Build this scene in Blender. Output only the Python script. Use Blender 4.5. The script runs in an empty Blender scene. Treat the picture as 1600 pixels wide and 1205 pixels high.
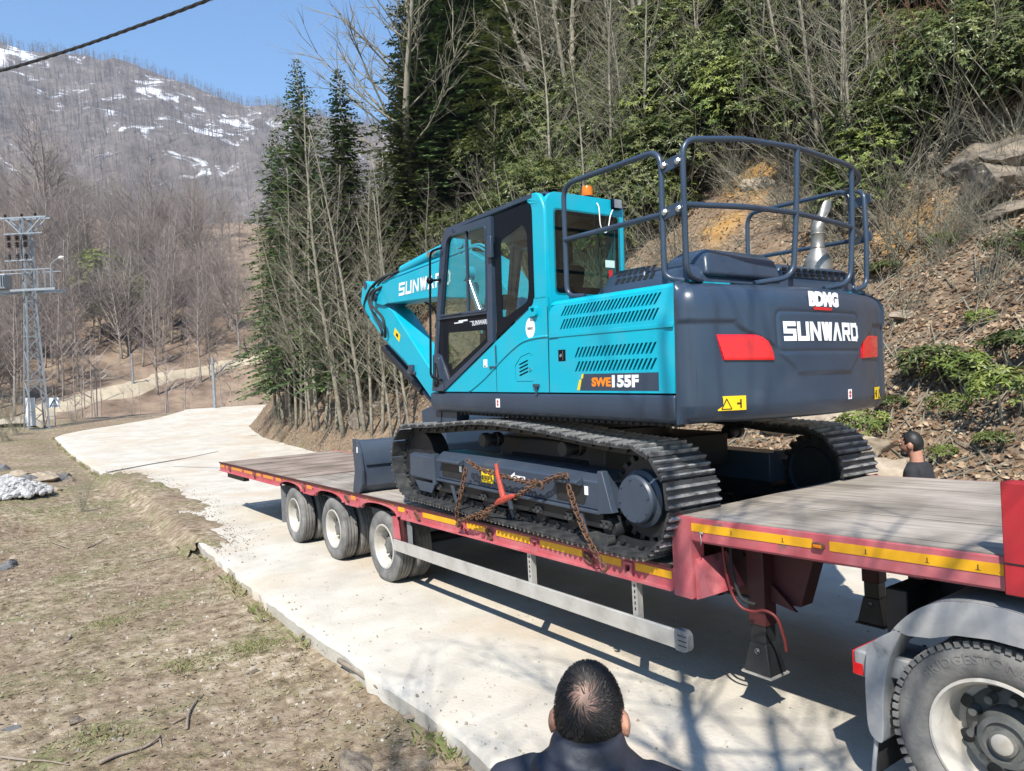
import bpy, bmesh, math, random
from mathutils import Vector, Matrix, noise
from math import radians, sin, cos, pi, sqrt, atan2
R_ = random.Random(7)
SC = bpy.context.scene
COL = SC.collection
# ---------------------------------------------------------------- camera
CAM = Vector((3.33, -3.572, 2.2))
RX = Vector((0.5776, 0.81463, -0.05245)); DN = Vector((-0.02658, -0.04545, -0.99861)); FW = Vector((-0.81589, 0.57819, -0.0046))
cd = bpy.data.cameras.new('camera'); cam = bpy.data.objects.new('camera', cd); COL.objects.link(cam)
m = Matrix((RX, -DN, -FW)).transposed().to_4x4(); m.translation = CAM; cam.matrix_world = m
cd.sensor_fit = 'HORIZONTAL'; cd.sensor_width = 36; cd.lens = 1151.23 / 1600 * 36
cd.clip_start = 0.05; cd.clip_end = 6000
SC.camera = cam
# ---------------------------------------------------------------- sky and sun
SUN = Vector((0.448, -0.481, 0.752)).normalized()
w = bpy.data.worlds.new('World'); SC.world = w; w.use_nodes = True
nt = w.node_tree; bg = nt.nodes['Background']
sky = nt.nodes.new('ShaderNodeTexSky'); sky.sky_type = 'NISHITA'; sky.sun_disc = False
sky.sun_elevation = math.asin(SUN.z); sky.sun_rotation = atan2(SUN.x, SUN.y)
sky.altitude = 0; sky.air_density = 1.6; sky.dust_density = 0.0; sky.ozone_density = 10.0
nt.links.new(sky.outputs[0], bg.inputs[0]); bg.inputs[1].default_value = 0.135
sd = bpy.data.lights.new('sun', 'SUN'); sd.energy = 5.0; sd.angle = radians(0.53); sd.color = (1, 0.95, 0.87)
so = bpy.data.objects.new('sun', sd); COL.objects.link(so); so.rotation_euler = SUN.to_track_quat('Z', 'Y').to_euler(); so.location = (8, -9, 14)
SC.view_settings.view_transform = 'Standard'; SC.view_settings.look = 'None'; SC.view_settings.gamma = 1
SC.view_settings.use_curve_mapping = False; SC.view_settings.exposure = 0.54
SC.cycles.max_bounces = 6; SC.cycles.transparent_max_bounces = 12; SC.cycles.diffuse_bounces = 1; SC.cycles.glossy_bounces = 3
# ---------------------------------------------------------------- helpers
def tag(o, label=None, cat=None, group=None, kind=None):
    if label: o['label'] = label
    if cat: o['category'] = cat
    if group: o['group'] = group
    if kind: o['kind'] = kind
    return o
def link(o, parent=None):
    COL.objects.link(o)
    if parent is not None: o.parent = parent
    return o
def empty(name, loc=(0, 0, 0), rz=0, parent=None):
    o = bpy.data.objects.new(name, None); o.empty_display_size = 0.2; o.location = loc; o.rotation_euler = (0, 0, rz)
    return link(o, parent)
def inst(src, parent=None, loc=None, rot=None, sc=None, name=None):
    o = src.copy(); COL.objects.link(o); o.parent = parent
    if loc is not None: o.location = loc
    if rot is not None: o.rotation_euler = rot
    if sc is not None: o.scale = (sc, sc, sc) if not hasattr(sc, '__len__') else sc
    return o
def copy_tree(o, parent=None):
    c = o.copy(); COL.objects.link(c); c.parent = parent
    for ch in list(o.children): copy_tree(ch, c)
    return c
def finish(me, smooth):
    if smooth:
        me.shade_smooth()
        if smooth is not True: me.set_sharp_from_angle(angle=radians(smooth))
class MB:
    def __init__(s): s.v = []; s.f = []
    def add(s, vs, fs):
        o = len(s.v); s.v += [tuple(v) for v in vs]; s.f += [tuple(i + o for i in f) for f in fs]; return s
    def box(s, a, b, M=None):
        x0, y0, z0 = a; x1, y1, z1 = b
        vs = [Vector(p) for p in ((x0,y0,z0),(x1,y0,z0),(x1,y1,z0),(x0,y1,z0),(x0,y0,z1),(x1,y0,z1),(x1,y1,z1),(x0,y1,z1))]
        if M is not None: vs = [M @ v for v in vs]
        return s.add(vs, [(0,3,2,1),(4,5,6,7),(0,1,5,4),(1,2,6,5),(2,3,7,6),(3,0,4,7)])
    def bar(s, p, q, w, h=None, up=(0, 0, 1)):
        p = Vector(p); q = Vector(q); d = q - p; L = d.length; d.normalize(); h = h or w
        u = Vector(up)
        if abs(d.dot(u)) > .98: u = Vector((1, 0, 0))
        sx = d.cross(u).normalized(); sz = sx.cross(d)
        M = Matrix((sx, d, sz)).transposed().to_4x4(); M.translation = p
        return s.box((-w/2, 0, -h/2), (w/2, L, h/2), M)
    def tube(s, path, r, n=8, closed=False, cap=True):
        P = [Vector(p) for p in path]; m = len(P)
        rr = r if hasattr(r, '__len__') else [r] * m
        if closed: T = [(P[(i+1) % m] - P[i-1]).normalized() for i in range(m)]
        else: T = [(P[min(i+1, m-1)] - P[max(i-1, 0)]).normalized() for i in range(m)]
        u = T[0].orthogonal().normalized(); o = len(s.v)
        for i in range(m):
            u = (u - T[i] * u.dot(T[i]))
            u = u.normalized() if u.length > 1e-6 else T[i].orthogonal().normalized()
            b = T[i].cross(u)
            for k in range(n):
                a = 2 * pi * k / n; s.v.append(tuple(P[i] + (u * cos(a) + b * sin(a)) * rr[i]))
        for i in range(m if closed else m - 1):
            j = (i + 1) % m
            for k in range(n):
                l = (k + 1) % n; s.f.append((o+i*n+k, o+i*n+l, o+j*n+l, o+j*n+k))
        if cap and not closed:
            s.f.append(tuple(o + k for k in reversed(range(n)))); s.f.append(tuple(o + (m-1)*n + k for k in range(n)))
        return s
    def prism(s, poly, axis, a, b):
        # poly of (p, q); axis x: (y,z); y: (x,z); z: (x,y)
        def P(p, t): return (t, p[0], p[1]) if axis == 'x' else (p[0], t, p[1]) if axis == 'y' else (p[0], p[1], t)
        n = len(poly); vs = [P(p, a) for p in poly] + [P(p, b) for p in poly]
        fs = [tuple(range(n)), tuple(range(2*n-1, n-1, -1))] + [(i, i+n, (i+1) % n + n, (i+1) % n) for i in range(n)]
        return s.add(vs, fs)
    def lathe(s, prof, c, axis='y', n=32, cap=False):
        # prof: list of (r, t) along axis
        c = Vector(c); o = len(s.v)
        for r, t in prof:
            for k in range(n):
                a = 2*pi*k/n
                d = (t, r*cos(a), r*sin(a)) if axis == 'x' else (r*cos(a), t, r*sin(a)) if axis == 'y' else (r*cos(a), r*sin(a), t)
                s.v.append(tuple(c + Vector(d)))
        for i in range(len(prof)-1):
            for k in range(n):
                l = (k+1) % n; s.f.append((o+i*n+k, o+(i+1)*n+k, o+(i+1)*n+l, o+i*n+l))
        if cap: s.f.append(tuple(o+k for k in range(n))); s.f.append(tuple(o+(len(prof)-1)*n+k for k in reversed(range(n))))
        return s
    def sphere(s, c, r, nu=12, nv=8):
        c = Vector(c); rx, ry, rz = r if hasattr(r, '__len__') else (r, r, r); o = len(s.v)
        for j in range(nv + 1):
            t = pi * j / nv
            for i in range(nu):
                a = 2*pi*i/nu; s.v.append((c.x+rx*sin(t)*cos(a), c.y+ry*sin(t)*sin(a), c.z+rz*cos(t)))
        for j in range(nv):
            for i in range(nu): s.f.append((o+j*nu+i, o+(j+1)*nu+i, o+(j+1)*nu+(i+1) % nu, o+j*nu+(i+1) % nu))
        return s
    def rings(s, rings, closed=True, cap=True):
        n = len(rings[0]); o = len(s.v)
        for r in rings: s.v += [tuple(p) for p in r]
        for i in range(len(rings)-1):
            for k in range(n if closed else n-1):
                l = (k+1) % n; s.f.append((o+i*n+k, o+i*n+l, o+(i+1)*n+l, o+(i+1)*n+k))
        if cap and closed:
            s.f.append(tuple(o+k for k in reversed(range(n)))); s.f.append(tuple(o+(len(rings)-1)*n+k for k in range(n)))
        return s
    def mesh(s, name, mat=None, smooth=None, fix=True):
        me = bpy.data.meshes.new(name); me.from_pydata(s.v, [], s.f)
        if fix:
            b = bmesh.new(); b.from_mesh(me); bmesh.ops.recalc_face_normals(b, faces=b.faces); b.to_mesh(me); b.free()
        if mat: me.materials.append(mat)
        finish(me, smooth); return me
    def build(s, name, mat, parent=None, smooth=None, bevel=0, seg=2, fix=True):
        o = bpy.data.objects.new(name, s.mesh(name, mat, smooth, fix)); link(o, parent)
        if bevel: add_bevel(o, bevel, seg)
        return o
def add_bevel(o, w, seg=2):
    b = o.modifiers.new('bevel', 'BEVEL'); b.width = w; b.segments = seg; b.limit_method = 'ANGLE'; b.angle_limit = radians(35); b.harden_normals = False
    o.data.shade_smooth(); o.data.set_sharp_from_angle(angle=radians(50))
def rnd(poly, r, n=4):
    out = []; m = len(poly)
    for i in range(m):
        ri = r[i] if hasattr(r, '__len__') else r
        p = Vector(poly[i]); a = Vector(poly[i-1]) - p; b = Vector(poly[(i+1) % m]) - p
        if ri <= 0: out.append(tuple(p)); continue
        ri = min(ri, a.length*.49, b.length*.49)
        A = p + a.normalized()*ri; B = p + b.normalized()*ri
        for k in range(n+1):
            t = k/n; q = A*(1-t)**2 + p*2*t*(1-t) + B*t*t; out.append((q.x, q.y))
    return out
def bez(path, n=8, closed=False):
    # Catmull-Rom resample
    P = [Vector(p) for p in path]; out = []; m = len(P)
    rng = range(m if closed else m-1)
    for i in rng:
        p0 = P[i-1] if (closed or i > 0) else P[0]; p1 = P[i]; p2 = P[(i+1) % m]; p3 = P[(i+2) % m] if (closed or i+2 < m) else P[m-1]
        for k in range(n):
            t = k/n; out.append(.5*((2*p1)+(p2-p0)*t+(2*p0-5*p1+4*p2-p3)*t*t+(3*p1-p0-3*p2+p3)*t**3))
    if not closed: out.append(P[-1])
    return out
def fillet(path, r, n=5):
    P = [Vector(p) for p in path]; out = [P[0]]
    for i in range(1, len(P)-1):
        a = P[i-1]-P[i]; b = P[i+1]-P[i]; ri = min(r, a.length*.48, b.length*.48)
        A = P[i]+a.normalized()*ri; B = P[i]+b.normalized()*ri
        for k in range(n+1):
            t = k/n; out.append(A*(1-t)**2+P[i]*2*t*(1-t)+B*t*t)
    return out+[P[-1]]
def plane_map(plane, at):
    if plane == 'xz': return lambda u, v, t: (u, at - t, v)
    if plane == 'yz': return lambda u, v, t: (at + t, u, v)
    return lambda u, v, t: (u, v, at + t)
def curve_mesh(cu, name):
    o = bpy.data.objects.new('tmp', cu); me = bpy.data.meshes.new_from_object(o); bpy.data.objects.remove(o); bpy.data.curves.remove(cu); me.name = name
    return me
def remap(me, fn):
    for v in me.vertices: v.co = fn(v.co)
    b = bmesh.new(); b.from_mesh(me); bmesh.ops.remove_doubles(b, verts=b.verts, dist=1e-5); bmesh.ops.recalc_face_normals(b, faces=b.faces); b.to_mesh(me); b.free()
def plate(name, outer, holes, th, mat, parent, plane='xz', at=0.0, bevel=0, fn=None, smooth=40):
    cu = bpy.data.curves.new(name, 'CURVE'); cu.dimensions = '2D'; cu.fill_mode = 'BOTH'; cu.extrude = th/2
    for poly in [outer]+list(holes):
        sp = cu.splines.new('POLY'); sp.points.add(len(poly)-1); sp.use_cyclic_u = True
        for i, p in enumerate(poly): sp.points[i].co = (p[0], p[1], 0, 1)
    me = curve_mesh(cu, name); mp = plane_map(plane, at)
    remap(me, (lambda c: Vector(fn(c.x, c.y, c.z))) if fn else (lambda c: Vector(mp(c.x, c.y, c.z))))
    me.materials.clear(); me.materials.append(mat); finish(me, smooth)
    o = bpy.data.objects.new(name, me); link(o, parent)
    if bevel: add_bevel(o, bevel)
    return o
def text(name, body, size, mat, parent, fn, bold=0.0, th=0.002, sx=1.0, spacing=1.0, align='CENTER'):
    cu = bpy.data.curves.new(name, 'FONT'); cu.body = body; cu.size = size; cu.extrude = th/2; cu.offset = bold; cu.align_x = align; cu.align_y = 'CENTER'; cu.space_character = spacing; cu.resolution_u = 3
    me = curve_mesh(cu, name); remap(me, lambda c: Vector(fn(c.x*sx, c.y, c.z))); me.materials.clear(); me.materials.append(mat)
    o = bpy.data.objects.new(name, me); return link(o, parent)
# ---------------------------------------------------------------- materials
MAT = {}
def mat(name, c1, c2=None, rough=.5, metal=0, scale=3, detail=5, bump=0, bscale=None, coat=0, dust=None, dscale=2.0, dthr=(.5, .68), rvar=0, spec=.5, wear=None, distort=0, ramp=(.35, .65), trans=0):
    m = bpy.data.materials.new(name); m.use_nodes = True; nt = m.node_tree; N = nt.nodes; L = nt.links
    b = N['Principled BSDF']; b.inputs['Roughness'].default_value = rough; b.inputs['Metallic'].default_value = metal
    b.inputs['Specular IOR Level'].default_value = spec; b.inputs['Coat Weight'].default_value = coat
    tc = N.new('ShaderNodeTexCoord')
    def nz(sc, det=detail, dis=distort):
        n = N.new('ShaderNodeTexNoise'); n.inputs['Scale'].default_value = sc; n.inputs['Detail'].default_value = det; n.inputs['Distortion'].default_value = dis; n.inputs['Roughness'].default_value = .6
        L.new(tc.outputs['Object'], n.inputs['Vector']); return n
    def rmp(src, lo, hi, c0=(0, 0, 0, 1), c1_=(1, 1, 1, 1)):
        r = N.new('ShaderNodeValToRGB'); r.color_ramp.elements[0].position = lo; r.color_ramp.elements[1].position = hi
        r.color_ramp.elements[0].color = c0; r.color_ramp.elements[1].color = c1_; L.new(src, r.inputs[0]); return r
    col = None
    if c2:
        r = rmp(nz(scale).outputs[0], ramp[0], ramp[1], (*c1, 1), (*c2, 1)); col = r.outputs[0]
    def over(col, c3, sc, thr, amt=1.0):
        mx = N.new('ShaderNodeMix'); mx.data_type = 'RGBA'
        k = rmp(nz(sc, 6, .4).outputs[0], thr[0], thr[1], (0, 0, 0, 1), (amt, amt, amt, 1)); L.new(k.outputs[0], mx.inputs[0])
        if col is None: mx.inputs[6].default_value = (*c1, 1)
        else: L.new(col, mx.inputs[6])
        mx.inputs[7].default_value = (*c3, 1); return mx.outputs[2]
    if dust: col = over(col, dust, dscale, dthr, .8)
    if wear: col = over(col, wear[0], wear[1], wear[2], 1.0)
    if col is None: b.inputs['Base Color'].default_value = (*c1, 1)
    else: L.new(col, b.inputs['Base Color'])
    if rvar:
        n = nz(scale*1.7); mr = N.new('ShaderNodeMapRange'); mr.inputs[3].default_value = max(.02, rough-rvar); mr.inputs[4].default_value = min(1, rough+rvar); L.new(n.outputs[0], mr.inputs[0]); L.new(mr.outputs[0], b.inputs['Roughness'])
    if bump:
        n = nz(bscale or scale*6, 8); bp = N.new('ShaderNodeBump'); bp.inputs['Strength'].default_value = bump; bp.inputs['Distance'].default_value = .02; L.new(n.outputs[0], bp.inputs['Height']); L.new(bp.outputs[0], b.inputs['Normal'])
    if trans:
        t = N.new('ShaderNodeBsdfTranslucent'); ms = N.new('ShaderNodeMixShader'); ms.inputs[0].default_value = trans
        if col is None: t.inputs[0].default_value = (*(c2 or c1), 1)
        else: L.new(col, t.inputs[0])
        L.new(b.outputs[0], ms.inputs[1]); L.new(t.outputs[0], ms.inputs[2]); L.new(ms.outputs[0], N['Material Output'].inputs[0])
    MAT[name] = m; return m
def glass(name, tint, refl=.08, rough=.02):
    m = bpy.data.materials.new(name); m.use_nodes = True; nt = m.node_tree; N = nt.nodes; L = nt.links; N.remove(N['Principled BSDF'])
    t = N.new('ShaderNodeBsdfTransparent'); t.inputs[0].default_value = (*tint, 1); g = N.new('ShaderNodeBsdfGlossy'); g.inputs['Roughness'].default_value = rough
    lw = N.new('ShaderNodeLayerWeight'); lw.inputs[0].default_value = .5; pw = N.new('ShaderNodeMath'); pw.operation = 'POWER'; pw.inputs[1].default_value = 4; L.new(lw.outputs['Facing'], pw.inputs[0]); f = N.new('ShaderNodeMath'); f.operation = 'MULTIPLY_ADD'; f.inputs[1].default_value = .7; f.inputs[2].default_value = refl; L.new(pw.outputs[0], f.inputs[0])
    mx = N.new('ShaderNodeMixShader'); L.new(f.outputs[0], mx.inputs[0]); L.new(t.outputs[0], mx.inputs[1]); L.new(g.outputs[0], mx.inputs[2]); L.new(mx.outputs[0], N['Material Output'].inputs[0])
    MAT[name] = m; return m
mat('cyan', (0.001, 0.35, 0.47), (0.001, 0.385, 0.51), rough=.4, scale=1.2, coat=.12, spec=.4, rvar=.06, dust=(.05, .34, .43), dscale=3.5, dthr=(.48, .85), bump=.012, bscale=90)
mat('graphite', (.025, .042, .070), (.032, .052, .084), rough=.34, scale=2, rvar=.08, coat=.15, dust=(.06, .08, .11), dscale=4, dthr=(.6, .95), bump=.03, bscale=40)
mat('steelpaint', (.038, .053, .078), (.05, .066, .092), rough=.42, scale=3, rvar=.08, dust=(.13, .125, .115), dscale=5, dthr=(.6, .9), bump=.04, bscale=50)
mat('blackmetal', (.012, .013, .015), (.02, .021, .023), rough=.5, scale=5, bump=.1, bscale=40)
mat('trackmetal', (.032, .034, .037), (.075, .075, .074), rough=.5, metal=.2, scale=9, bump=.25, bscale=45, dust=(.13, .115, .095), dscale=9, dthr=(.56, .85))
mat('grouser', (.46, .46, .45), (.12, .12, .12), rough=.4, metal=.35, scale=14, bump=.15, bscale=60)
mat('rubber', (.018, .018, .019), (.03, .03, .03), rough=.75, scale=6, bump=.1, bscale=50)
mat('tyre', (.10, .098, .095), (.165, .16, .152), rough=.85, scale=5, bump=.2, bscale=40, dust=(.27, .255, .23), dscale=5, dthr=(.42, .72))
mat('rimwhite', (.50, .475, .43), (.36, .33, .28), rough=.5, scale=5, bump=.06, dust=(.3, .24, .17), dscale=8, dthr=(.55, .8))
mat('rimgrey', (.07, .075, .072), (.14, .14, .13), rough=.55, scale=6, bump=.1, dust=(.25, .22, .18), dscale=9, dthr=(.5, .85))
mat('pinkred', (.50, .105, .125), (.40, .07, .08), rough=.6, scale=2.5, bump=.08, bscale=30, dust=(.5, .22, .22), dscale=3.0, dthr=(.45, .8), wear=((.17, .10, .085), 7, (.60, .70)))
mat('darkred', (.07, .013, .014), (.045, .011, .011), rough=.6, scale=4, bump=.1, dust=(.075, .045, .04), dscale=4, dthr=(.5, .8))  # dark red paint, darkened further to stand in for shade under the neck
mat('stakered', (.42, .02, .028), (.36, .025, .03), rough=.5, scale=4, bump=.05, wear=((.34, .2, .17), 9, (.64, .72)))
mat('tapeyellow', (.78, .40, .012), (.7, .33, .012), rough=.45, scale=8, dust=(.5, .3, .07), dscale=14, dthr=(.58, .8))
mat('tapeorange', (.72, .30, .03), (.66, .24, .05), rough=.5, scale=8, dust=(.55, .24, .14), dscale=10, dthr=(.5, .8))
mat('aluminium', (.56, .54, .5), (.46, .44, .4), rough=.42, metal=.35, scale=5, bump=.05, bscale=50, dust=(.3, .27, .23), dscale=5, dthr=(.55, .85))
mat('plasticgrey', (.15, .155, .165), (.2, .2, .2), rough=.6, scale=6, bump=.1)
mat('rust', (.14, .065, .032), (.07, .036, .022), rough=.8, scale=20, bump=.3, bscale=80, dust=(.22, .11, .055), dscale=30, dthr=(.5, .75))
mat('binderred', (.5, .06, .035), (.3, .05, .03), rough=.6, scale=20, bump=.1)
mat('white', (.8, .8, .8), rough=.5); mat('signwhite', (.7, .72, .74), (.6, .62, .64), rough=.5)
mat('yellow', (.82, .55, .01), rough=.5); mat('orange', (.85, .22, .01), rough=.5); mat('redsticker', (.55, .02, .02), rough=.5); mat('ink', (.01, .01, .01), rough=.6)
mat('redlens', (.72, .008, .012), (.6, .006, .01), rough=.2, scale=20, coat=.5)
mat('amber', (.85, .25, .005), (.7, .18, .004), rough=.2, scale=15, coat=.6, trans=.3)
mat('chrome', (.72, .72, .7), (.6, .58, .55), rough=.22, metal=1, scale=6)
mat('muffler', (.36, .34, .30), (.22, .2, .17), rough=.42, metal=.7, scale=9, bump=.06)
mat('blackpaint', (.006, .009, .014), rough=.25, spec=.1); mat('interior', (.035, .037, .04), (.05, .05, .052), rough=.7, scale=9)
mat('interiorgrey', (.16, .18, .18), (.2, .21, .21), rough=.7, scale=6)
mat('galv', (.34, .365, .385), (.24, .265, .285), rough=.45, metal=.4, scale=6, bump=.03)
mat('insulator', (.03, .022, .02), rough=.3); mat('wire', (.02, .02, .022), rough=.6)
mat('hosered', (.15, .02, .018), rough=.5)
glass('glass', (.78, .88, .86), .05); glass('glassdark', (.6, .7, .68), .06)
mat('skin', (.48, .25, .17), (.42, .2, .13), rough=.5, scale=18, bump=.05, bscale=120)
mat('scalp', (.36, .22, .16), (.3, .18, .13), rough=.5, scale=20)
mat('hair', (.010, .009, .009), (.022, .020, .019), rough=.5, spec=.35, scale=30)
mat('jacket', (.02, .023, .034), (.028, .032, .045), rough=.62, scale=6, bump=.35, bscale=14)
mat('tshirt', (.018, .019, .022), (.024, .025, .029), rough=.85, scale=8, bump=.3, bscale=22)
mat('trousers', (.03, .033, .045), (.045, .048, .06), rough=.85, scale=8, bump=.2, bscale=20)
mat('shoe', (.2, .19, .18), (.27, .26, .25), rough=.8, scale=12)
# ---------------------------------------------------------------- terrain
def lerp_tab(tab, x):
    if x <= tab[0][0]: return tab[0][1]
    for (a, b), (c, d) in zip(tab, tab[1:]):
        if x <= c: t = (x-a)/(c-a); return b+(d-b)*t
    return tab[-1][1]
def sstep(a, b, x):
    t = max(0, min(1, (x-a)/(b-a))); return t*t*(3-2*t)
def zbase(x):
    d = max(0, -10-x); return .0009*d*d if d < 41 else max(.0009*41*41-.05*(d-41), -.2)
KERB = [(-400, -1.1), (-38, -1.1), (-30, -1.1), (-22, -.95), (-14.7, -.8), (-7.7, -1.1), (-4.4, -1.24), (0, -1.26), (30, -1.3)]
FOOT = [(-600, 178), (-200, 58), (-100, 28), (-60, 16), (-50, 13), (-45, 11.4), (-42, 10.2), (-39, 8.8), (-36, 7.4), (-30, 6.2), (-20, 5.5), (30, 5.2)]
def kerb_y(x): return lerp_tab(KERB, x)
def foot_y(x): return lerp_tab(FOOT, x)
def fbm(x, y, s, o=4, z=0.0): return noise.fractal(Vector((x*s, y*s, z)), 1.0, 2.0, o)
def bank_d(x, y):
    f = foot_y(x); k = (foot_y(x-.5)-foot_y(x+.5)); return (y-f)/sqrt(1+k*k)
def height(x, y):
    z = zbase(x); d = bank_d(x, y); ky = kerb_y(x)
    if d > 0:                                            # wooded bank beside the road
        h = 1.0*d+.3*max(0, d-4) if d < 45 else 45+.3*41+.8*(d-45)
        h *= 1.15-.25*sstep(0, 4, d)
        r = fbm(x, y, .16, 4, 3.1)*min(1, d*.4)*1.0+fbm(x, y, .9, 4, 7.7)*min(1, d*.6)*.22+fbm(x, y, .045, 2, 1.7)*min(5, d*.16)
        z += max(h, 0)+r*min(1, d)
        z += .5*max(0, 1-abs(d-1.2)/1.2)*max(0, fbm(x, y, .35, 3, 5))
    elif y > ky-.02 and x > -60: z -= .1
    else:
        e = max(0, ky-y)
        z += -.17+.035*fbm(x, y, .8, 4)+.014*fbm(x, y, 5, 3)+.13*sstep(14, 30, -x)*min(1, e)
        z += .25*math.exp(-((x+20)/4.5)**2-((y+3.6)/1.5)**2)*(1+.6*fbm(x, y, .7, 3, 2))
        z += .12*sstep(2, 7, e)*(1+fbm(x, y, .3, 3, 8))-.1*sstep(.0, 1.0, e)*sstep(20, 8, -x)*.4
        z -= .22*math.exp(-((x+13.5+.9*(y+3.5))/.9)**2)*sstep(1.0, 2.4, e)
    if x < -50:                                          # far hillside
        g = -50-x; lat = .10*max(0, -y-5)
        q = max(0, g-14+4*fbm(x, y, .02, 2, 4))
        hh = .37*min(q, 120)+.10*max(0, q-120)*(1-sstep(200, 380, q))-.25*max(0, q-190)+lat*sstep(0, 40, g)
        hh = max(hh-3.0*sstep(0, 25, g)*(1-sstep(25, 70, g)), -2.6)+(1.6*fbm(x, y, .05, 4, 6)+.5*fbm(x, y, .25, 3, 2))*sstep(5, 40, g)
        z = max(z, zbase(x)+hh) if d > 0 else zbase(x)+hh+(z-zbase(x))*(1-sstep(0, 15, g))
    return z
def gx():
    xs = []; x = 14.0
    while x > -16: xs.append(x); x -= .22
    st = .22
    while x > -430: xs.append(x); st = min(st*1.045, 6); x -= st
    xs.append(x); return xs
def gy():
    ys = []; y = 0.0; up = []; dn = []
    st = .22; y = 0
    while y < 230: up.append(y); st = .22 if y < 14 else min(st*1.05, 6); y += st
    y = -.22; st = .22
    while y > -190: dn.append(y); st = .22 if y > -7 else min(st*1.06, 6); y -= st
    return dn[::-1]+up
XS, YS = gx(), gy()
def ground_mat():
    m = bpy.data.materials.new('ground'); m.use_nodes = True; nt = m.node_tree; N = nt.nodes; L = nt.links; b = N['Principled BSDF']; b.inputs['Roughness'].default_value = .95; b.inputs['Specular IOR Level'].default_value = .15
    tc = N.new('ShaderNodeTexCoord')
    def nz(sc, det=6, dis=0.0, rough=.62):
        n = N.new('ShaderNodeTexNoise'); n.inputs['Scale'].default_value = sc; n.inputs['Detail'].default_value = det; n.inputs['Distortion'].default_value = dis; n.inputs['Roughness'].default_value = rough; L.new(tc.outputs['Object'], n.inputs['Vector']); return n.outputs[0]
    def ramp(src, stops):
        r = N.new('ShaderNodeValToRGB'); e = r.color_ramp.elements
        while len(e) < len(stops): e.new(.5)
        for i, (p, c) in enumerate(stops): e[i].position = p; e[i].color = (*c, 1)
        L.new(src, r.inputs[0]); return r.outputs[0]
    def mix(f, a, c):
        x = N.new('ShaderNodeMix'); x.data_type = 'RGBA'; L.new(f, x.inputs[0]); L.new(a, x.inputs[6]); L.new(c, x.inputs[7]); return x.outputs[2]
    def mul(a, c):
        x = N.new('ShaderNodeMath'); x.operation = 'MULTIPLY'; L.new(a, x.inputs[0]); L.new(c, x.inputs[1]); return x.outputs[0]
    bw = lambda lo, hi: [(lo, (0, 0, 0)), (hi, (1, 1, 1))]
    def attr(nm):
        a = N.new('ShaderNodeAttribute'); a.attribute_name = nm; return a.outputs['Fac']
    dirt = ramp(nz(7, 5), [(.3, (.085, .062, .038)), (.44, (.235, .18, .115)), (.56, (.37, .295, .2)), (.72, (.55, .475, .365))])
    red = ramp(nz(9, 5), [(.32, (.085, .058, .038)), (.48, (.23, .165, .112)), (.7, (.40, .31, .225))])
    dirt = mix(ramp(nz(.33, 3), bw(.42, .62)), dirt, red)
    moss = ramp(nz(14, 4), [(.3, (.08, .08, .03)), (.55, (.2, .195, .09)), (.75, (.36, .34, .2))])
    dirt = mix(mul(ramp(nz(.55, 5, .6), bw(.46, .62)), ramp(nz(6, 5), bw(.36, .62))), dirt, moss)
    lit = ramp(nz(11, 5, 0, .7), [(.25, (.055, .038, .024)), (.42, (.14, .098, .064)), (.55, (.23, .17, .115)), (.68, (.34, .27, .195)), (.82, (.46, .395, .31))])
    soil = ramp(nz(3.2, 5, .3), [(.3, (.12, .08, .05)), (.5, (.225, .155, .098)), (.7, (.32, .235, .16))])
    lit = mix(ramp(nz(.45, 4, .5), bw(.45, .62)), lit, soil)
    org = ramp(nz(4, 4, .3), [(.3, (.24, .13, .04)), (.55, (.40, .235, .085)), (.75, (.48, .33, .16))])
    lit = mix(attr('orange'), lit, org)
    far = ramp(nz(.35, 5), [(.3, (.11, .08, .058)), (.46, (.22, .16, .115)), (.6, (.30, .225, .16)), (.72, (.2, .18, .10))])
    col = mix(attr('bank'), dirt, lit); col = mix(attr('far'), col, far); 
    L.new(col, b.inputs['Base Color'])
    bp = N.new('ShaderNodeBump'); bp.inputs['Strength'].default_value = .9; bp.inputs['Distance'].default_value = .05; L.new(nz(13, 5, 0, .7), bp.inputs['Height'])
    L.new(bp.outputs[0], b.inputs['Normal']); return m
def grid_mesh(name, xs, ys, hf, attrs):
    nx, ny = len(xs), len(ys); vs = []; A = {k: [] for k in attrs}
    for x in xs:
        for y in ys:
            vs.append((x, y, hf(x, y)))
            for k, fn in attrs.items(): A[k].append(fn(x, y))
    fs = [(i*ny+j, i*ny+j+1, (i+1)*ny+j+1, (i+1)*ny+j) for i in range(nx-1) for j in range(ny-1)]
    me = bpy.data.meshes.new(name); me.from_pydata(vs, [], fs)
    for k in attrs:
        a = me.attributes.new(k, 'FLOAT', 'POINT'); a.data.foreach_set('value', A[k])
    if me.polygons[0].normal.z < 0: me.flip_normals()
    me.shade_smooth(); return me
def on_ground(px, py, t0=3.0, t1=420.0, hf=height):
    d = RX*((px-800)/1151.23)+DN*((py-602.5)/1151.23)+FW; d.normalize(); t = t0; p = CAM
    while t < t1:
        st = .08+t*.006; t += st; p = CAM+d*t
        if p.z < hf(p.x, p.y):
            a, b = t-st, t
            for _ in range(8):
                mid = (a+b)/2; q = CAM+d*mid
                if q.z < hf(q.x, q.y): b = mid
                else: a = mid
            q = CAM+d*b; return Vector((q.x, q.y, hf(q.x, q.y)))
    return None
ORG = [(on_ground(1178, 286), .85), (on_ground(1225, 190), .6), (on_ground(1130, 345), .7), (on_ground(1430, 370), .8)]
def orange(x, y):
    v = 0
    for p, r in ORG:
        if p: v = max(v, 1-sstep(.45, 1, sqrt((x-p.x)**2+(y-p.y)**2)/(r*(1.1+.6*fbm(x, y, 1.2, 2)))))
    return v
import bisect
XR = XS[::-1]
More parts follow.
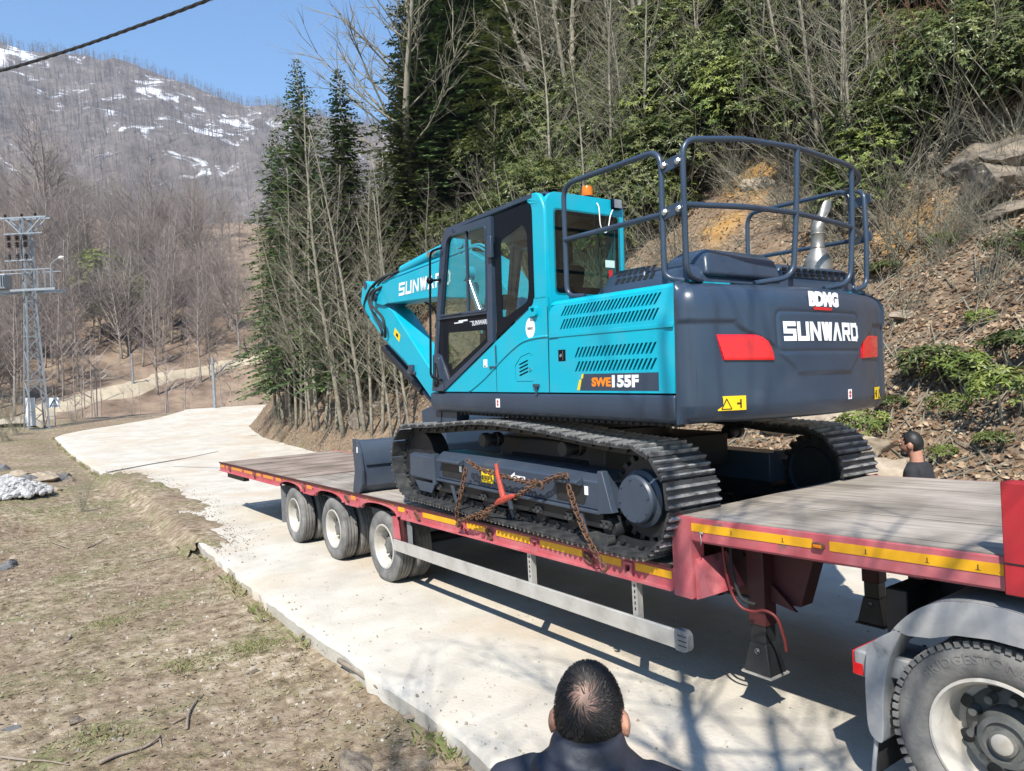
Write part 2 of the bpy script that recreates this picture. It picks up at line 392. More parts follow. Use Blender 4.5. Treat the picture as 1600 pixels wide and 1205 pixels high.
def ghz(x, y):               # height of the built sheet (bilinear between its grid points)
    i = min(max(bisect.bisect(XR, x)-1, 0), len(XR)-2); j = min(max(bisect.bisect(YS, y)-1, 0), len(YS)-2)
    x0, x1, y0, y1 = XR[i], XR[i+1], YS[j], YS[j+1]; u = (x-x0)/(x1-x0); v = (y-y0)/(y1-y0)
    return (height(x0, y0)*(1-u)*(1-v)+height(x1, y0)*u*(1-v)+height(x0, y1)*(1-u)*v+height(x1, y1)*u*v)
gm = ground_mat()
me = grid_mesh('ground', XS, YS, height, {'bank': lambda x, y: sstep(-.9, .5, bank_d(x, y)), 'orange': orange, 'far': lambda x, y: sstep(-44, -54, x) if bank_d(x, y) < 0 else 0})
me.materials.append(gm); tag(link(bpy.data.objects.new('ground', me)), kind='structure')
# mountain behind, on its own grid of bearings and distances
def mount_h(r, a):
    # a: bearing in radians from -X towards +Y
    deg = math.degrees(a)
    top = lerp_tab([(-60, 260), (-12, 325), (-4, 355), (.5, 362), (4, 360), (8, 368), (12, 354), (18.4, 334), (24, 320), (32, 305), (60, 260)], deg)
    t = sstep(240, 860, r); base = 70*sstep(150, 400, r)
    h = base+(top*(r/860 if r < 860 else 1)**1.25-base)*min(1, t*1.0+.0)
    if r > 860: h -= (r-860)*.25
    x, y = r*cos(a), r*sin(a)
    rid = 1-abs(noise.fractal(Vector((x*.0045, y*.0045, 9)), 1, 2, 3))*2
    return h+rid*12*t*(1-.75*sstep(700, 860, r))+fbm(x, y, .01, 4, 2)*14*t+fbm(x, y, .05, 3, 1)*2.5*t-14
def mountain_mat():
    m = bpy.data.materials.new('mountain'); m.use_nodes = True; nt = m.node_tree; N = nt.nodes; L = nt.links; b = N['Principled BSDF']; b.inputs['Roughness'].default_value = .9
    tc = N.new('ShaderNodeTexCoord')
    def nz(sc, det=6, dis=0.0):
        n = N.new('ShaderNodeTexNoise'); n.inputs['Scale'].default_value = sc; n.inputs['Detail'].default_value = det; n.inputs['Distortion'].default_value = dis; n.inputs['Roughness'].default_value = .65; L.new(tc.outputs['Object'], n.inputs['Vector']); return n.outputs[0]
    r = N.new('ShaderNodeValToRGB'); e = r.color_ramp.elements; e[0].position = .3; e[0].color = (.09, .078, .072, 1); e[1].position = .7; e[1].color = (.19, .162, .145, 1); L.new(nz(.05, 8), r.inputs[0])
    at = N.new('ShaderNodeAttribute'); at.attribute_name = 'snow'
    ad = N.new('ShaderNodeMath'); ad.operation = 'ADD'; L.new(nz(.04, 9, 1.2), ad.inputs[0]); L.new(at.outputs['Fac'], ad.inputs[1])
    s = N.new('ShaderNodeValToRGB'); s.color_ramp.elements[0].position = .615; s.color_ramp.elements[1].position = .73; L.new(ad.outputs[0], s.inputs[0])
    mx = N.new('ShaderNodeMix'); mx.data_type = 'RGBA'; L.new(s.outputs[0], mx.inputs[0]); L.new(r.outputs[0], mx.inputs[6]); mx.inputs[7].default_value = (.82, .84, .88, 1); L.new(mx.outputs[2], b.inputs['Base Color'])
    return m
def snow_w(r, a):
    d = math.degrees(a); h = mount_h(r, a)
    v = .02
    for (da, dh, sa, sh, k) in ((2.2, 328, 2.0, 22, .2), (11.5, 305, 3.0, 34, .12), (14.5, 260, 3.5, 42, .13), (17.5, 275, 3, 34, .11), (14, 190, 1.2, 9, .14), (7, 270, 4, 30, .07), (10, 228, 4, 26, .06), (-6, 290, 5, 45, .09)):
        v = max(v, k*math.exp(-((d-da)/sa)**2-((h-dh)/sh)**2))
    return v
vs = []; sn = []; nr, na = 150, 220
for i in range(nr):
    r = 190+i*5.2 if i < 135 else 892+(i-135)*18
    for j in range(na):
        a = radians(-48+j*(96/(na-1))); vs.append((-r*cos(a)+CAM.x, r*sin(a)+CAM.y, mount_h(r, a))); sn.append(snow_w(r, a))
me = bpy.data.meshes.new('mountain'); me.from_pydata(vs, [], [(i*na+j, i*na+j+1, (i+1)*na+j+1, (i+1)*na+j) for i in range(nr-1) for j in range(na-1)])
a = me.attributes.new('snow', 'FLOAT', 'POINT'); a.data.foreach_set('value', sn)
if me.polygons[10].normal.z < 0: me.flip_normals()
me.shade_smooth(); me.materials.append(mountain_mat()); tag(link(bpy.data.objects.new('mountain', me)), kind='structure')
# ---------------------------------------------------------------- concrete road with a broken edge
def road_mat():
    m = mat('concrete', (.46, .42, .35), (.58, .54, .46), rough=.9, scale=1.6, detail=9, bump=.35, bscale=28, dust=(.48, .39, .285), dscale=.45, dthr=(.48, .68), wear=((.36, .325, .27), 6, (.62, .76)), spec=.2)
    return m
road_mat()
LEFT = [(12, -1.31)]; x = 12
while x > -38: x -= .09 if x > -16 else .5; LEFT.append((x, kerb_y(x)+.05*fbm(x, 0, 1.3, 4)+(.03*fbm(x, 5, 7, 2) if x > -16 else 0)))
LEFT += [(-39.5, -.7), (-41, .3), (-43, 2.2), (-46, 4.8), (-50, 7.0), (-56, 9.2), (-66, 12.2), (-80, 16)]
RIGHT = [(12, 5.1), (0, 5.2), (-20, 5.5), (-27.4, 6.4), (-33, 7.0), (-36, 7.9), (-39.4, 9.6), (-42, 10.9), (-46, 12.2), (-50, 12.6), (-58, 15), (-68, 18), (-80, 21.5)]
mb = MB()
def along(path, n):
    P = [Vector((a, b)) for a, b in path]; d = [0]
    for p, q in zip(P, P[1:]): d.append(d[-1]+(q-p).length)
    out = []; k = 0
    for i in range(n):
        s = d[-1]*i/(n-1)
        while k < len(P)-2 and d[k+1] < s: k += 1
        t = (s-d[k])/max(1e-9, d[k+1]-d[k]); out.append(P[k].lerp(P[k+1], t))
    return out
nl = 760; la = [Vector(p) for p in LEFT]
la = along(LEFT, nl); ra = along(RIGHT, nl); rows = 9
for i in range(nl):
    p, q = la[i], ra[i]
    rough_e = .02*fbm(p.x, 2, 4, 3)
    mb.v.append((p.x, p.y+.015, zbase(p.x)-.32)); mb.v.append((p.x, p.y-.01, zbase(p.x)-.03+rough_e))
    for k in range(rows):
        t = (k/(rows-1))**1.6; c = p.lerp(q, t); mb.v.append((c.x, c.y+(.03 if k == 0 else 0), zbase(c.x)+.006*fbm(c.x, c.y, .8, 3)-(.0 if k else .006)))
n = rows+2
mb.f = [(i*n+k, i*n+k+1, (i+1)*n+k+1, (i+1)*n+k) for i in range(nl-1) for k in range(n-1)]
tag(mb.build('road', MAT['concrete'], smooth=60), kind='structure')
# soil washed over the edge of the slab
def spill(cx_, cy_, rx, ry, hgt, seed):
    mb = MB(); n1, n2 = 90, 14
    for j in range(n2+1):
        for i in range(n1):
            a = 6.2832*i/n1; t = j/n2; k = 1+.4*noise.fractal(Vector((cos(a)*1.8, sin(a)*1.8, seed)), 1, 2, 3)+.16*t*noise.fractal(Vector((cos(a)*9, sin(a)*9, seed)), .8, 2, 4); x = cx_+cos(a)*rx*t*k; y = cy_+sin(a)*ry*t*k
            top = zbase(x)+hgt*(1-t**1.6)*(1+.6*fbm(x, y, 3, 3))-.014*t**8+.004; e = kerb_y(x)+.06-y
            mb.v.append((x, y, top if e < 0 else top+(height(x, min(y, kerb_y(x)-.1))+.012-.07*t**5-top)*sstep(0, .42, e)))
    mb.f = [(j*n1+i, j*n1+(i+1) % n1, (j+1)*n1+(i+1) % n1, (j+1)*n1+i) for j in range(n2) for i in range(n1)]
    o = mb.build('soil_spill', gm, None, smooth=True); tag(o, kind='structure')
for q in ((-15.2, -.8, 3.9, .85, .05, 1), (-10.4, -1.0, 2.2, .55, .035, 2), (-19.4, -.85, 2.6, .8, .045, 5)): spill(*q)
# joints across the slab are dark tarred strips; far dirt path on the opposite hillside
mat('tar', (.05, .045, .04), (.09, .08, .07), rough=.9, scale=5)
mb = MB(); P = [(-21.8, -.8), (-22.6, .1), (-23.3, 1.0), (-23.9, 1.9), (-25.2, 3.2)]
for i, (x, y) in enumerate(P): wd = .09 if i < 3 else .04; mb.v += [(x-wd, y, zbase(x-wd)+.012), (x+wd, y, zbase(x+wd)+.012)]
mb.f = [(2*i, 2*i+1, 2*i+3, 2*i+2) for i in range(len(P)-1)]
tag(mb.build('road_joint', MAT['tar']), kind='structure')
mat('pathdirt', (.36, .30, .21), (.46, .39, .28), rough=.95, scale=.8, bump=.3, bscale=8)
pts = [on_ground(*p) for p in ((20, 668), (60, 652), (100, 636), (150, 622), (200, 608), (250, 596), (300, 584), (345, 574), (390, 565), (430, 556))]
pts = [p for p in pts if p]; P = bez(pts, 14); mb = MB()
for i, p in enumerate(P):
    t = (P[min(i+1, len(P)-1)]-P[max(i-1, 0)]); t.z = 0; s = t.normalized().cross(Vector((0, 0, 1)))
    for k in range(5): q = p+s*(k-2)*.75; mb.v.append((q.x, q.y, max(height(q.x, q.y), ghz(q.x, q.y))+(.22 if 0 < k < 4 else -.15)))
mb.f = [(5*i+k, 5*i+k+1, 5*i+k+6, 5*i+k+5) for i in range(len(P)-1) for k in range(4)]
tag(mb.build('dirt_path', MAT['pathdirt'], smooth=True), kind='structure')
# ---------------------------------------------------------------- low loader trailer
def wood_mat(name, c, grain=(1.2, 26, 26), amp=1.0):
    m = bpy.data.materials.new(name); m.use_nodes = True; nt = m.node_tree; N = nt.nodes; L = nt.links; b = N['Principled BSDF']; b.inputs['Roughness'].default_value = .85; b.inputs['Specular IOR Level'].default_value = .2
    tc = N.new('ShaderNodeTexCoord'); mp = N.new('ShaderNodeMapping'); mp.inputs['Scale'].default_value = grain; L.new(tc.outputs['Object'], mp.inputs[0])
    oi = N.new('ShaderNodeObjectInfo'); av = N.new('ShaderNodeVectorMath'); av.operation = 'ADD'; L.new(mp.outputs[0], av.inputs[0]); L.new(oi.outputs['Random'], av.inputs[1])
    n = N.new('ShaderNodeTexNoise'); n.inputs['Scale'].default_value = 1.0; n.inputs['Detail'].default_value = 8; n.inputs['Distortion'].default_value = .5; L.new(av.outputs[0], n.inputs['Vector'])
    r = N.new('ShaderNodeValToRGB'); e = r.color_ramp.elements
    while len(e) < 4: e.new(.5)
    for i, (p, k) in enumerate(((.25, .45), (.42, .82), (.58, 1.0), (.8, 1.18))): e[i].position = p; e[i].color = (c[0]*k, c[1]*k, c[2]*k, 1)
    L.new(n.outputs[0], r.inputs[0])
    n2 = N.new('ShaderNodeTexNoise'); n2.inputs['Scale'].default_value = 1.7; n2.inputs['Detail'].default_value = 6; L.new(tc.outputs['Object'], n2.inputs['Vector'])
    r2 = N.new('ShaderNodeValToRGB'); r2.color_ramp.elements[0].position = .35; r2.color_ramp.elements[0].color = (.55, .53, .5, 1); r2.color_ramp.elements[1].position = .6; r2.color_ramp.elements[1].color = (1.05, 1.02, 1, 1); L.new(n2.outputs[0], r2.inputs[0])
    mx = N.new('ShaderNodeMix'); mx.data_type = 'RGBA'; mx.blend_type = 'MULTIPLY'; mx.inputs[0].default_value = .9; L.new(r.outputs[0], mx.inputs[6]); L.new(r2.outputs[0], mx.inputs[7]); L.new(mx.outputs[2], b.inputs['Base Color'])
    bp = N.new('ShaderNodeBump'); bp.inputs['Strength'].default_value = .3; bp.inputs['Distance'].default_value = .01; L.new(n.outputs[0], bp.inputs['Height']); L.new(bp.outputs[0], b.inputs['Normal'])
    MAT[name] = m; return m
wood_mat('deckwood', (.38, .345, .30), (1.3, 24, 24)); wood_mat('deckwood_across', (.33, .27, .225), (22, 1.1, 22))
TW = 2.29; DZ = .955
trailer = empty('low_loader_trailer', (-5.8, 1.145, 0)); tag(trailer, 'faded pink-red low-loader trailer carrying the excavator, with three axles', 'trailer')
tp = empty('x'); bpy.data.objects.remove(tp)
TO = Vector((5.8, -1.145, 0))
def T(o):                       # a part modelled in world coordinates, moved under the trailer
    o.parent = trailer; o.location = o.location+TO; return o
WX = (-7.48, -5.96, -4.44); WR = .405
# near side beam with wheel arches and lashing pockets
POCK = [-11.45, -10.25, -9.25, -8.62, -6.72, -5.22, -3.62, -2.25, -1.0, -.35][:10]
POCK = [-11.2, -10.0, -8.9, -8.25, -6.55, -5.05, -3.75, -2.62, -1.5, -.42]
RING = [-10.85, -9.3, -6.9, -5.35, -3.5, -2.15, -.82]
def beam_poly(z0, z1, arch):
    pts = [(0.0, z1), (-11.6, z1), (-11.6, z0)]
    for wx in WX:
        a = .47
        pts.append((wx-a-.1, z0))
        for k in range(13):
            t = pi-pi*k/12; pts.append((wx+a*cos(t), z0+arch*(sin(t)**.8 if sin(t) > 0 else 0)))
        pts.append((wx+a+.1, z0))
    pts.append((0.0, z0)); return pts
def pocket_holes(): return [[(x-.022, .846), (x+.022, .846), (x+.022, .886), (x-.022, .886)] for x in POCK]
for side in (0, 1):
    y = 0 if side == 0 else TW
    T(plate('side_beam', beam_poly(.80, .948, .105), pocket_holes() if side == 0 else [], .012, MAT['pinkred'], None, 'xz', y+(.006 if side == 0 else -.006)))
    mb = MB(); sgn = -1 if side == 0 else 1
    segs = [(-11.6, WX[0]-.57)]+[(WX[i]+.57, WX[i+1]-.57) for i in range(2)]+[(WX[2]+.57, -.01)]
    for a, b in segs:
        if b > a: mb.box((a, min(y, y+sgn*.03), .790), (b, max(y, y+sgn*.03), .806))
    for wx in WX:                                   # rolled lip round the arch
        P = [(wx+.47*cos(pi-pi*k/14), y+sgn*.012, .80+.105*(max(0, sin(pi*k/14))**.8)) for k in range(15)]
        for p, q in zip(P, P[1:]): mb.bar(p, q, .03, .012)
    T(mb.build('beam_lip', MAT['pinkred']))
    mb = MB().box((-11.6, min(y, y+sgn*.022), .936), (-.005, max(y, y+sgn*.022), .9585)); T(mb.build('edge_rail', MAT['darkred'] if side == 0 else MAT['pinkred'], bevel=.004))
pk = MB().box((-.045, -.014, -.06), (-.022, -.001, .045)).box((.022, -.014, -.06), (.045, -.001, .045)).box((-.022, -.014, .022), (.022, -.001, .045)).box((-.022, -.014, -.06), (.022, -.001, -.022)).mesh('lashing_pocket', MAT['pinkred'])
bk = MB().box((-.045, .014, -.06), (.045, .05, .045)).mesh('pocket_back', MAT['blackmetal'])
for x in POCK:
    o = bpy.data.objects.new('lashing_pocket', pk); link(o); o.location = (x, 0, .866); T(o)
    q = bpy.data.objects.new('pocket_back', bk); link(q, o)
rg = MB(); P = [(.055*cos(2*pi*k/14), 0, .032*sin(2*pi*k/14)) for k in range(14)]; rg.tube(P, .009, 6, closed=True); rg.box((-.05, -.004, .005), (.03, .01, .04)); rgm = rg.mesh('lashing_ring', MAT['rust'], 40)
for i, x in enumerate(RING):
    o = bpy.data.objects.new('lashing_ring', rgm); link(o); o.location = (x, -.024, .866); o.rotation_euler = (.3, .35+.2*(i % 3), 0); T(o)
# reflective tape between the pockets
stops = sorted([(x-.06, x+.06) for x in POCK]+[(x-.08, x+.08) for x in RING]+[(w_-.46, w_+.46) for w_ in WX])
a = -11.55
tapes = []
for lo, hi in stops+[(-.01, 0)]:
    if lo-a > .12: tapes.append((a+.01, lo-.01))
    a = max(a, hi)
for a, b in tapes: T(MB().box((a, -.0045, .862), (b, -.0005, .916)).build('reflective_tape', MAT['tapeorange' if b < -4 else 'tapeyellow']))
for w_ in WX: T(plate('reflective_tape', [(w_-.36, .925), (w_+.36, .925), (w_+.36, .905), (w_+.2, .918), (w_-.2, .918), (w_-.36, .905)], [], .003, MAT['tapeorange'], None, 'xz', -.003))
# deck of the low bed
x = -11.58; i = 0
while x < -7.4:                                      # ribbed rear part, boards laid across
    b = min(x+.19, -7.4); T(MB().box((x, .024, .915), (b-.016, TW-.024, DZ+.004*((i*7) % 3)-.004)).build('deck_board', MAT['deckwood_across'])); x += .205; i += 1
ys = [.024, .40, .78, 1.145, 1.51, 1.89, TW-.024]
for a, b in zip(ys, ys[1:]):
    for x0, x1 in ((-7.38, -4.9), (-4.89, -2.3), (-2.29, -.02)): T(MB().box((x0, a, .915), (x1, b-.014, DZ-.003-.003*((int(a*10)+int(-x0)) % 3))).build('deck_board', MAT['deckwood']))
for b in ys[1:-1]: T(MB().box((-7.37, b-.0135, .92), (-.03, b-.0005, DZ-.011)).build('board_seam', MAT['blackmetal']))
# chassis: longitudinal beams, cross members, black mass added as belly shadow
for y in (.55, 1.6):
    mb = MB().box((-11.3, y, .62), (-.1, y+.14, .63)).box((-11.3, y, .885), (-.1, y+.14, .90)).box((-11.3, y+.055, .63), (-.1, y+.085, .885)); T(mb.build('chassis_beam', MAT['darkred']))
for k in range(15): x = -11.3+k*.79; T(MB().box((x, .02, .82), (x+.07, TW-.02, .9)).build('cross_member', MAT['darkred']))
T(MB().box((-10.9, .15, .72), (-8.9, TW-.15, .76)).box((-11.2, .03, .69), (-10.1, .12, .77)).build('belly_shadow_mass', MAT['blackmetal']))
T(MB().box((-11.61, .02, .80), (-11.57, TW-.02, .93)).build('rear_beam', MAT['pinkred'], bevel=.005))
T(MB().box((-11.72, .04, .855), (-11.6, .09, .885)).build('rear_bracket', MAT['galv']))
# wheels
def tyre_mesh(r, wd, rim_r, name, matr, lugs=0, n=48, grooves=3):
    mb = MB(); h = wd/2; s = r-rim_r
    prof = [(rim_r-.01, -h*.72), (rim_r+.012, -h*.86), (rim_r+s*.35, -h), (rim_r+s*.62, -h*.985), (rim_r+s*.83, -h*.93), (r-.018, -h*.86), (r-.004, -h*.78)]
    tr = []
    for g in range(grooves):
        c = -h*.78+(g+1)*(h*1.56)/(grooves+1); tr += [(r, c-.009), (r-.012, c-.006), (r-.012, c+.006), (r, c+.009)]
    prof = prof+tr+[(a, -b) for a, b in prof[::-1]]
    mb.lathe(prof, (0, 0, 0), 'y', n)
    if lugs:
        for k in range(lugs):
            a = 2*pi*k/lugs
            for sg in (-1, 1):
                M = Matrix.Rotation(a, 4, 'Y') @ Matrix.Translation((r-.012, sg*h*.84, 0)); mb.box((-.012, -.022, -.012), (.0145, .014, .012), M)
    return mb.mesh(name, matr, 35)
def rim_mesh(r, wd, depth, name, matr, n=40, holes=8):
    mb = MB(); h = wd/2                      # outer face at -y, dished inwards
    mb.lathe([(r+.006, -h*.86), (r+.004, -h*.92), (r-.012, -h*.93), (r-.02, -h*.8), (r*.86, -h*.6), (r*.84, depth), (r*.78, depth+.02), (r*.45, depth-.02), (r*.42, depth-.05), (.001, depth-.05)], (0, 0, 0), 'y', n)
    me = mb.mesh(name, matr, 40); return me
tm = tyre_mesh(WR, .205, .25, 'tyre', MAT['tyre']); rm = rim_mesh(.25, .2, .07, 'rim', MAT['rimwhite'])
hb = MB().lathe([(.1, .06), (.1, -.01), (.085, -.03), (.04, -.035), (.001, -.035)], (0, 0, 0), 'y', 24)
for k in range(10): a = 2*pi*k/10; hb.lathe([(.016, .06), (.016, -.005), (.001, -.005)], (.145*cos(a), 0, .145*sin(a)), 'y', 6)
hbm = hb.mesh('hub', MAT['rimgrey'], 40)
hlm = MB().lathe([(.028, .064), (.001, .0635)], (0, 0, 0), 'y', 12).mesh('hand_hole', MAT['blackmetal'])
for wx in WX:
    for side in (0, 1):
        g = empty('wheel'); g.location = (wx, .11 if side == 0 else TW-.11, WR-.004); g.rotation_euler = (0, 0, 0 if side == 0 else pi); T(g)
        for nm, mm, y in (('tyre', tm, 0), ('tyre', tm, .235), ('rim', rm, 0), ('hub', hbm, 0)):
            o = bpy.data.objects.new(nm, mm); link(o, g); o.location = (0, y, 0); o.rotation_euler = (0, R_.random()*6, 0)
        for k in range(8): a = 2*pi*(k+.5)/8; o = bpy.data.objects.new('hand_hole', hlm); link(o, g); o.location = (.185*cos(a), -.001, .185*sin(a))
    T(MB().tube([(wx, .2, WR), (wx, TW-.2, WR)], .065, 12).build('axle', MAT['blackmetal'], smooth=40))
    T(MB().box((wx-.42, .05, .8), (wx+.42, .5, .81)).build('wheel_guard', MAT['blackmetal']))
T(MB().box((WX[0]-.60, .03, .22), (WX[0]-.585, .55, .79)).build('mud_flap', MAT['plasticgrey']))
T(MB().box((WX[0]-.62, .05, .24), (WX[0]-.60, .12, .5)).build('flap_strip', MAT['aluminium']))
# side guard rail
T(MB().box((-4.08, -.03, .422), (0.0, -.004, .545)).build('guard_rail', MAT['aluminium'], bevel=.006))
T(plate('rail_end_cap', rnd([(0, .414), (.09, .414), (.115, .44), (.115, .53), (.09, .552), (0, .552)], .02), [], .05, MAT['plasticgrey'], None, 'xz', -.005, bevel=.008))
T(MB().box((.03, -.034, .45), (.1, -.029, .454)).box((.03, -.034, .482), (.1, -.029, .486)).box((.03, -.034, .514), (.1, -.029, .518)).build('cap_ridge', MAT['blackmetal']))
for x in (-1.62, -.40): 
    T(MB().box((x, .0, .43), (x+.05, .012, .80)).box((x, .012, .43), (x+.008, .05, .80)).box((x+.042, .012, .43), (x+.05, .05, .8)).build('rail_post', MAT['aluminium']))
    mb = MB()
    for k in range(5): mb.box((x+.02, -.003, .58+k*.04), (x+.03, .001, .6+k*.04))
    T(mb.build('post_slot', MAT['blackmetal']))
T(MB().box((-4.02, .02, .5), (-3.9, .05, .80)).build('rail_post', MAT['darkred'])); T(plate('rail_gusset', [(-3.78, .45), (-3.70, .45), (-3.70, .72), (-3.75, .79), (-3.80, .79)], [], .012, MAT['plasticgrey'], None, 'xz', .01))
T(plate('rail_gusset', [(-4.12, .55), (-3.96, .55), (-4.0, .79), (-4.12, .79)], [], .012, MAT['pinkred'], None, 'xz', .0))
# step up to the gooseneck
NK = lambda x: 1.286+.0225*x
T(plate('corner_post', rnd([(0, .765), (.155, .765), (.16, NK(0)), (0, NK(0))], .012), [], .12, MAT['pinkred'], None, 'xz', .055, bevel=.008))
T(plate('corner_post', rnd([(0, .765), (.155, .765), (.16, NK(0)), (0, NK(0))], .012), [], .12, MAT['pinkred'], None, 'xz', TW-.055, bevel=.008))
T(MB().box((0, .12, .78), (.03, TW-.12, 1.24)).build('step_plate', MAT['darkred']))
def neck_poly(a, b, z0, z1): return [(a, NK(a)+z0), (b, NK(b)+z0), (b, NK(b)+z1), (a, NK(a)+z1)]
for y in (.012, TW-.012):
    T(plate('neck_beam', neck_poly(.155, 3.9, -.15, -.004), [], .02, MAT['pinkred'], None, 'xz', y, bevel=.006))
    T(plate('neck_lip', neck_poly(.155, 3.9, -.158, -.148), [], .06, MAT['pinkred'], None, 'xz', y+(.03 if y < 1 else -.03)))
for a, b in ((.145, 1.005), (1.085, 1.925)): T(plate('reflective_tape', neck_poly(a+.02, b, -.088, -.037), [], .003, MAT['tapeyellow'], None, 'xz', -.0002))
for x in (.47, .82, 1.3, 1.6, 1.82): T(MB().box((x, -.003, NK(x)-.075), (x+.004, -.0018, NK(x)-.052)).box((x-.008, -.003, NK(x)-.077), (x+.012, -.0018, NK(x)-.075)).build('tape_mark', MAT['ink']))
T(plate('marker_lamp', rnd([(1.012, NK(1)-.083), (1.078, NK(1)-.083), (1.078, NK(1)-.05), (1.012, NK(1)-.05)], .012), [], .02, MAT['rust'], None, 'xz', -.009, bevel=.004)); T(MB().box((1.02, -.024, NK(1)-.076), (1.07, -.018, NK(1)-.058)).build('marker_lens', MAT['amber'], bevel=.003))
ny = [.022, .66, 1.69, TW-.022]
for a, b in zip(ny, ny[1:]): T(MB().prism([(.02, NK(0)-.05), (3.9, NK(3.9)-.05), (3.9, NK(3.9)-.001), (.02, NK(0)-.001)], 'y', a+.011, b-.011).build('neck_board', MAT['deckwood']))
for b in ny[1:-1]: T(MB().prism([(.025, NK(0)-.045), (3.9, NK(3.9)-.045), (3.9, NK(3.9)-.0035), (.025, NK(0)-.0035)], 'y', b-.0105, b+.0105).build('board_seam', MAT['blackmetal']))
T(MB().prism([(.03, NK(0)-.11), (3.9, NK(3.9)-.11), (3.9, NK(3.9)-.09), (.03, NK(0)-.09)], 'y', .03, TW-.03).build('neck_floor', MAT['blackmetal']))
for y in (.5, 1.62):
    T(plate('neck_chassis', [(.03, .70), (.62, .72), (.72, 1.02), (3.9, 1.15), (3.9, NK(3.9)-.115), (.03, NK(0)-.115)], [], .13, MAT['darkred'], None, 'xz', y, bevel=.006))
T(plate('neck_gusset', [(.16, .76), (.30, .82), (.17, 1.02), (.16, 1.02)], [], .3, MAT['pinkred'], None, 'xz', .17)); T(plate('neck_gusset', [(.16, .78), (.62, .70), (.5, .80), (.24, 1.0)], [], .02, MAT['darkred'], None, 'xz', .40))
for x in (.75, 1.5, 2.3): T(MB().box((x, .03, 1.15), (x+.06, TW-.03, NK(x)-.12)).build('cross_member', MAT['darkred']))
T(MB().tube([(-.1, .1, .79), (.1, .25, .77), (.4, .35, .74)], .012, 6).build('air_pipe', MAT['blackmetal'], smooth=True))
T(MB().tube([(.18, .02, 1.2), (.26, -.01, 1.2)], .006, 6).tube([(.24, -.01, 1.2), (.25, -.012, 1.15), (.243, -.012, 1.12)], .003, 5).build('latch_pin', MAT['galv'], smooth=True))
for i, (sy, dz) in enumerate(((.38, .0), (1.72, 0.0))):
    lg = empty('landing_leg'); lg.location = (.38, sy, .28); T(lg)
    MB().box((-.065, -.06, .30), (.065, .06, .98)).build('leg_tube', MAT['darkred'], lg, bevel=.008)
    MB().box((-.055, -.052, .06), (.055, .052, .31)).build('inner_tube', MAT['blackmetal'], lg, bevel=.005)
    q = MB().add([(-.1,-.085,0),(.1,-.085,0),(.1,.085,0),(-.1,.085,0),(-.06,-.06,.19),(.06,-.06,.19),(.06,.06,.19),(-.06,.06,.19)], [(0,3,2,1),(4,5,6,7),(0,1,5,4),(1,2,6,5),(2,3,7,6),(3,0,4,7)]).build('foot', MAT['blackmetal'], lg, bevel=.006)
    MB().box((-.11, -.095, -.012), (.11, .095, 0)).build('foot_plate', MAT['aluminium'] if i == 0 else MAT['blackmetal'], q)
    MB().lathe([(.018, -.075), (.018, -.066), (.008, -.066), (.001, -.075)], (0, 0, .14), 'y', 12).build('foot_bolt', MAT['galv'], q, smooth=40)
T(MB().tube(bez([(.27, .16, 1.12), (.29, .15, .98), (.33, .15, .82), (.39, .16, .735), (.47, .18, .72), (.53, .2, .735), (.60, .22, .70), (.63, .24, .58), (.635, .25, .5)], 6), .0095, 7).build('air_hose', MAT['hosered'], smooth=True))
T(MB().tube(bez([(.3, .2, 1.12), (.31, .19, .95), (.36, .2, .78), (.45, .22, .75)], 6), .011, 7).build('air_hose', MAT['rubber'], smooth=True))
stk = empty('side_stake'); stk.location = (2.0, 0, 1.2); T(stk)
MB().box((-.062, -.035, -.03), (.1, .05, .46)).build('stake_body', MAT['stakered'], stk, bevel=.006)
MB().box((-.06, -.038, .105), (.098, -.035, .112)).build('stake_joint', MAT['blackmetal'], stk)
# ---------------------------------------------------------------- excavator (own frame: +x towards its tail, +y away from the road edge)
EM = Matrix(((0.99966, 0.01127, 0.02372), (-0.01158, 0.99985, 0.01281), (-0.02357, -0.01308, 0.99964))).to_4x4(); EM.translation = (-1.8, 1.15, .955)
exc = empty('excavator'); exc.matrix_world = EM
tag(exc, 'turquoise and dark grey crawler excavator chained onto the trailer', 'excavator')
cy, gr, sp_, bm_ = MAT['cyan'], MAT['graphite'], MAT['steelpaint'], MAT['blackmetal']
# ---- tracks
def track_path():
    pts = []
    for k in range(13): a = pi/2+pi*k/12; pts.append((-1.79+.365*cos(a), .415+.365*sin(a)))      # idler end, top to bottom
    for k in range(1, 12): x = -1.79+3.27*k/12; pts.append((x, .05))
    for k in range(13): a = -pi/2+pi*k/12; pts.append((1.49+.365*cos(a), .415+.365*sin(a)))
    top = [(1.49, .78), (1.1, .795), (.6, .835), (.1, .862), (-.35, .868), (-.8, .842), (-1.3, .80), (-1.79, .78)]
    pts += [(p.x, p.y) for p in bez([Vector((a, b, 0)) for a, b in top], 6)][1:-1]
    return pts
TP = [Vector((a, b)) for a, b in track_path()]
def sample_closed(P, n):
    m = len(P); d = [0]
    for i in range(m): d.append(d[-1]+(P[(i+1) % m]-P[i]).length)
    out = []; k = 0
    for i in range(n):
        s = d[-1]*(i+.5)/n
        while d[k+1] < s: k += 1
        t = (s-d[k])/(d[k+1]-d[k]); a, b = P[k], P[(k+1) % m]; out.append((a.lerp(b, t), (b-a).normalized()))
    return out
NS = 48; SH = sample_closed(TP, NS)
hl_ = .087
mb = MB().box((-hl_, -.25, -.008), (hl_, .25, .008))
mb.box((-hl_*.5-.012, -.12, .008), (-hl_*.5+.012, -.05, .03)).box((hl_*.5-.012, -.12, .008), (hl_*.5+.012, -.05, .03))
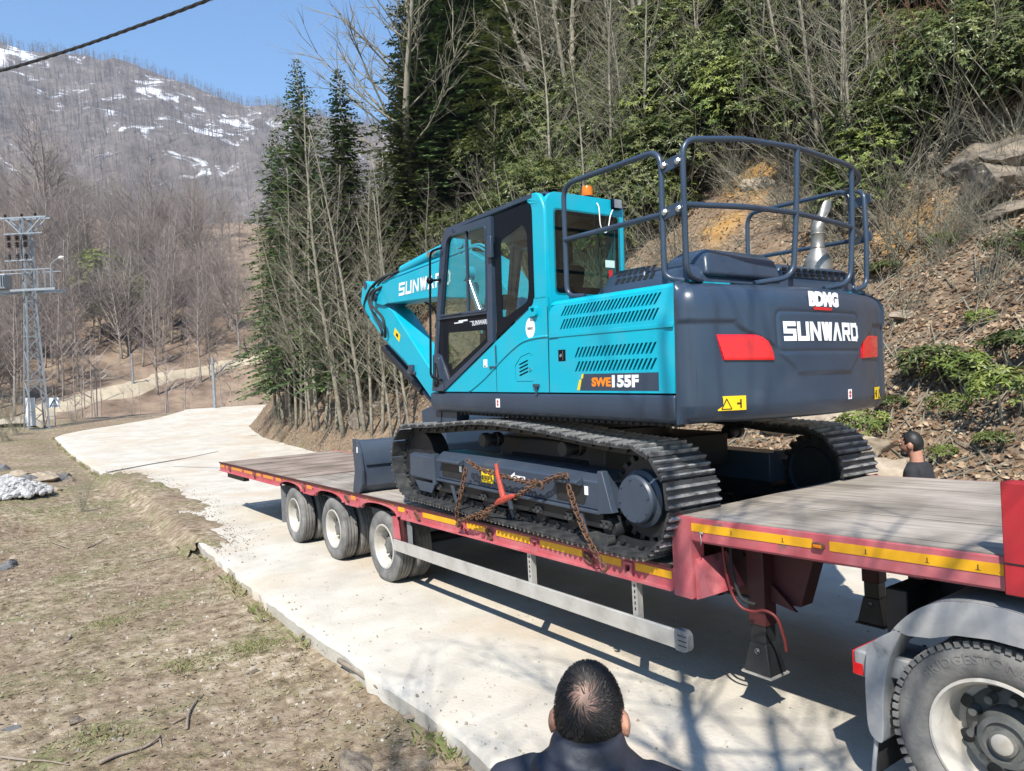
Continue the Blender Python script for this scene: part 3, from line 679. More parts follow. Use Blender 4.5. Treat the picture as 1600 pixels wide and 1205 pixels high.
for sy in (-.252, .236): mb.box((-hl_, sy, -.02), (-hl_+.035, sy+.016, -.008)).box((-hl_+.06, sy, -.02), (-hl_+.095, sy+.016, -.008)).box((hl_-.05, sy, -.02), (hl_-.02, sy+.016, -.008))
shoe_me = mb.mesh('track_shoe', MAT['trackmetal'])
mb = MB()
for gx_ in (-.07, -.012, .046): mb.prism([(gx_-.011, -.008), (gx_+.011, -.008), (gx_+.006, -.033), (gx_-.006, -.033)], 'y', -.25, .25)
gro_me = mb.mesh('grousers', MAT['grouser'])
mb = MB().box((-hl_*1.05, -.1, .008), (hl_*1.05, -.06, .07)).box((-hl_*1.05, .06, .008), (hl_*1.05, .1, .07)).tube([(hl_*.9, -.12, .04), (hl_*.9, .12, .04)], .022, 8); link_me = mb.mesh('chain_link', MAT['blackmetal'])
def disc(name, r, prof_y, m, par, c, n=32): return MB().lathe([(0.001, prof_y[0])]+[(r*k, t) for k, t in prof_y[1]]+[(0.001, prof_y[2])], c, 'y', n).build(name, m, par, smooth=35)
for side in (-1, 1):
    yc = side*.98; tr = empty('track', (0, yc, 0), 0, exc)
    for (p, d) in SH:
        # path runs top -> front -> bottom -> rear (clockwise seen from -y); outward normal is right of travel
        M = Matrix(((d.x, 0, d.y), (0, 1, 0), (d.y, 0, -d.x))).transposed()
        nrm = Vector((d.y, 0, -d.x)); inward = -nrm
        xa = Vector((d.x, 0, d.y)); za = inward; ya = za.cross(xa)
        M = Matrix((xa, ya, za)).transposed().to_4x4(); M.translation = (p.x, 0, p.y)
        o = bpy.data.objects.new('track_shoe', shoe_me); link(o, tr); o.matrix_local = M
        g = bpy.data.objects.new('grousers', gro_me); link(g, tr); g.matrix_local = M; g['kind'] = 'stuff'
        l = bpy.data.objects.new('chain_link', link_me); link(l, tr); l.matrix_local = M
    s = side; o_ = s*1
    def Y(v): return v*side            # v>0 is outwards
    # rollers, idler, sprocket
    rol = MB().lathe([(.001, -.13), (.07, -.13), (.085, -.10), (.085, -.05), (.07, -.04), (.07, .04), (.085, .05), (.085, .10), (.07, .13), (.001, .13)], (0, 0, 0), 'y', 18).mesh('track_roller', bm_, 40)
    for k in range(7):
        r = bpy.data.objects.new('track_roller', rol); link(r, tr); r.location = (-1.28+k*.41, 0, .17)
        cp = MB().box((-.05, -.008, -.03), (.05, .008, .03)).lathe([(.022, -.02), (.022, .02), (.001, .02)], (-.03, 0, 0), 'y', 8).lathe([(.022, -.02), (.022, .02), (.001, .02)], (.03, 0, 0), 'y', 8).build('roller_cap', MAT['trackmetal'], tr); cp.location = (-1.28+k*.41, Y(.16), .20)
    for k in (-.55, .62): r = bpy.data.objects.new('carrier_roller', rol); link(r, tr); r.location = (k, 0, .70); r.scale = (.8, .8, .8)
    MB().lathe([(.001, -.09), (.31, -.09), (.31, .09), (.001, .09)], (-1.79, 0, .415), 'y', 36).lathe([(.12, -.12), (.12, .12)], (-1.79, 0, .415), 'y', 24, cap=True).build('idler', bm_, tr, smooth=35)
    mb = MB().lathe([(.001, -.05), (.27, -.05), (.27, .05), (.001, .05)], (1.49, 0, .415), 'y', 36)
    for k in range(21): a = 2*pi*k/21; mb.box((.26, -.045, -.02), (.315, .045, .02), Matrix.Translation((1.49, 0, .415)) @ Matrix.Rotation(a, 4, 'Y'))
    mb.build('sprocket', bm_, tr, smooth=35)
    mb = MB().lathe([(.001, Y(.17)), (.155, Y(.17)), (.168, Y(.155)), (.172, Y(.12)), (.20, Y(.1)), (.20, Y(-.1))], (1.478, 0, .415), 'y', 40); mb.build('final_drive', sp_, tr, smooth=30)
    for k in range(8): a = 2*pi*k/8+.2; MB().lathe([(.009, Y(.17)), (.009, Y(.178)), (.001, Y(.178))], (1.478+.14*cos(a), 0, .415+.14*sin(a)), 'y', 6).build('drive_bolt', sp_, tr)
    # frame
    f = empty('track_frame', (0, 0, 0), 0, tr)
    prof = [(Y(.165), .29), (Y(.165), .495), (Y(.09), .545), (Y(-.17), .545), (Y(-.17), .29)]
    MB().prism(prof, 'x', -1.31, 1.14).build('frame_beam', sp_, f, bevel=.008)
    MB().box((-1.31, min(Y(.165), Y(.20)), .268), (1.16, max(Y(.165), Y(.20)), .29)).build('frame_flange', sp_, f, bevel=.004)
    MB().box((-1.3, min(Y(-.15), Y(.15)), .16), (1.14, max(Y(-.15), Y(.15)), .287)).build('roller_bed', bm_, f)
    MB().prism([(Y(.165), .245), (Y(.185), .26), (Y(.185), .485), (Y(.14), .50), (Y(-.1), .5), (Y(-.1), .245)], 'x', -1.86, -1.325).build('idler_guard', sp_, f, bevel=.008)
    plate('idler_guard_lip', rnd([(-1.33, .20), (-1.27, .23), (-1.29, .53), (-1.32, .53), (-1.35, .5)], .01), [], .05, sp_, f, 'xz', Y(.18))
    plate('guide_plate', [(-1.80, .22), (-1.36, .22), (-1.44, .12), (-1.7, .12)], [], .02, sp_, f, 'xz', Y(.15))
    plate('frame_end', [(1.14, .272), (1.30, .30), (1.28, .33), (1.19, .585), (1.14, .585)], [], .06, sp_, f, 'xz', Y(.172), bevel=.005)
    plate('frame_end_web', [(1.14, .29), (1.22, .31), (1.16, .56), (1.14, .56)], [], .25, sp_, f, 'xz', Y(.02))
    for xa, xb in ((-1.22, -.72), (.60, 1.0)):          # tie-down windows and the steps over them
        plate('frame_window', rnd([(xa+.02, .315), (xb-.05, .315), (xb, .445), (xa+.02, .445)], .012), [], .004, MAT['blackmetal'], f, 'xz', Y(.1665))
        MB().prism([(Y(.166), .452), (Y(.166), .515), (Y(.235), .492), (Y(.235), .47), (Y(.2), .452)], 'x', xa+.03, xb-.06).build('frame_step', sp_, f, bevel=.006)
        MB().box((xa+.36, min(Y(.168), Y(.1715)), .39), (xa+.40, max(Y(.168), Y(.1715)), .455)).build('step_sticker', MAT['white'], f)
    if side < 0:
        MB().box((-.47, -.171, .335), (-.28, -.1655, .455)).build('warning_sticker', MAT['yellow'], f)
        for k in range(7): MB().box((-.455+k*.024, -.1735, .365+.006*(k % 2)), (-.440+k*.024, -.1715, .40)).build('sticker_mark', MAT['ink'], f)
        plate('arrow_sticker', [(-.02, .43), (.05, .47), (.05, .445), (.2, .445), (.2, .41), (.05, .41), (.05, .385)], [], .002, MAT['white'], f, 'xz', -.1665)
    for k in range(3): x = -1.0+k*.95; plate('roller_guard', [(x, .25), (x+.05, .25), (x+.12, .10), (x+.09, .085)], [], .012, sp_, f, 'xz', Y(.19))
    mb = MB().tube([(1.05, Y(.14), .09), (1.05, Y(.21), .09)], .035, 12).tube([(1.22, Y(.14), .09), (1.22, Y(.21), .09)], .035, 12).box((1.03, min(Y(.13), Y(.2)), .05), (1.24, max(Y(.13), Y(.2)), .125)); mb.build('chain_guard', MAT['trackmetal'], f, smooth=35)
# ---- centre frame, slew ring, blade
car = MB().box((-.75, -.75, .42), (.75, .75, .72)).prism([(-1.0, .35), (1.0, .35), (.7, .62), (-.7, .62)], 'x', -.55, .55); car.build('centre_frame', bm_, exc, bevel=.02)  # black here paints in the deep shade between the tracks
MB().lathe([(.001, .70), (.56, .70), (.56, .80), (.6, .82), (.6, .93), (.001, .93)], (0, 0, 0), 'z', 40).build('slew_ring', bm_, exc, smooth=35)
bl = [(-3.37, -.085), (-3.22, -.085), (-3.14, .0), (-3.12, .2), (-3.16, .38), (-3.26, .53), (-3.33, .545), (-3.36, .50), (-3.30, .36), (-3.27, .2), (-3.28, .05)]
blade = empty('dozer_blade', (0, 0, 0), 0, exc)
MB().prism([(a, b) for a, b in bl], 'y', -1.16, 1.16).build('mouldboard', sp_, blade, bevel=.006)
for s in (-1, 1): plate('blade_end', rnd([(-3.385, -.09), (-3.20, -.09), (-3.10, .02), (-3.085, .2), (-3.14, .4), (-3.24, .56), (-3.36, .56), (-3.34, .36), (-3.31, .18), (-3.35, .04)], .015), [], .03, sp_, blade, 'xz', s*1.17, bevel=.004)
MB().box((-3.23, -1.1875, .40), (-3.2, -1.1855, .47)).build('sticker', MAT['white'], blade)
for s in (-1, 1): MB().bar((-3.15, s*.45, .2), (-.7, s*.45, .45), .14, .16).build('blade_arm', bm_, blade, bevel=.01)  # arms coloured black in place of the shadow they lie in
MB().box((-3.12, -1.12, .255), (-3.10, 1.12, .275)).build('blade_rib', sp_, blade)
# ---- house: platform, skirts
MB().box((-1.32, -1.02, .95), (1.9, 1.02, 1.10)).build('platform', bm_, exc, bevel=.01)
for s in (-1, 1):
    pr = [(s*1.13, 1.142), (s*1.158, 1.135), (s*1.165, 1.115), (s*1.165, 1.02), (s*1.15, .975), (s*1.11, .948), (s*1.0, .945), (s*1.0, 1.142)]
    MB().prism(pr, 'x', -1.36, 1.885).build('side_skirt', gr, exc, bevel=.01)
    mb = MB()
    for k in range(44): x = -1.3+k*.072; mb.box((x, s*1.05-.03, .925), (x+.045, s*1.05+.03, .946))
    o = mb.build('skirt_rubber', MAT['rubber'], exc); o['kind'] = 'stuff'
    plate('skirt_nose', rnd([(-1.40, .95), (-1.395, .85), (-1.32, .77), (-1.05, .80), (-.98, .87), (-.98, .945), (-1.33, .945)], [.02, .05, .05, .05, .05, 0, 0], 5), [], .14, gr, exc, 'xz', s*1.02, bevel=.012)
    plate('nose_joint', [(-1.30, .775), (-1.292, .775), (-1.27, .945), (-1.278, .945)], [], .006, bm_, exc, 'xz', s*1.094)
MB().box((-1.355, -1.0, .95), (-1.32, -.3, 1.14)).build('front_skirt', gr, exc, bevel=.01)
# ---- turquoise side panels
YS_ = -1.15
def slots(x0, x1, n, z0, z1, sl=.05, wf=.52):
    p = (x1-x0)/n; out = []
    for i in range(n): a = x0+i*p; out.append([(a, z0), (a+p*wf, z0), (a+p*wf+sl, z1), (a+sl, z1)])
    return out
holes = slots(.735, 1.745, 27, 1.73, 1.805)+slots(.73, 1.735, 27, 1.63, 1.705)+slots(.895, 1.71, 20, 1.41, 1.485)+slots(.895, 1.71, 20, 1.305, 1.38)
def side_fn(u, v, t):                               # shoulder leans in above the upper louvres; a pressed crease at 1.59
    y = YS_-t
    if v > 1.62: y += .02*((v-1.62)/.2)**2
    return (u, y, v)
for s in (-1, 1):
    if s < 0:
        sidep = plate('engine_door', rnd([(.585, 1.148), (1.885, 1.148), (1.89, 1.825), (.63, 1.825), (.585, 1.78)], [0, 0, .01, .05, .05]), holes, .02, cy, exc, fn=side_fn)
    else:
        plate('engine_door', rnd([(-.2, 1.148), (1.885, 1.148), (1.89, 1.825), (-.2, 1.825)], .01), [], .02, cy, exc, fn=lambda u, v, t: (u, -YS_+t-.0, v))
    sh = [(s*1.158, 1.80), (s*1.138, 1.826), (s*1.10, 1.851), (s*1.03, 1.866), (s*.6, 1.872), (s*.6, 1.83), (s*1.02, 1.84), (s*1.1, 1.82), (s*1.125, 1.80)]
    sh = [(s*1.139, 1.826), (s*1.128, 1.846), (s*1.09, 1.862), (s*1.02, 1.872), (s*.6, 1.876), (s*.6, 1.84), (s*1.0, 1.845), (s*1.07, 1.835), (s*1.11, 1.815)]
    MB().prism(sh, 'x', .60 if s < 0 else -.2, 1.89).build('shoulder_panel', cy, exc, smooth=50)
crs = [(.60, 1.580), (1.2, 1.583), (1.885, 1.583)]
MB().prism([(.595, 1.572), (1.885, 1.572), (1.885, 1.600), (.595, 1.600)], 'y', YS_-.010, YS_-.0155).build('press_line', cy, exc, bevel=.0025)
MB().box((.62, -1.11, 1.15), (1.87, -1.08, 1.83)).build('engine_bay', MAT['blackpaint'], exc)
MB().box((.62, -1.08, 1.12), (1.87, 1.08, 1.82)).build('engine_block', MAT['blackpaint'], exc)
cabp = plate('cab_side_panel', [(-1.08, 1.148), (.577, 1.148), (.577, 1.90), (.41, 1.90), (.395, 1.86), (.355, 1.825)], [rnd([(.12, 1.235), (.37, 1.235), (.37, 1.44), (.33, 1.47), (.20, 1.44), (.12, 1.37)], .015)], .02, cy, exc, 'xz', YS_)
vent = plate('vent_hatch', rnd([(.124, 1.239), (.366, 1.239), (.366, 1.436), (.328, 1.466), (.202, 1.436), (.124, 1.367)], .015), [rnd([(.17, z), (.30, z+.035), (.30, z+.05), (.17, z+.015)], .006, 2) for z in (1.275, 1.305, 1.335, 1.365)], .014, cy, exc, 'xz', YS_)
MB().box((.13, -1.12, 1.24), (.36, -1.118, 1.44)).build('vent_back', MAT['ink'], vent)
MB().lathe([(.014, -.016), (.014, 0), (.001, -.016)], (.335, YS_, 1.335), 'y', 12).build('hatch_lock', MAT['chrome'], vent)
cab_cr = bez([(-.62, 1.15, 0), (-.35, 1.27, 0), (-.08, 1.42, 0), (.1, 1.51, 0), (.25, 1.565, 0), (.42, 1.585, 0), (.575, 1.588, 0)], 6)
mb = MB(); mb.tube([(p.x, YS_-.009, p.y) for p in cab_cr], .011, 6); mb.build('press_line', cy, exc, smooth=True)
MB().box((-.165, YS_-.0115, 1.15), (-.160, YS_-.0095, 1.56)).box((.5785, YS_-.0115, 1.15), (.5835, YS_-.0095, 1.82)).build('panel_gap', MAT['ink'], exc)
MB().tube([(-.16, YS_-.015, 1.545), (-.155, YS_-.016, 1.38)], .007, 6).box((-.26, YS_-.02, 1.355), (-.155, YS_-.008, 1.372)).build('side_latch', gr, exc)
MB().box((.385, YS_-.03, 1.188), (.455, YS_-.008, 1.215)).box((.41, YS_-.025, 1.12), (.43, YS_-.012, 1.19)).build('hatch_hook', gr, exc, bevel=.003)
# lock, labels, sticker on the side
lk = MB().box((.705, YS_-.012, 1.388), (.792, YS_-.0085, 1.475)).build('door_lock', MAT['blackpaint'], exc); MB().lathe([(.014, -.004), (.014, 0), (.001, -.006)], (.74, YS_-.013, 1.432), 'y', 12).box((.762, YS_-.016, 1.395), (.766, YS_-.012, 1.468)).build('lock_barrel', MAT['chrome'], lk)
lab = plate('model_plate', [(.955, 1.165), (1.75, 1.165), (1.75, 1.286), (1.0, 1.286), (.99, 1.25), (.975, 1.25)], [], .002, gr, exc, 'xz', YS_-.011)
plate('plate_stripe', [(.92, 1.167), (.948, 1.167), (.978, 1.245), (.95, 1.245)], [], .002, MAT['yellow'], lab, 'xz', YS_-.011); plate('plate_stripe', [(.968, 1.252), (.99, 1.252), (.998, 1.286), (.98, 1.286)], [], .002, MAT['yellow'], lab, 'xz', YS_-.011)
text('plate_text', 'SWE', .083, MAT['orange'], lab, lambda u, v, t: (1.19+u, YS_-.0135-t, 1.222+v), bold=.004, sx=1.2)
text('plate_text', '155F', .107, MAT['white'], lab, lambda u, v, t: (1.425+u, YS_-.0135-t, 1.226+v), bold=.006, sx=1.28, spacing=1.05)
st = plate('oval_sticker', [(.352+.062*cos(2*pi*k/28), 1.665+.083*sin(2*pi*k/28)) for k in range(28)], [], .002, MAT['white'], exc, 'xz', YS_-.012); text('sticker_text', 'RINO', .03, MAT['ink'], st, lambda u, v, t: (.352+u, YS_-.0135-t, 1.662+v), th=.001, bold=.001)
hk = plate('lift_hook', rnd([(.37, 1.755), (.46, 1.755), (.46, 1.835), (.37, 1.835)], .02), [rnd([(.39, 1.79), (.44, 1.79), (.44, 1.82), (.39, 1.82)], .008)], .045, cy, exc, 'xz', YS_-.015, bevel=.006)
s1 = MB().box((-.365, YS_-.0125, 1.365), (-.305, YS_-.010, 1.435)).build('side_sticker', MAT['white'], exc); MB().box((-.352, YS_-.0135, 1.37), (-.33, YS_-.0125, 1.382)).build('sticker_mark', MAT['ink'], s1)
s2 = MB().box((-.175, -1.1675, 1.015), (-.115, -1.1655, 1.09)).build('hazard_sticker', MAT['white'], exc); plate('sticker_mark', [(-.145, 1.085), (-.128, 1.06), (-.139, 1.06), (-.139, 1.045), (-.128, 1.045), (-.145, 1.02), (-.162, 1.045), (-.151, 1.045), (-.151, 1.06), (-.162, 1.06)], [], .001, MAT['redsticker'], s2, 'xz', -1.1685)
# ---- cab
cab = empty('cab', (0, 0, 0), 0, exc)
CY0, CY1 = -1.15, -.33
FX = lambda z: -1.31+(z-1.147)*.178           # raked front edge
def cyan_pillar(y): pass
plate('rear_pillar', rnd([(.41, 1.88), (.575, 1.88), (.575, 2.60), (.50, 2.735), (.34, 2.735), (.34, 2.68), (.39, 2.65), (.405, 2.60)], [0, 0, .05, .06, 0, .01, .02, .02]), [], .05, cy, cab, 'xz', CY0+.015, bevel=.012)
plate('rear_pillar', rnd([(.41, 1.88), (.575, 1.88), (.575, 2.60), (.50, 2.735), (.34, 2.735), (.34, 2.68), (.405, 2.60)], .02), [], .05, cy, cab, 'xz', CY1-.015, bevel=.012)
plate('rear_wall', rnd([(CY0+.02, 1.70), (CY1-.02, 1.70), (CY1-.0, 2.66), (CY1-.06, 2.725), (CY0+.06, 2.725), (CY0, 2.66)], [0, 0, .03, .04, .04, .03]), [rnd([(CY0+.085, 1.93), (CY1-.06, 1.93), (CY1-.06, 2.585), (CY0+.085, 2.585)], .04)], .05, cy, cab, 'yz', .56, bevel=.01)
g_ = plate('rear_window', rnd([(CY0+.07, 1.915), (CY1-.045, 1.915), (CY1-.045, 2.6), (CY0+.07, 2.6)], .04), [], .006, MAT['glassdark'], cab, 'yz', .583)
plate('window_frit', rnd([(CY0+.068, 1.913), (CY1-.043, 1.913), (CY1-.043, 2.602), (CY0+.068, 2.602)], .04), [rnd([(CY0+.12, 1.985), (CY1-.09, 1.985), (CY1-.09, 2.555), (CY0+.12, 2.555)], .05)], .003, MAT['blackpaint'], g_, 'yz', .579)
# dark strip along the roof edge and the roof
MB().prism(rnd([(FX(2.7)+.0, 2.62), (FX(2.7)+.06, 2.70), (.42, 2.735), (.42, 2.70), (FX(2.7)+.10, 2.668)], .015), 'y', CY0-.012, CY0+.06).build('roof_edge', gr, cab, bevel=.006)
MB().prism([(FX(2.7)+.03, 2.68), (.55, 2.71), (.5, 2.74), (FX(2.7)+.2, 2.735)], 'y', CY0+.05, CY1-.01).build('roof', gr, cab, bevel=.015)
MB().prism([(FX(2.7)+.05, 2.62), (.52, 2.66), (.52, 2.68), (FX(2.7)+.05, 2.64)], 'y', CY0+.08, CY1-.05).build('headliner', MAT['interiorgrey'], cab)
# door: frame plate with upper and lower panes
DG = lambda x: 1.148+(x+1.08)*.459+.035
door = empty('door', (0, 0, 0), 0, cab)
up = rnd([(-1.085, 1.885), (-.275, 1.87), (-.255, 2.60), (-.92, 2.612)], [.01, .01, .06, .09], 5)
lo = [(-1.165, 1.845), (-.27, 1.835), (-.27, DG(-.27)+.03), (-.98, DG(-.98)+.03), (-1.03, 1.35), (-1.12, 1.50), (-1.185, 1.52)]
outer = rnd([(FX(1.15), 1.152), (-1.075, 1.152), (-.185, DG(-.185)-.012), (-.165, 2.665), (-.95, 2.672), (FX(2.58), 2.56)], [.01, 0, 0, .01, .12, .12], 6)
plate('door_frame', outer, [up, lo], .04, gr, door, 'xz', CY0-.004, bevel=.007)
plate('door_seal', rnd([(-1.10, 1.87), (-.262, 1.856), (-.243, 2.614), (-.925, 2.627)], [.01, .01, .06, .09], 5), [up], .012, gr, door, 'xz', CY0-.026, bevel=.004)
pu = plate('upper_pane', up, [], .006, MAT['glass'], door, 'xz', CY0+.002); 
pl_ = plate('lower_pane', lo, [], .006, MAT['glass'], door, 'xz', CY0+.002)
plate('pane_frit', lo, [rnd([(-.98, 1.71), (-.32, 1.695), (-.32, DG(-.32)+.085), (-.92, DG(-.92)+.10), (-1.0, 1.43)], .015)], .004, MAT['blackpaint'], pl_, 'xz', CY0-.006)
text('pane_text', 'SUNWARD', .06, MAT['signwhite'], pl_, lambda u, v, t: (-.40+u, CY0-.0095-t, 1.765+v), bold=.001, sx=.95, th=.001)
MB().box((-.86, CY0-.0095, 1.786), (-.70, CY0-.0085, 1.797)).box((-.78, CY0-.0095, 1.797), (-.62, CY0-.0085, 1.812)).box((-.58, CY0-.0095, 1.784), (-.53, CY0-.0085, 1.789)).build('pane_mark', MAT['signwhite'], pl_)
MB().box((-.62, CY0-.012, 1.875), (-.595, CY0+.01, 2.61)).build('pane_divider', gr, pu)
MB().box((-1.06, CY0-.016, 1.852), (-.27, CY0-.004, 1.882)).build('door_rail', gr, door, bevel=.003)
MB().box((-.20, CY0-.055, 2.30), (-.13, CY0-.02, 2.49)).build('door_hinge', gr, door, bevel=.008)
hn = plate('door_handle_recess', rnd([(-1.235, 1.19), (-1.145, 1.19), (-1.13, 1.25), (-1.165, 1.40), (-1.2, 1.43), (-1.225, 1.42)], .02), [], .004, MAT['ink'], door, 'xz', CY0-.0255)
MB().tube([(-1.17, CY0-.03, 1.22), (-1.175, CY0-.04, 1.26), (-1.19, CY0-.03, 1.37)], .008, 6).build('door_handle', bm_, hn, smooth=True)
plate('handle_surround', rnd([(-1.275, 1.155), (-1.05, 1.155), (-1.10, 1.31), (-1.14, 1.48), (-1.18, 1.51), (-1.25, 1.51)], .02), [rnd([(-1.235, 1.19), (-1.145, 1.19), (-1.13, 1.25), (-1.165, 1.40), (-1.2, 1.43), (-1.225, 1.42)], .02)], .012, gr, door, 'xz', CY0-.03, bevel=.004)
MB().lathe([(.018, -.006), (.018, 0), (.001, -.006)], (-.80, CY0-.024, 2.645), 'y', 12).build('door_knob', gr, door)
# fixed quarter window behind the door
q_out = rnd([(-.15, DG(-.15)+.005), (.375, DG(.36)+.01), (.41, 1.95), (.405, 2.60), (.36, 2.675), (-.145, 2.665)], [0, .02, .05, .06, .03, 0], 5)
q_in = rnd([(-.055, DG(-.05)+.13), (.02, DG(.02)+.1), (.31, DG(.29)+.07), (.335, 1.98), (.33, 2.44), (.27, 2.52), (-.055, 2.44)], [.02, .02, .03, .06, .04, .04, .03], 4)
qw = plate('quarter_window', q_out, [], .006, MAT['glass'], cab, 'xz', CY0+.004)
plate('window_frit', q_out, [q_in], .004, MAT['blackpaint'], qw, 'xz', CY0-.002)
plate('lower_sill', [(-1.08, 1.15), (-.15, DG(-.15)-.03), (.36, DG(.36)-.03), (.36, 1.15)], [], .02, MAT['interior'], cab, 'xz', CY0+.03)
# front and far side of the cab
far_o = rnd([(FX(1.15), 1.15), (.57, 1.15), (.57, 2.70), (-.95, 2.70), (FX(2.58), 2.58)], [0, 0, .05, .1, .1]); far_h = [rnd([(FX(1.6)+.10, 1.60), (.45, 1.60), (.45, 2.55), (-.9, 2.55)], .06)]
plate('far_side_frame', far_o, far_h, .04, gr, cab, 'xz', CY1-.0); plate('far_side_pane', far_h[0], [], .006, MAT['glass'], cab, 'xz', CY1)
for y in (CY0+.01, CY1-.0): MB().bar((FX(1.15)+.03, y, 1.15), (FX(2.6)+.03, y, 2.6), .06, .06).build('front_pillar', gr, cab, bevel=.01)
MB().add([(FX(1.3)+.01, CY0+.04, 1.3), (FX(1.3)+.01, CY1-.03, 1.3), (FX(2.58)+.01, CY1-.03, 2.58), (FX(2.58)+.01, CY0+.04, 2.58)], [(0, 1, 2, 3)]).build('windscreen', MAT['glass'], cab)
MB().box((FX(1.15), CY0+.03, 1.12), (FX(1.15)+.05, CY1-.03, 1.32)).build('front_panel', gr, cab, bevel=.01)
# cab interior
seat = empty('operator_seat', (0, 0, 0), 0, cab)
MB().box((-.42, -.98, 1.50), (.12, -.5, 1.62)).build('seat_cushion', MAT['interior'], seat, bevel=.04, seg=3)
MB().prism(rnd([(.0, 1.6), (.16, 1.6), (.30, 2.2), (.2, 2.24)], .05), 'y', -.97, -.51).build('seat_back', MAT['interior'], seat, bevel=.03)
MB().box((.2, -.85, 2.22), (.29, -.63, 2.44)).build('headrest', MAT['interior'], seat, bevel=.03)
MB().box((-.36, -.95, 1.2), (.1, -.53, 1.5)).build('seat_base', MAT['interior'], seat)
for y in (-1.03, -.5): MB().box((-.62, y, 1.58), (-.1, y+.1, 1.68)).tube([(-.55, y+.05, 1.68), (-.58, y+.05, 1.86)], .018, 8).sphere((-.585, y+.05, 1.88), .035).build('armrest_console', MAT['interior'], seat, smooth=40)
MB().box((-1.2, CY0+.05, 1.14), (.5, CY1-.04, 1.17)).build('cab_floor', MAT['interiorgrey'], cab)
MB().box((-1.12, -.95, 1.2), (-.8, -.45, 1.22)).box((-1.05, -.9, 1.25), (-.9, -.8, 1.4)).box((-1.05, -.7, 1.25), (-.9, -.6, 1.4)).build('pedals', MAT['interior'], cab)
MB().tube([(-.95, -.74, 1.2), (-1.0, -.74, 1.75), (-.96, -.72, 2.1)], .015, 6).box((-1.02, -.5, 1.95), (-.97, -.38, 2.1)).build('display_arm', MAT['interior'], cab)
MB().box((.50, -1.05, 1.17), (.535, -.4, 1.95)).build('cab_rear_trim', MAT['interior'], cab)
MB().box((.586, -.545, 2.16), (.589, -.445, 2.22)).build('window_note', mat('notegreen', (.55, .72, .66)), cab); MB().box((.586, -.51, 2.02), (.589, -.47, 2.14)).build('emergency_hammer', MAT['redsticker'], cab)
MB().box((.55, -.05, 1.2), (.6, -.0, 1.3)).build('cab_mount', bm_, cab)
# beacon, work lamp and their leads
bc = empty('beacon', (.49, -.64, 2.74), 0, cab); MB().lathe([(.055, -.02), (.055, .012), (.001, .012)], (0, 0, 0), 'z', 20, cap=True).build('beacon_base', MAT['blackpaint'], bc, smooth=40); MB().lathe([(.048, .012), (.046, .075), (.038, .095), (.001, .1)], (0, 0, 0), 'z', 20).build('beacon_lens', MAT['amber'], bc, smooth=40)
wl = empty('work_lamp', (.585, -.42, 2.69), 0, cab); MB().box((-.03, -.05, -.045), (.035, .05, .045)).build('lamp_body', MAT['blackpaint'], wl, bevel=.012); MB().box((.0355, -.04, -.035), (.038, .04, .035)).build('lamp_lens', MAT['galv'], wl)
MB().tube(bez([(.5, -.62, 2.73), (.6, -.62, 2.66), (.62, -.62, 2.5), (.61, -.57, 2.44), (.61, -.53, 2.47), (.61, -.5, 2.58), (.6, -.46, 2.64)], 6), .005, 5).build('lamp_lead', MAT['white'], cab, smooth=True)
# mirror arm at the front corner
MB().tube(fillet([(-.99, -1.2, 2.52), (-1.12, -1.24, 2.50), (-1.15, -1.24, 2.44), (-1.205, -1.24, 1.29), (-1.06, -1.2, 1.26)], .05), .012, 7).build('hand_bar', MAT['blackpaint'], cab, smooth=True)
MB().sphere((-1.165, -1.24, 2.225), .035, 12, 8).tube([(-1.165, -1.24, 2.225), (-1.06, -1.18, 2.225)], .012, 6).build('bar_clamp', MAT['blackpaint'], cab, smooth=True)
# ---- counterweight
cw = empty('counterweight', (0, 0, 0), 0, exc)
foot = [(1.89, -1.155), (1.93, -1.155), (1.985, -1.135), (2.03, -1.08), (2.065, -.98)]
for k in range(-9, 10): y = k*.1; foot.append((2.225-.155*(abs(y)/.92)**2.0, y))
foot += [(2.065, .98), (2.03, 1.08), (1.985, 1.135), (1.93, 1.155), (1.89, 1.155)]
FP = bez([Vector((a, b, 0)) for a, b in foot], 10)
FN = []
for i, p in enumerate(FP):
    t = (FP[min(i+1, len(FP)-1)]-FP[max(i-1, 0)]).normalized(); FN.append(Vector((t.y, -t.x, 0)))
def cw_rear(y): return 2.225-.155*(abs(y)/.92)**2.0
def cw_off(y, z):
    # the raised band and the panel hanging from it
    wp = .80-.32*sstep(1.60, 1.40, z)-.16*sstep(1.42, 1.25, z)
    a = max(sstep(1.585, 1.615, z), sstep(wp+.02, wp-.02, abs(y))*sstep(1.235, 1.265, z))
    v = .016*a
    # outline round the name panel
    dx = abs(y+.01)-.475; dz = abs(z-1.532)-.135; c = .05
    q = sqrt(max(dx+c, 0)**2+max(dz+c, 0)**2)+min(max(dx+c, dz+c), 0)-c
    v -= .009*math.exp(-(q/.009)**2)
    return v
ZP = [(.945, -.34), (.946, -.2), (.949, -.12), (.957, -.075), (.975, -.04), (1.0, -.02), (1.04, -.008)]
z = 1.06
while z < 1.70: ZP.append((z, 0.0)); z += .011
ZP += [(1.72, -.001), (1.75, -.006), (1.775, -.015), (1.80, -.03), (1.82, -.05), (1.84, -.085), (1.853, -.13), (1.862, -.2), (1.865, -.34)]
mb = MB(); nf = len(FP)
for z, off in ZP:
    for p, nn in zip(FP, FN):
        lean = -.045*max(0, (z-1.1)/.75)
        ed = sstep(1.89, 1.96, p.x) if abs(p.y) > 1.0 else 1
        o = off*ed+(cw_off(p.y, z)*ed if 1.05 < z < 1.80 else (.016*ed if z >= 1.8 else 0))
        q = p+nn*o+Vector((lean*(1 if abs(p.y) < 1.1 else .3), 0, 0)); mb.v.append((max(q.x, 1.892), q.y, z))
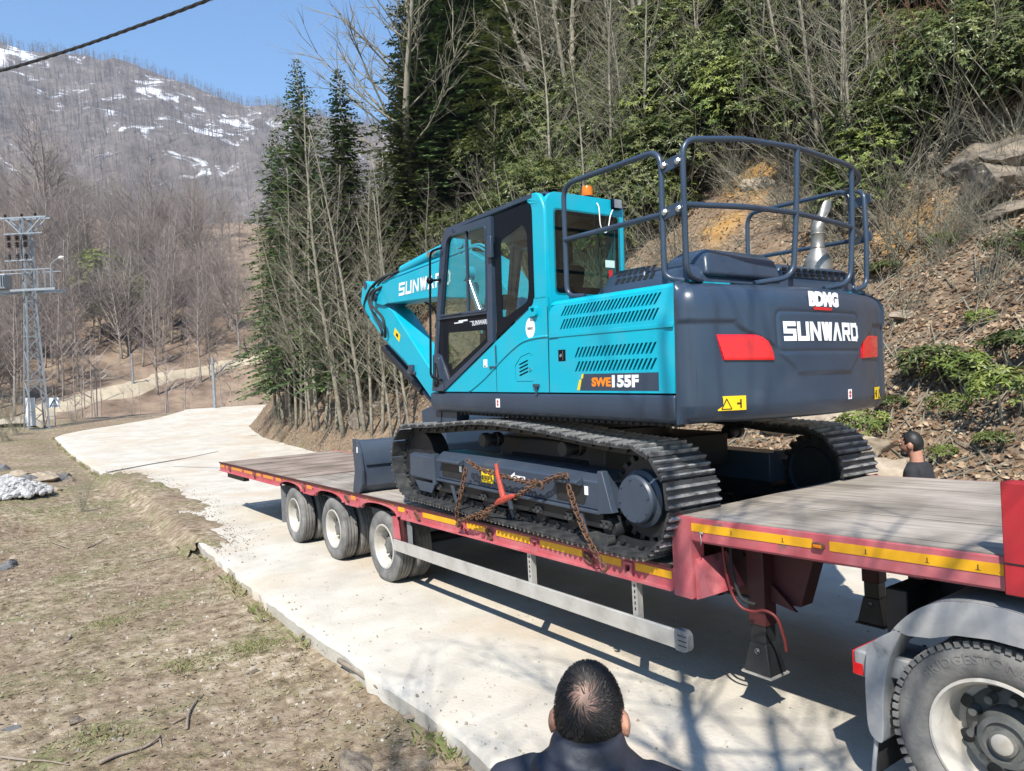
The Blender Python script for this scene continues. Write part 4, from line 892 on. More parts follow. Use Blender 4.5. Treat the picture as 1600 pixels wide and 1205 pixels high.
mb.f = [(i*nf+k, i*nf+k+1, (i+1)*nf+k+1, (i+1)*nf+k) for i in range(len(ZP)-1) for k in range(nf-1)]
mb.build('weight_casting', gr, cw, smooth=45)
MB().box((1.888, -1.1, .96), (1.90, 1.1, 1.85)).build('weight_front', gr, cw)
def on_cw(y0, z0, gap=.003):
    def fn(u, v, t):
        y = y0+u; zz = z0+v; return (cw_rear(y)+cw_off(y, zz)-.045*max(0, (zz-1.1)/.75)+gap+t, y, zz)
    return fn
# block capitals drawn as strokes
GL = {'S': [[(1, 1), (0, 1), (0, .5), (1, .5), (1, 0), (0, 0)]], 'U': [[(0, 1), (0, 0), (1, 0), (1, 1)]], 'N': [[(0, 0), (0, 1)], [(0, 1), (1, 0)], [(1, 0), (1, 1)]],
      'W': [[(0, 1), (.27, 0)], [(.27, 0), (.55, 1)], [(.55, 1), (.85, 0)], [(.85, 0), (1.1, 1)]], 'A': [[(0, 0), (.5, 1)], [(.5, 1), (1, 0)]], 'R': [[(0, 0), (0, 1), (1, 1), (1, .45), (.2, .45)], [(.45, .45), (1, 0)]],
      'D': [[(0, 0), (0, 1), (.8, 1), (1, .8), (1, .2), (.8, 0), (0, 0)]]}
def strokes(name, word, x0, x1, z0, z1, wd, m, par, fn, slant=0.0):
    n = len(word); pitch = (x1-x0)/n; mb = MB(); lw = pitch*.66; h = z1-z0-wd
    for i, ch in enumerate(word):
        ox = x0+i*pitch+wd/2
        for path in GL[ch]:
            pts = [Vector((ox+a*lw, z0+wd/2+b*h)) for a, b in path]
            for j, (p, q) in enumerate(zip(pts, pts[1:])):
                d = (q-p).normalized(); nn = Vector((-d.y, d.x))*wd/2
                diag = abs(d.x) > .05 and abs(d.y) > .05
                if diag and ch != 'D': dx = Vector((wd*.55, 0)); e = Vector((0, wd/2)) if d.y > 0 else Vector((0, -wd/2)); P4 = [p-dx-e, p+dx-e, q+dx+e, q-dx+e]
                else: P4 = [p-nn-d*wd*.49, q-nn+d*wd*.49, q+nn+d*wd*.49, p+nn-d*wd*.49]
                t = .0006*(j % 2)+.0003*len(mb.v) % .0004
                o = len(mb.v); mb.v += [fn(a.x+slant*(a.y-z0), a.y, t) for a in P4]; mb.f.append((o, o+1, o+2, o+3))
    return mb.build(name, m, par, fix=False)
strokes('name_letters', 'SUNWARD', -.44, .45, 1.468, 1.598, .032, MAT['white'], cw, on_cw(0, 0, .004))
bd = text('dealer_letters', 'BDMG', .125, MAT['white'], cw, on_cw(.0, 1.75, .003), bold=.009, sx=1.0, th=.002, spacing=.98)
MB().add([on_cw(0, 0, .004)(u, v, 0) for u, v in ((-.13, 1.70), (.06, 1.698), (.09, 1.688), (.07, 1.678), (-.13, 1.68))], [(0, 1, 2, 3, 4)]).build('dealer_underline', MAT['redsticker'], bd)
for s in (-1, 1):
    out = [(.945, 1.515), (.60, 1.512), (.545, 1.44), (.525, 1.345), (.90, 1.360)]
    lt = MB(); nn = 14
    rows_ = 10; cols = 8
    def edge(t, v):   # t across 0..1 from outer to inner, v 0 bottom..1 top
        yo = .90+.045*v; yi = .525+.075*v-.02*sin(pi*v); return yo+(yi-yo)*t, (1.352-.007*t)+(.163-.003*t+.007*t)*v
    for layer, gap in ((0, -.01), (1, .012)):
        for i in range(rows_+1):
            for j in range(cols+1):
                y, zz = edge(j/cols, i/rows_); y *= s
                lt.v.append((cw_rear(y)-.045*max(0, (zz-1.1)/.75)+gap+(.0035*(i % 2) if layer else 0), y, zz))
    W_ = cols+1; B_ = (rows_+1)*W_
    lt.f = [(B_+i*W_+j, B_+i*W_+j+1, B_+(i+1)*W_+j+1, B_+(i+1)*W_+j) for i in range(rows_) for j in range(cols)]
    rim_ = [(0, j) for j in range(cols)]+[(i, cols) for i in range(rows_)]+[(rows_, j) for j in range(cols, 0, -1)]+[(i, 0) for i in range(rows_, 0, -1)]
    for (a, b), (c, d) in zip(rim_, rim_[1:]+rim_[:1]): lt.f.append((a*W_+b, c*W_+d, B_+c*W_+d, B_+a*W_+b))
    lt.build('tail_reflector', MAT['redlens'], cw, smooth=30)
    wl_ = MB(); ya, yb = (s*.96, s*.76)
    pts = [(ya, 1.02), (yb, 1.02), (yb, 1.122), (ya, 1.122)]
    def cwl(y, zz, g): return (cw_rear(y)+g+(.02 if abs(y) > .9 else .0)*0, y, zz)
    n_ = 6
    for k in range(n_+1):
        y = ya+(yb-ya)*k/n_
        wl_.v += [(cw_rear(y)+.004-.008*(1.04-1.02), y, 1.03), (cw_rear(y)+.003, y, 1.122)]
    wl_.f = [(2*k, 2*k+1, 2*k+3, 2*k+2) for k in range(n_)]
    ws = wl_.build('warning_label', MAT['yellow'], cw)
    tri = MB()
    tx = s*.90
    for (a, b), (c, d) in ((( -.035, 1.04), (.035, 1.04)), ((.035, 1.04), (0, 1.105)), ((0, 1.105), (-.035, 1.04))): tri.bar((cw_rear(tx+a)+.006, tx+a, b), (cw_rear(tx+c)+.006, tx+c, d), .002, .005, up=(0, 0, 1))
    px = s*.80; tri.bar((cw_rear(px)+.006, px, 1.045), (cw_rear(px)+.006, px, 1.10), .002, .012, up=(0, 1, 0)); tri.bar((cw_rear(px-.02)+.006, px-.03, 1.075), (cw_rear(px)+.006, px, 1.075), .002, .008)
    tri.build('label_mark', MAT['ink'], ws)
hs = MB().add([(cw_rear(.27)+.003, .25, 1.055), (cw_rear(.29)+.003, .30, 1.055), (cw_rear(.29)+.003, .30, 1.125), (cw_rear(.27)+.003, .25, 1.125)], [(0, 1, 2, 3)]).build('hazard_sticker', MAT['white'], cw)
MB().add([(cw_rear(.28)+.005, .275+a, 1.09+b) for a, b in ((0, .03), (.016, .008), (.006, .008), (.006, -.008), (.016, -.008), (0, -.03), (-.016, -.008), (-.006, -.008), (-.006, .008), (-.016, .008))], [tuple(range(10))]).build('sticker_mark', MAT['redsticker'], hs)
# ---- engine hood on top
hood = empty('engine_hood', (0, 0, 0), 0, exc)
def loft_box(x0, x1, y0, y1, z0, z1, ins, fr):
    return MB().rings([[(x0, y0, z0), (x1, y0, z0), (x1, y1, z0), (x0, y1, z0)], [(x0+fr*.6, y0+ins*.3, z0+(z1-z0)*.72), (x1-ins*.4, y0+ins*.3, z0+(z1-z0)*.72), (x1-ins*.4, y1-ins*.3, z0+(z1-z0)*.72), (x0+fr*.6, y1-ins*.3, z0+(z1-z0)*.72)], [(x0+fr, y0+ins, z1), (x1-ins, y0+ins, z1), (x1-ins, y1-ins, z1), (x0+fr, y1-ins, z1)]])
loft_box(.93, 1.88, -.98, .98, 1.868, 2.0, .09, .20).build('hood_cover', gr, hood, bevel=.02)
loft_box(1.42, 1.90, -.84, -.02, 1.92, 2.115, .10, .16).build('hood_hump', gr, hood, bevel=.03, seg=3)
loft_box(.98, 1.45, -.96, -.55, 1.90, 2.045, .07, .12).build('hood_step', gr, hood, bevel=.02)
loft_box(1.25, 1.86, .0, .95, 1.95, 2.06, .06, .1).build('hood_step', gr, hood, bevel=.02)
def hood_slots(cells):
    for a, b in cells:
        MB().add([a[0], a[1], b[1], b[0]], [(0, 1, 2, 3)]).build('hood_slot', MAT['ink'], hood)
for k in range(7):
    x = 1.14+k*.058
    for zz in (1.935, 1.99):
        y_ = lambda z: -.96+(z-1.90)/.145*.05-.012
        MB().add([(x, y_(zz)-.004, zz), (x+.036, y_(zz)-.004, zz), (x+.052, y_(zz+.04)-.004, zz+.04), (x+.016, y_(zz+.04)-.004, zz+.04)], [(0, 1, 2, 3)]).build('hood_slot', MAT['ink'], hood)
for k in range(2): MB().add([(1.0+k*.0, -.988, 1.90+k*.05), (1.03, -.988, 1.90+k*.05), (1.045, -.985, 1.93+k*.05), (1.015, -.985, 1.93+k*.05)], [(0, 1, 2, 3)]).build('hood_slot', MAT['ink'], hood)
for k in range(10):
    for zz in (1.965, 2.003): y = .05+k*.085; MB().box((1.846-(zz-1.96)*.25, y, zz), (1.858-(zz-1.96)*.25, y+.045, zz+.026)).build('hood_slot', MAT['ink'], hood)
MB().lathe([(.05, 0), (.05, .05), (.03, .05), (.03, .02)], (1.84, .72, 1.90), 'x', 16).build('hood_lug', gr, hood, smooth=40)
ex_ = empty('exhaust', (1.6, .88, 1.95), 0, exc); ex_.scale = (1.05, 1.05, .86)
MB().lathe([(.001, 0), (.105, 0), (.105, .22), (.10, .25), (.055, .36), (.052, .36)], (0, 0, 0), 'z', 28).build('muffler', MAT['muffler'], ex_, smooth=40)
MB().lathe([(.05, .36), (.055, .37), (.05, .38), (.05, .49), (.055, .5), (.05, .51)], (0, 0, 0), 'z', 24).build('stack_sleeve', MAT['muffler'], ex_, smooth=40)
rings = []
for (cx_, cz, tl) in ((0, .50, 0), (.0, .56, .2), (.02, .64, .5), (.06, .75, .75)):
    rings.append([(cx_*.4+.047*cos(a)*cos(tl*.6), cx_*1.3+.047*sin(a), cz+.047*cos(a)*sin(-tl*.6)+(.09*(tl/.75)*sin(a) if tl > .6 else 0)) for a in [2*pi*k/18 for k in range(18)]])
MB().rings(rings, cap=False).build('tail_pipe', MAT['muffler'], ex_, smooth=60)
# ---- guard rails
PR = .0195
def pipe(name, path, par, r=PR, f=.12): return MB().tube(fillet(path, f, 6), r, 10).build(name, gr, par, smooth=40)
for s in (-1, 1):
    ga = empty('hand_rail', (0, 0, 0), 0, exc)
    pipe('rail_loop', [(.92, s*1.06, 1.872), (.745, s*1.09, 1.885), (.745, s*1.1, 2.735), (1.757, s*1.1, 2.735), (1.765, s*1.1, 1.90), (1.89, s*1.04, 1.872)], ga)
    pipe('mid_rail', [(.745, s*1.1, 2.315), (1.758, s*1.1, 2.315)], ga, .019)
    for zz in (2.615, 2.315):
        b_ = plate('rail_bracket', [(1.775, zz-.045), (1.935, zz-.02), (1.935, zz+.055), (1.775, zz+.035)], [], .012, gr, ga, 'xz', s*1.105, bevel=.004)
        for xx in (1.795, 1.915): MB().lathe([(.022, s*.002), (.022, s*.014), (.014, s*.022), (.001, s*.024)], (xx, s*1.109, zz+.005), 'y', 8).build('bracket_bolt', MAT['chrome'], b_)
for s in (1,):
    gb = empty('rear_rail', (0, 0, 0), 0, exc)
    top = [(1.90, -.90, 1.878), (1.94, -1.085, 1.895), (1.94, -1.095, 2.755), (2.04, -.65, 2.80), (2.09, -.1, 2.81), (2.04, .62, 2.80), (1.96, .93, 2.765), (1.74, 1.06, 2.70)]
    pipe('top_rail', top, gb, f=.11)
    pipe('mid_rail', [(1.94, -1.09, 2.345), (2.04, -.6, 2.36), (2.07, -.1, 2.365), (2.03, .62, 2.345), (1.95, .95, 2.31), (1.78, 1.06, 2.29)], gb, .019)
    pipe('rail_post', [(2.085, -.1, 2.81), (2.07, -.1, 2.40), (2.05, -.12, 1.92), (1.95, -.42, 1.875)], gb)
    pipe('rail_post', [(2.02, .68, 2.79), (2.02, .68, 2.35), (2.0, .67, 1.92), (1.95, .40, 1.872)], gb)
    pipe('rail_post', [(1.84, 1.08, 2.70), (1.90, 1.06, 2.66), (1.93, 1.03, 2.3), (1.93, 1.02, 1.92), (1.92, .85, 1.88)], gb)
# ---- boom, stick, bucket, cylinders, hoses
boom = empty('boom', (0, 0, 0), 0, exc)
BYC = .03
def boxsec(name, poly, yh, par, m=cy, bev=.012): return MB().prism(poly, 'y', BYC-yh, BYC+yh).build(name, m, par, bevel=bev)
boxsec('boom_box', [(-.75, 1.25), (-.55, 1.35), (-1.05, 1.85), (-1.75, 2.55), (-2.15, 2.74), (-2.6, 2.735), (-4.3, 2.66), (-4.62, 2.60), (-4.50, 2.46), (-4.36, 2.335), (-3.0, 2.285), (-2.1, 2.18), (-1.75, 2.02), (-1.3, 1.5)], .20, boom)
for s in (-1, 1): plate('boom_fork', rnd([(-4.30, 2.36), (-4.55, 2.33), (-4.86, 2.40), (-4.90, 2.53), (-4.75, 2.62), (-4.35, 2.63)], .05), [], .05, cy, boom, 'xz', BYC+s*.17, bevel=.008)
MB().tube([(-4.78, BYC-.24, 2.47), (-4.78, BYC+.24, 2.47)], .06, 18).build('knuckle_pin', gr, boom, smooth=40)
strokes('boom_letters', 'SUNWARD', -4.02, -2.58, 2.405, 2.58, .037, MAT['white'], boom, lambda u, v, t: (u, BYC-.2035-t, v), slant=.12)
pipe('boom_pipe', [(-1.7, BYC-.13, 2.60), (-2.1, BYC-.13, 2.80), (-4.35, BYC-.13, 2.70), (-4.6, BYC-.15, 2.66)], boom, .014); o = pipe('boom_pipe', [(-1.7, BYC-.09, 2.62), (-2.1, BYC-.09, 2.83), (-4.35, BYC-.09, 2.73), (-4.6, BYC-.1, 2.68)], boom, .014)
for p in [c for c in boom.children if c.name.startswith('boom_pipe')]: p.data.materials[0] = cy
ac = empty('stick_cylinder', (0, 0, 0), 0, boom)
MB().tube([(-2.75, BYC, 2.95), (-4.25, BYC, 2.80)], .075, 16).build('barrel', cy, ac, smooth=40); MB().tube([(-4.2, BYC, 2.805), (-5.12, BYC, 2.69)], .042, 12).build('rod', MAT['chrome'], ac, smooth=40)
for s in (-1, 1): plate('cylinder_lug', [(-2.85, 2.70), (-2.55, 2.70), (-2.65, 3.0), (-2.8, 3.02)], [], .03, cy, ac, 'xz', BYC+s*.1)
MB().box((-3.35, BYC-.12, 2.84), (-3.2, BYC-.04, 2.91)).tube([(-3.25, BYC-.08, 2.87), (-3.15, BYC-.08, 2.9)], .03, 10).build('boom_lamp', MAT['chrome'], boom, bevel=.01)
for i, (dy, dz) in enumerate(((-.17, 0), (-.12, .03), (-.05, .05))):
    MB().tube(bez([(-4.25, BYC+dy, 2.74+dz), (-4.6, BYC+dy-.02, 2.72+dz), (-4.95, BYC+dy-.03, 2.62+dz), (-5.22, BYC+dy, 2.48), (-5.28, BYC+dy, 2.33), (-5.12, BYC+dy, 2.20)], 6), .017, 7).build('hydraulic_hose', MAT['rubber'], boom, smooth=True)
MB().tube(bez([(-4.55, BYC-.19, 2.60), (-4.75, BYC-.25, 2.52), (-4.78, BYC-.27, 2.36), (-4.6, BYC-.28, 2.26), (-4.42, BYC-.27, 2.14), (-4.40, BYC-.25, 2.0), (-4.50, BYC-.2, 1.87)], 7), .02, 8).build('hydraulic_hose', MAT['rubber'], boom, smooth=True)
MB().tube(bez([(-4.85, BYC-.18, 2.60), (-4.98, BYC-.22, 2.5), (-4.9, BYC-.23, 2.32), (-4.72, BYC-.22, 2.15), (-4.62, BYC-.2, 1.98), (-4.66, BYC-.18, 1.9)], 7), .018, 8).build('hydraulic_hose', MAT['rubber'], boom, smooth=True)
MB().tube(bez([(-3.85, BYC+.1, 2.32), (-3.7, BYC+.1, 2.26), (-3.55, BYC+.1, 2.17), (-3.52, BYC+.1, 2.05), (-3.56, BYC+.1, 1.95)], 6), .014, 7).build('hydraulic_hose', MAT['rubber'], boom, smooth=True)
for s in (-1, 1):
    bc_ = empty('boom_cylinder', (0, 0, 0), 0, exc); MB().tube([(-1.25, s*.33, 1.25), (-1.62, s*.33, 1.85)], .07, 14).build('barrel', cy, bc_, smooth=40); MB().tube([(-1.6, s*.33, 1.82), (-1.95, s*.33, 2.42)], .04, 12).build('rod', MAT['chrome'], bc_, smooth=40)
    MB().lathe([(.001, -.06), (.085, -.06), (.085, .06), (.001, .06)], (-1.96, s*.33, 2.44), 'y', 18).build('rod_eye', cy, bc_, smooth=40)
stick = empty('stick', (0, 0, 0), 0, exc)
sp = [(-5.36, 2.66), (-5.22, 2.76), (-5.05, 2.70), (-4.62, 2.36), (-4.31, 2.23), (-3.15, 1.30), (-2.85, .98), (-2.95, .86), (-3.29, 1.03), (-3.96, 1.5), (-4.65, 1.86), (-5.26, 2.27), (-5.42, 2.45)]
MB().prism(sp, 'y', BYC-.16, BYC+.16).build('stick_box', cy, stick, bevel=.012)
MB().lathe([(.001, -.17), (.055, -.17), (.055, .17), (.001, .17)], (-5.22, BYC, 2.69), 'y', 16).build('stick_pin', gr, stick, smooth=40)
wl2 = plate('warning_label', [(-4.30, 1.90), (-4.13, 1.78), (-4.09, 1.87), (-4.25, 1.99)], [], .002, MAT['yellow'], stick, 'xz', BYC-.1635); plate('label_mark', rnd([(-4.23, 1.88), (-4.16, 1.84), (-4.15, 1.885), (-4.21, 1.92)], .015), [], .001, MAT['ink'], wl2, 'xz', BYC-.166)
for dy in (-.12, -.06): 
    o = pipe('stick_pipe', [(-5.05, BYC+dy, 2.13), (-4.65, BYC+dy, 1.83), (-3.96, BYC+dy, 1.46), (-3.75, BYC+dy, 1.33)], stick, .014); o.data.materials[0] = cy
MB().tube([(-4.90, BYC, 1.72), (-3.75, BYC, 1.10)], .07, 14).build('bucket_cylinder', bm_, stick, smooth=40); MB().tube([(-3.78, BYC, 1.115), (-3.2, BYC, .80)], .04, 10).build('bucket_rod', gr, stick, smooth=40)
MB().box((-3.82, BYC-.2, 1.36), (-3.70, BYC-.1, 1.46)).tube([(-3.88, BYC-.16, 1.38), (-3.66, BYC-.16, 1.34)], .03, 8).build('stick_valve', gr, stick, bevel=.008)
bkt = empty('bucket', (0, 0, 0), 0, exc)
bp_ = [(-3.0, .88), (-2.7, .95), (-2.45, .80), (-2.38, .5), (-2.5, .22), (-2.8, .1), (-3.1, .14), (-2.95, .4)]
MB().prism([(a, b) for a, b in bp_], 'y', -.42, .48).build('bucket_shell', gr, bkt, bevel=.015)
for k in range(5): y = -.36+k*.2; MB().prism([(-3.08, .12), (-3.06, .17), (-3.26, .16)], 'y', y-.04, y+.04).build('bucket_tooth', MAT['trackmetal'], bkt)
# ---- chains, hooks and lever binder holding the machine down
def chain(name, pts, label, par=None, r=.0068, ll=.06):
    P = [Vector(p) for p in pts]; d = [0]
    for p, q in zip(P, P[1:]): d.append(d[-1]+(q-p).length)
    n = max(2, int(d[-1]/(ll*.72))); mb = MB(); k = 0
    oval = [(cos(2*pi*i/12)*.021, sin(2*pi*i/12)*.033) for i in range(12)]
    for i in range(n):
        s = d[-1]*(i+.5)/n
        while k < len(d)-2 and d[k+1] < s: k += 1
        t = (s-d[k])/(d[k+1]-d[k]); c = P[k].lerp(P[k+1], t); ax = (P[k+1]-P[k]).normalized()
        sd_ = Vector((0, 1, 0)); u = ax.cross(sd_).normalized(); v = u.cross(ax).normalized()
        if i % 2: u = v
        u = (u+ax.cross(u)*R_.uniform(-.35, .35)).normalized()
        mb.tube([c+u*a+ax*b for a, b in oval], r, 5, closed=True)
    o = mb.build(name, MAT['rust'], None, smooth=True)
    if label: o.matrix_world = EM; tag(o, label, 'chain', 'lashing chains')
    return o
def hook(par, c, ang=0):
    M = Matrix.Translation(c) @ Matrix.Rotation(ang, 4, 'Y'); P = [M @ Vector((.03*cos(a)-.0, 0, .03*sin(a)-.03)) for a in [pi*.6-pi*1.5*k/10 for k in range(11)]]
    return MB().tube([M @ Vector((0, 0, .05))]+P, [.012]*10+[.009, .005], 8).build('hook', MAT['rust'], par, smooth=True)
cA = empty('lashing_chain'); cA.matrix_world = EM; tag(cA, 'rusty chain hanging from the front step of the track frame', 'chain', 'lashing chains')
o = chain('chain_links', [(-.60, -1.235, .45), (-.66, -1.25, .25), (-.74, -1.26, .06), (-.78, -1.24, -.04)], None); o.parent = cA; o['kind'] = 'stuff'; hook(cA, (-.785, -1.225, -.05), .3)
cB = empty('lashing_chain'); cB.matrix_world = EM; tag(cB, 'rusty chain strung along the near track frame to the lever binder', 'chain', 'lashing chains')
o = chain('chain_links', [(-.56, -1.24, .525), (-.35, -1.235, .465), (-.05, -1.23, .44), (.25, -1.22, .43), (.50, -1.235, .425), (.66, -1.22, .49), (.82, -1.22, .535), (.87, -1.235, .52)], None); o.parent = cB; o['kind'] = 'stuff'
o = chain('chain_links', [(.20, -1.26, .285), (.33, -1.26, .35), (.48, -1.25, .43)], None); o.parent = cB; o['kind'] = 'stuff'; hook(cB, (.52, -1.25, .44), -1.0)
cC = empty('lashing_chain'); cC.matrix_world = EM; tag(cC, 'rusty chain running down from the rear step to a deck ring near the gooseneck', 'chain', 'lashing chains')
o = chain('chain_links', [(.875, -1.235, .455), (.98, -1.25, .28), (1.10, -1.26, .12), (1.20, -1.25, -.01)], None); o.parent = cC; o['kind'] = 'stuff'; hook(cC, (1.235, -1.24, -.05), -.5)
cD = empty('lashing_chain'); cD.matrix_world = EM; tag(cD, 'short bunched rusty chain between the red lever binder and the deck ring', 'chain', 'lashing chains')
o = chain('chain_links', [(-.76, -1.25, -.055), (-.58, -1.26, .0), (-.42, -1.265, .05), (-.25, -1.265, .11), (-.08, -1.26, .19)], None); o.parent = cD; o['kind'] = 'stuff'; o = chain('chain_links', [(-.36, -1.285, .04), (-.28, -1.29, .10), (-.2, -1.285, .10), (-.26, -1.29, .06), (-.15, -1.28, .13)], None); o.parent = cD; o['kind'] = 'stuff'
bd_ = empty('lever_binder'); bd_.matrix_world = EM; tag(bd_, 'worn red lever chain binder tightening the rusty chains on the track', 'chain binder')
MB().tube([(-.04, -1.27, .545), (-.02, -1.275, .47), (.06, -1.28, .29), (.085, -1.28, .255)], [.016, .018, .026, .024], 8).build('lever', MAT['binderred'], bd_, smooth=40)
MB().tube([(-.07, -1.27, .20), (.0, -1.275, .235), (.08, -1.28, .262), (.17, -1.275, .295), (.22, -1.265, .31)], [.012, .026, .03, .022, .012], 8).build('barrel', MAT['binderred'], bd_, smooth=40)
# hooks of the deck chains rest on the side beam
# ---------------------------------------------------------------- tractor truck (only its tail is in view)
truck = empty('tractor_truck', (2.6, 1.145, 0)); tag(truck, 'dusty grey tractor truck tail under the gooseneck, one big rear wheel showing', 'truck')
KO = Vector((-2.6, -1.145, 0))
def K(o): o.parent = truck; o.location = o.location+KO; return o
BX, BZ, BR = 1.855, .452, .465
tm2 = tyre_mesh(BR, .30, .292, 'tyre', MAT['tyre'], lugs=66, n=72, grooves=4)
rm2 = MB().lathe([(.30, -.118), (.298, -.134), (.285, -.136), (.277, -.12), (.262, -.09), (.255, .03), (.245, .055), (.215, .06), (.15, .04), (.13, .03)], (0, 0, 0), 'y', 56).mesh('rim', MAT['rimwhite'], 35)
ds = MB().lathe([(.215, .056), (.14, .034), (.135, -.02), (.12, -.05), (.115, -.07), (.09, -.075), (.085, -.06), (.06, -.06), (.058, -.085), (.045, -.09), (.001, -.09)], (0, 0, 0), 'y', 40).mesh('hub', MAT['rimgrey'], 35)
nut = MB().lathe([(.026, .05), (.026, .028), (.019, .02), (.019, -.01), (.001, -.012)], (0, 0, 0), 'y', 10).mesh('wheel_nut', MAT['rimgrey'], 40)
hho = MB().lathe([(.034, .0475), (.03, .0465), (.001, .0465)], (0, 0, 0), 'y', 16).mesh('hand_hole', MAT['blackmetal'])
cap = MB().lathe([(.046, -.085), (.046, -.098), (.04, -.103), (.001, -.104)], (0, 0, 0), 'y', 20).mesh('hub_cap', MAT['rimwhite'], 40)
for side in (0, 1):
    g = empty('wheel'); g.location = (BX, .165 if side == 0 else TW-.165, BZ); g.rotation_euler = (0, 0, 0 if side == 0 else pi); K(g)
    for nm, mm, y in (('tyre', tm2, 0), ('tyre', tm2, .34), ('rim', rm2, 0), ('hub', ds, 0), ('hub_cap', cap, 0)): o = bpy.data.objects.new(nm, mm); link(o, g); o.location = (0, y, 0); o.rotation_euler = (0, .4 if y else 0, 0)
    for k in range(10): a = 2*pi*k/10+.2; o = bpy.data.objects.new('wheel_nut', nut); link(o, g); o.location = (.172*cos(a), 0, .172*sin(a))
    for k in range(8): a = 2*pi*k/8+.35; o = bpy.data.objects.new('hand_hole', hho); link(o, g); o.location = (.222*cos(a), -.0, .222*sin(a))
    if side == 0:
        def arc(u, v, t, r0=.385, a0=radians(105)): a = a0-u/r0; r = r0+v; return (-r*cos(pi-a), -.1495-t*1.0, r*sin(a))
        text('tyre_letters', 'BRIDGESTONE', .06, MAT['tyre'], g, lambda u, v, t: arc(u, v, t), th=.004, bold=.001, sx=1.15, spacing=1.1)
def fender_poly(r0, r1, a0, a1, n=26): return [(BX+r1*cos(a0+(a1-a0)*k/n), BZ+r1*sin(a0+(a1-a0)*k/n)) for k in range(n+1)]+[(BX+r0*cos(a1+(a0-a1)*k/n), BZ+r0*sin(a1+(a0-a1)*k/n)) for k in range(n+1)]
mat('fender', (.22, .225, .235), (.30, .305, .31), rough=.6, scale=5, bump=.1, bscale=20, dust=(.42, .4, .36), dscale=4, dthr=(.45, .75), wear=((.12, .12, .125), 7, (.62, .74)))
for s in (0, 1):
    ya, yb = (.0, .60) if s == 0 else (TW-.60, TW)
    fd = empty('mudguard'); K(fd); fd.location = KO
    top_ = [(p.x, p.y) for p in bez([Vector((a_, b_, 0)) for a_, b_ in ((1.40, .86), (1.49, .965), (1.595, 1.045), (1.722, 1.087), (1.87, 1.096), (2.0, 1.083), (2.2, 1.02), (2.36, .90), (2.44, .76))], 5)]
    MB().prism(top_+[(a_, b_-.018) for a_, b_ in top_[::-1]], 'y', ya, yb).build('guard_arch', MAT['fender'], fd, smooth=35)
    low_ = [(2.36, .72), (2.27, .82), (2.1, .915), (1.986, .943), (1.861, .948), (1.714, .931), (1.6, .889), (1.50, .875), (1.44, .885)]
    ed = ya if s == 0 else yb
    plate('guard_side', top_[2:]+low_, [], .02, MAT['fender'], fd, 'xz', ed, bevel=.006)
    P = [(1.465, .885), (1.41, .87), (1.30, .78), (1.272, .66), (1.266, .487), (1.276, .335), (1.335, .292), (1.352, .37), (1.362, .55), (1.40, .735)]
    MB().prism([(p.x, p.y) for p in bez([Vector((a_, b_, 0)) for a_, b_ in P], 4, True)], 'y', ed-.01 if s == 0 else ed-.15, ed+.15 if s == 0 else ed+.01).build('guard_skirt', MAT['fender'], fd, bevel=.012)
    MB().box((1.27, ya+.06, .10), (1.285, yb, .62)).build('mud_flap', MAT['rubber'], fd)
    MB().tube(bez([(1.30, ya+.03, .34), (1.285, ya+.02, .2), (1.27, ya+.02, .08)], 4), .012, 6).build('flap_strap', MAT['fender'], fd, smooth=True)
    tl = empty('tail_lamp', (1.19, (ya+.03) if s == 0 else yb-.33, .585)); K(tl)
    MB().box((.0, 0, 0), (.10, .30, .135)).build('lamp_box', MAT['fender'], tl, bevel=.012); MB().box((-.012, .006, .008), (-.001, .294, .127)).build('lamp_lens', MAT['redlens'], tl, bevel=.004); MB().box((-.004, -.006, .01), (.05, -.001, .07)).build('side_lens', MAT['redlens'], tl, bevel=.002)
    MB().box((.09, .02, .03), (.3, .28, .14)).build('lamp_bracket', MAT['fender'], tl, bevel=.01)
for y in (.72, 1.47): K(MB().box((1.22, y, .80), (5.2, y+.08, 1.03)).build('chassis_rail', MAT['blackmetal'], None, bevel=.008))
K(MB().box((1.2, .35, .72), (1.32, TW-.35, .98)).build('rear_cross_member', MAT['blackmetal'], None, bevel=.01))
K(MB().box((1.5, .85, 1.03), (2.6, 1.45, 1.13)).build('coupling_plate', MAT['blackmetal'], None, bevel=.03))
K(MB().tube([(BX, .3, BZ), (BX, TW-.3, BZ)], .09, 14).sphere((BX, 1.145, BZ), .2).build('rear_axle', MAT['blackmetal'], None, smooth=True))
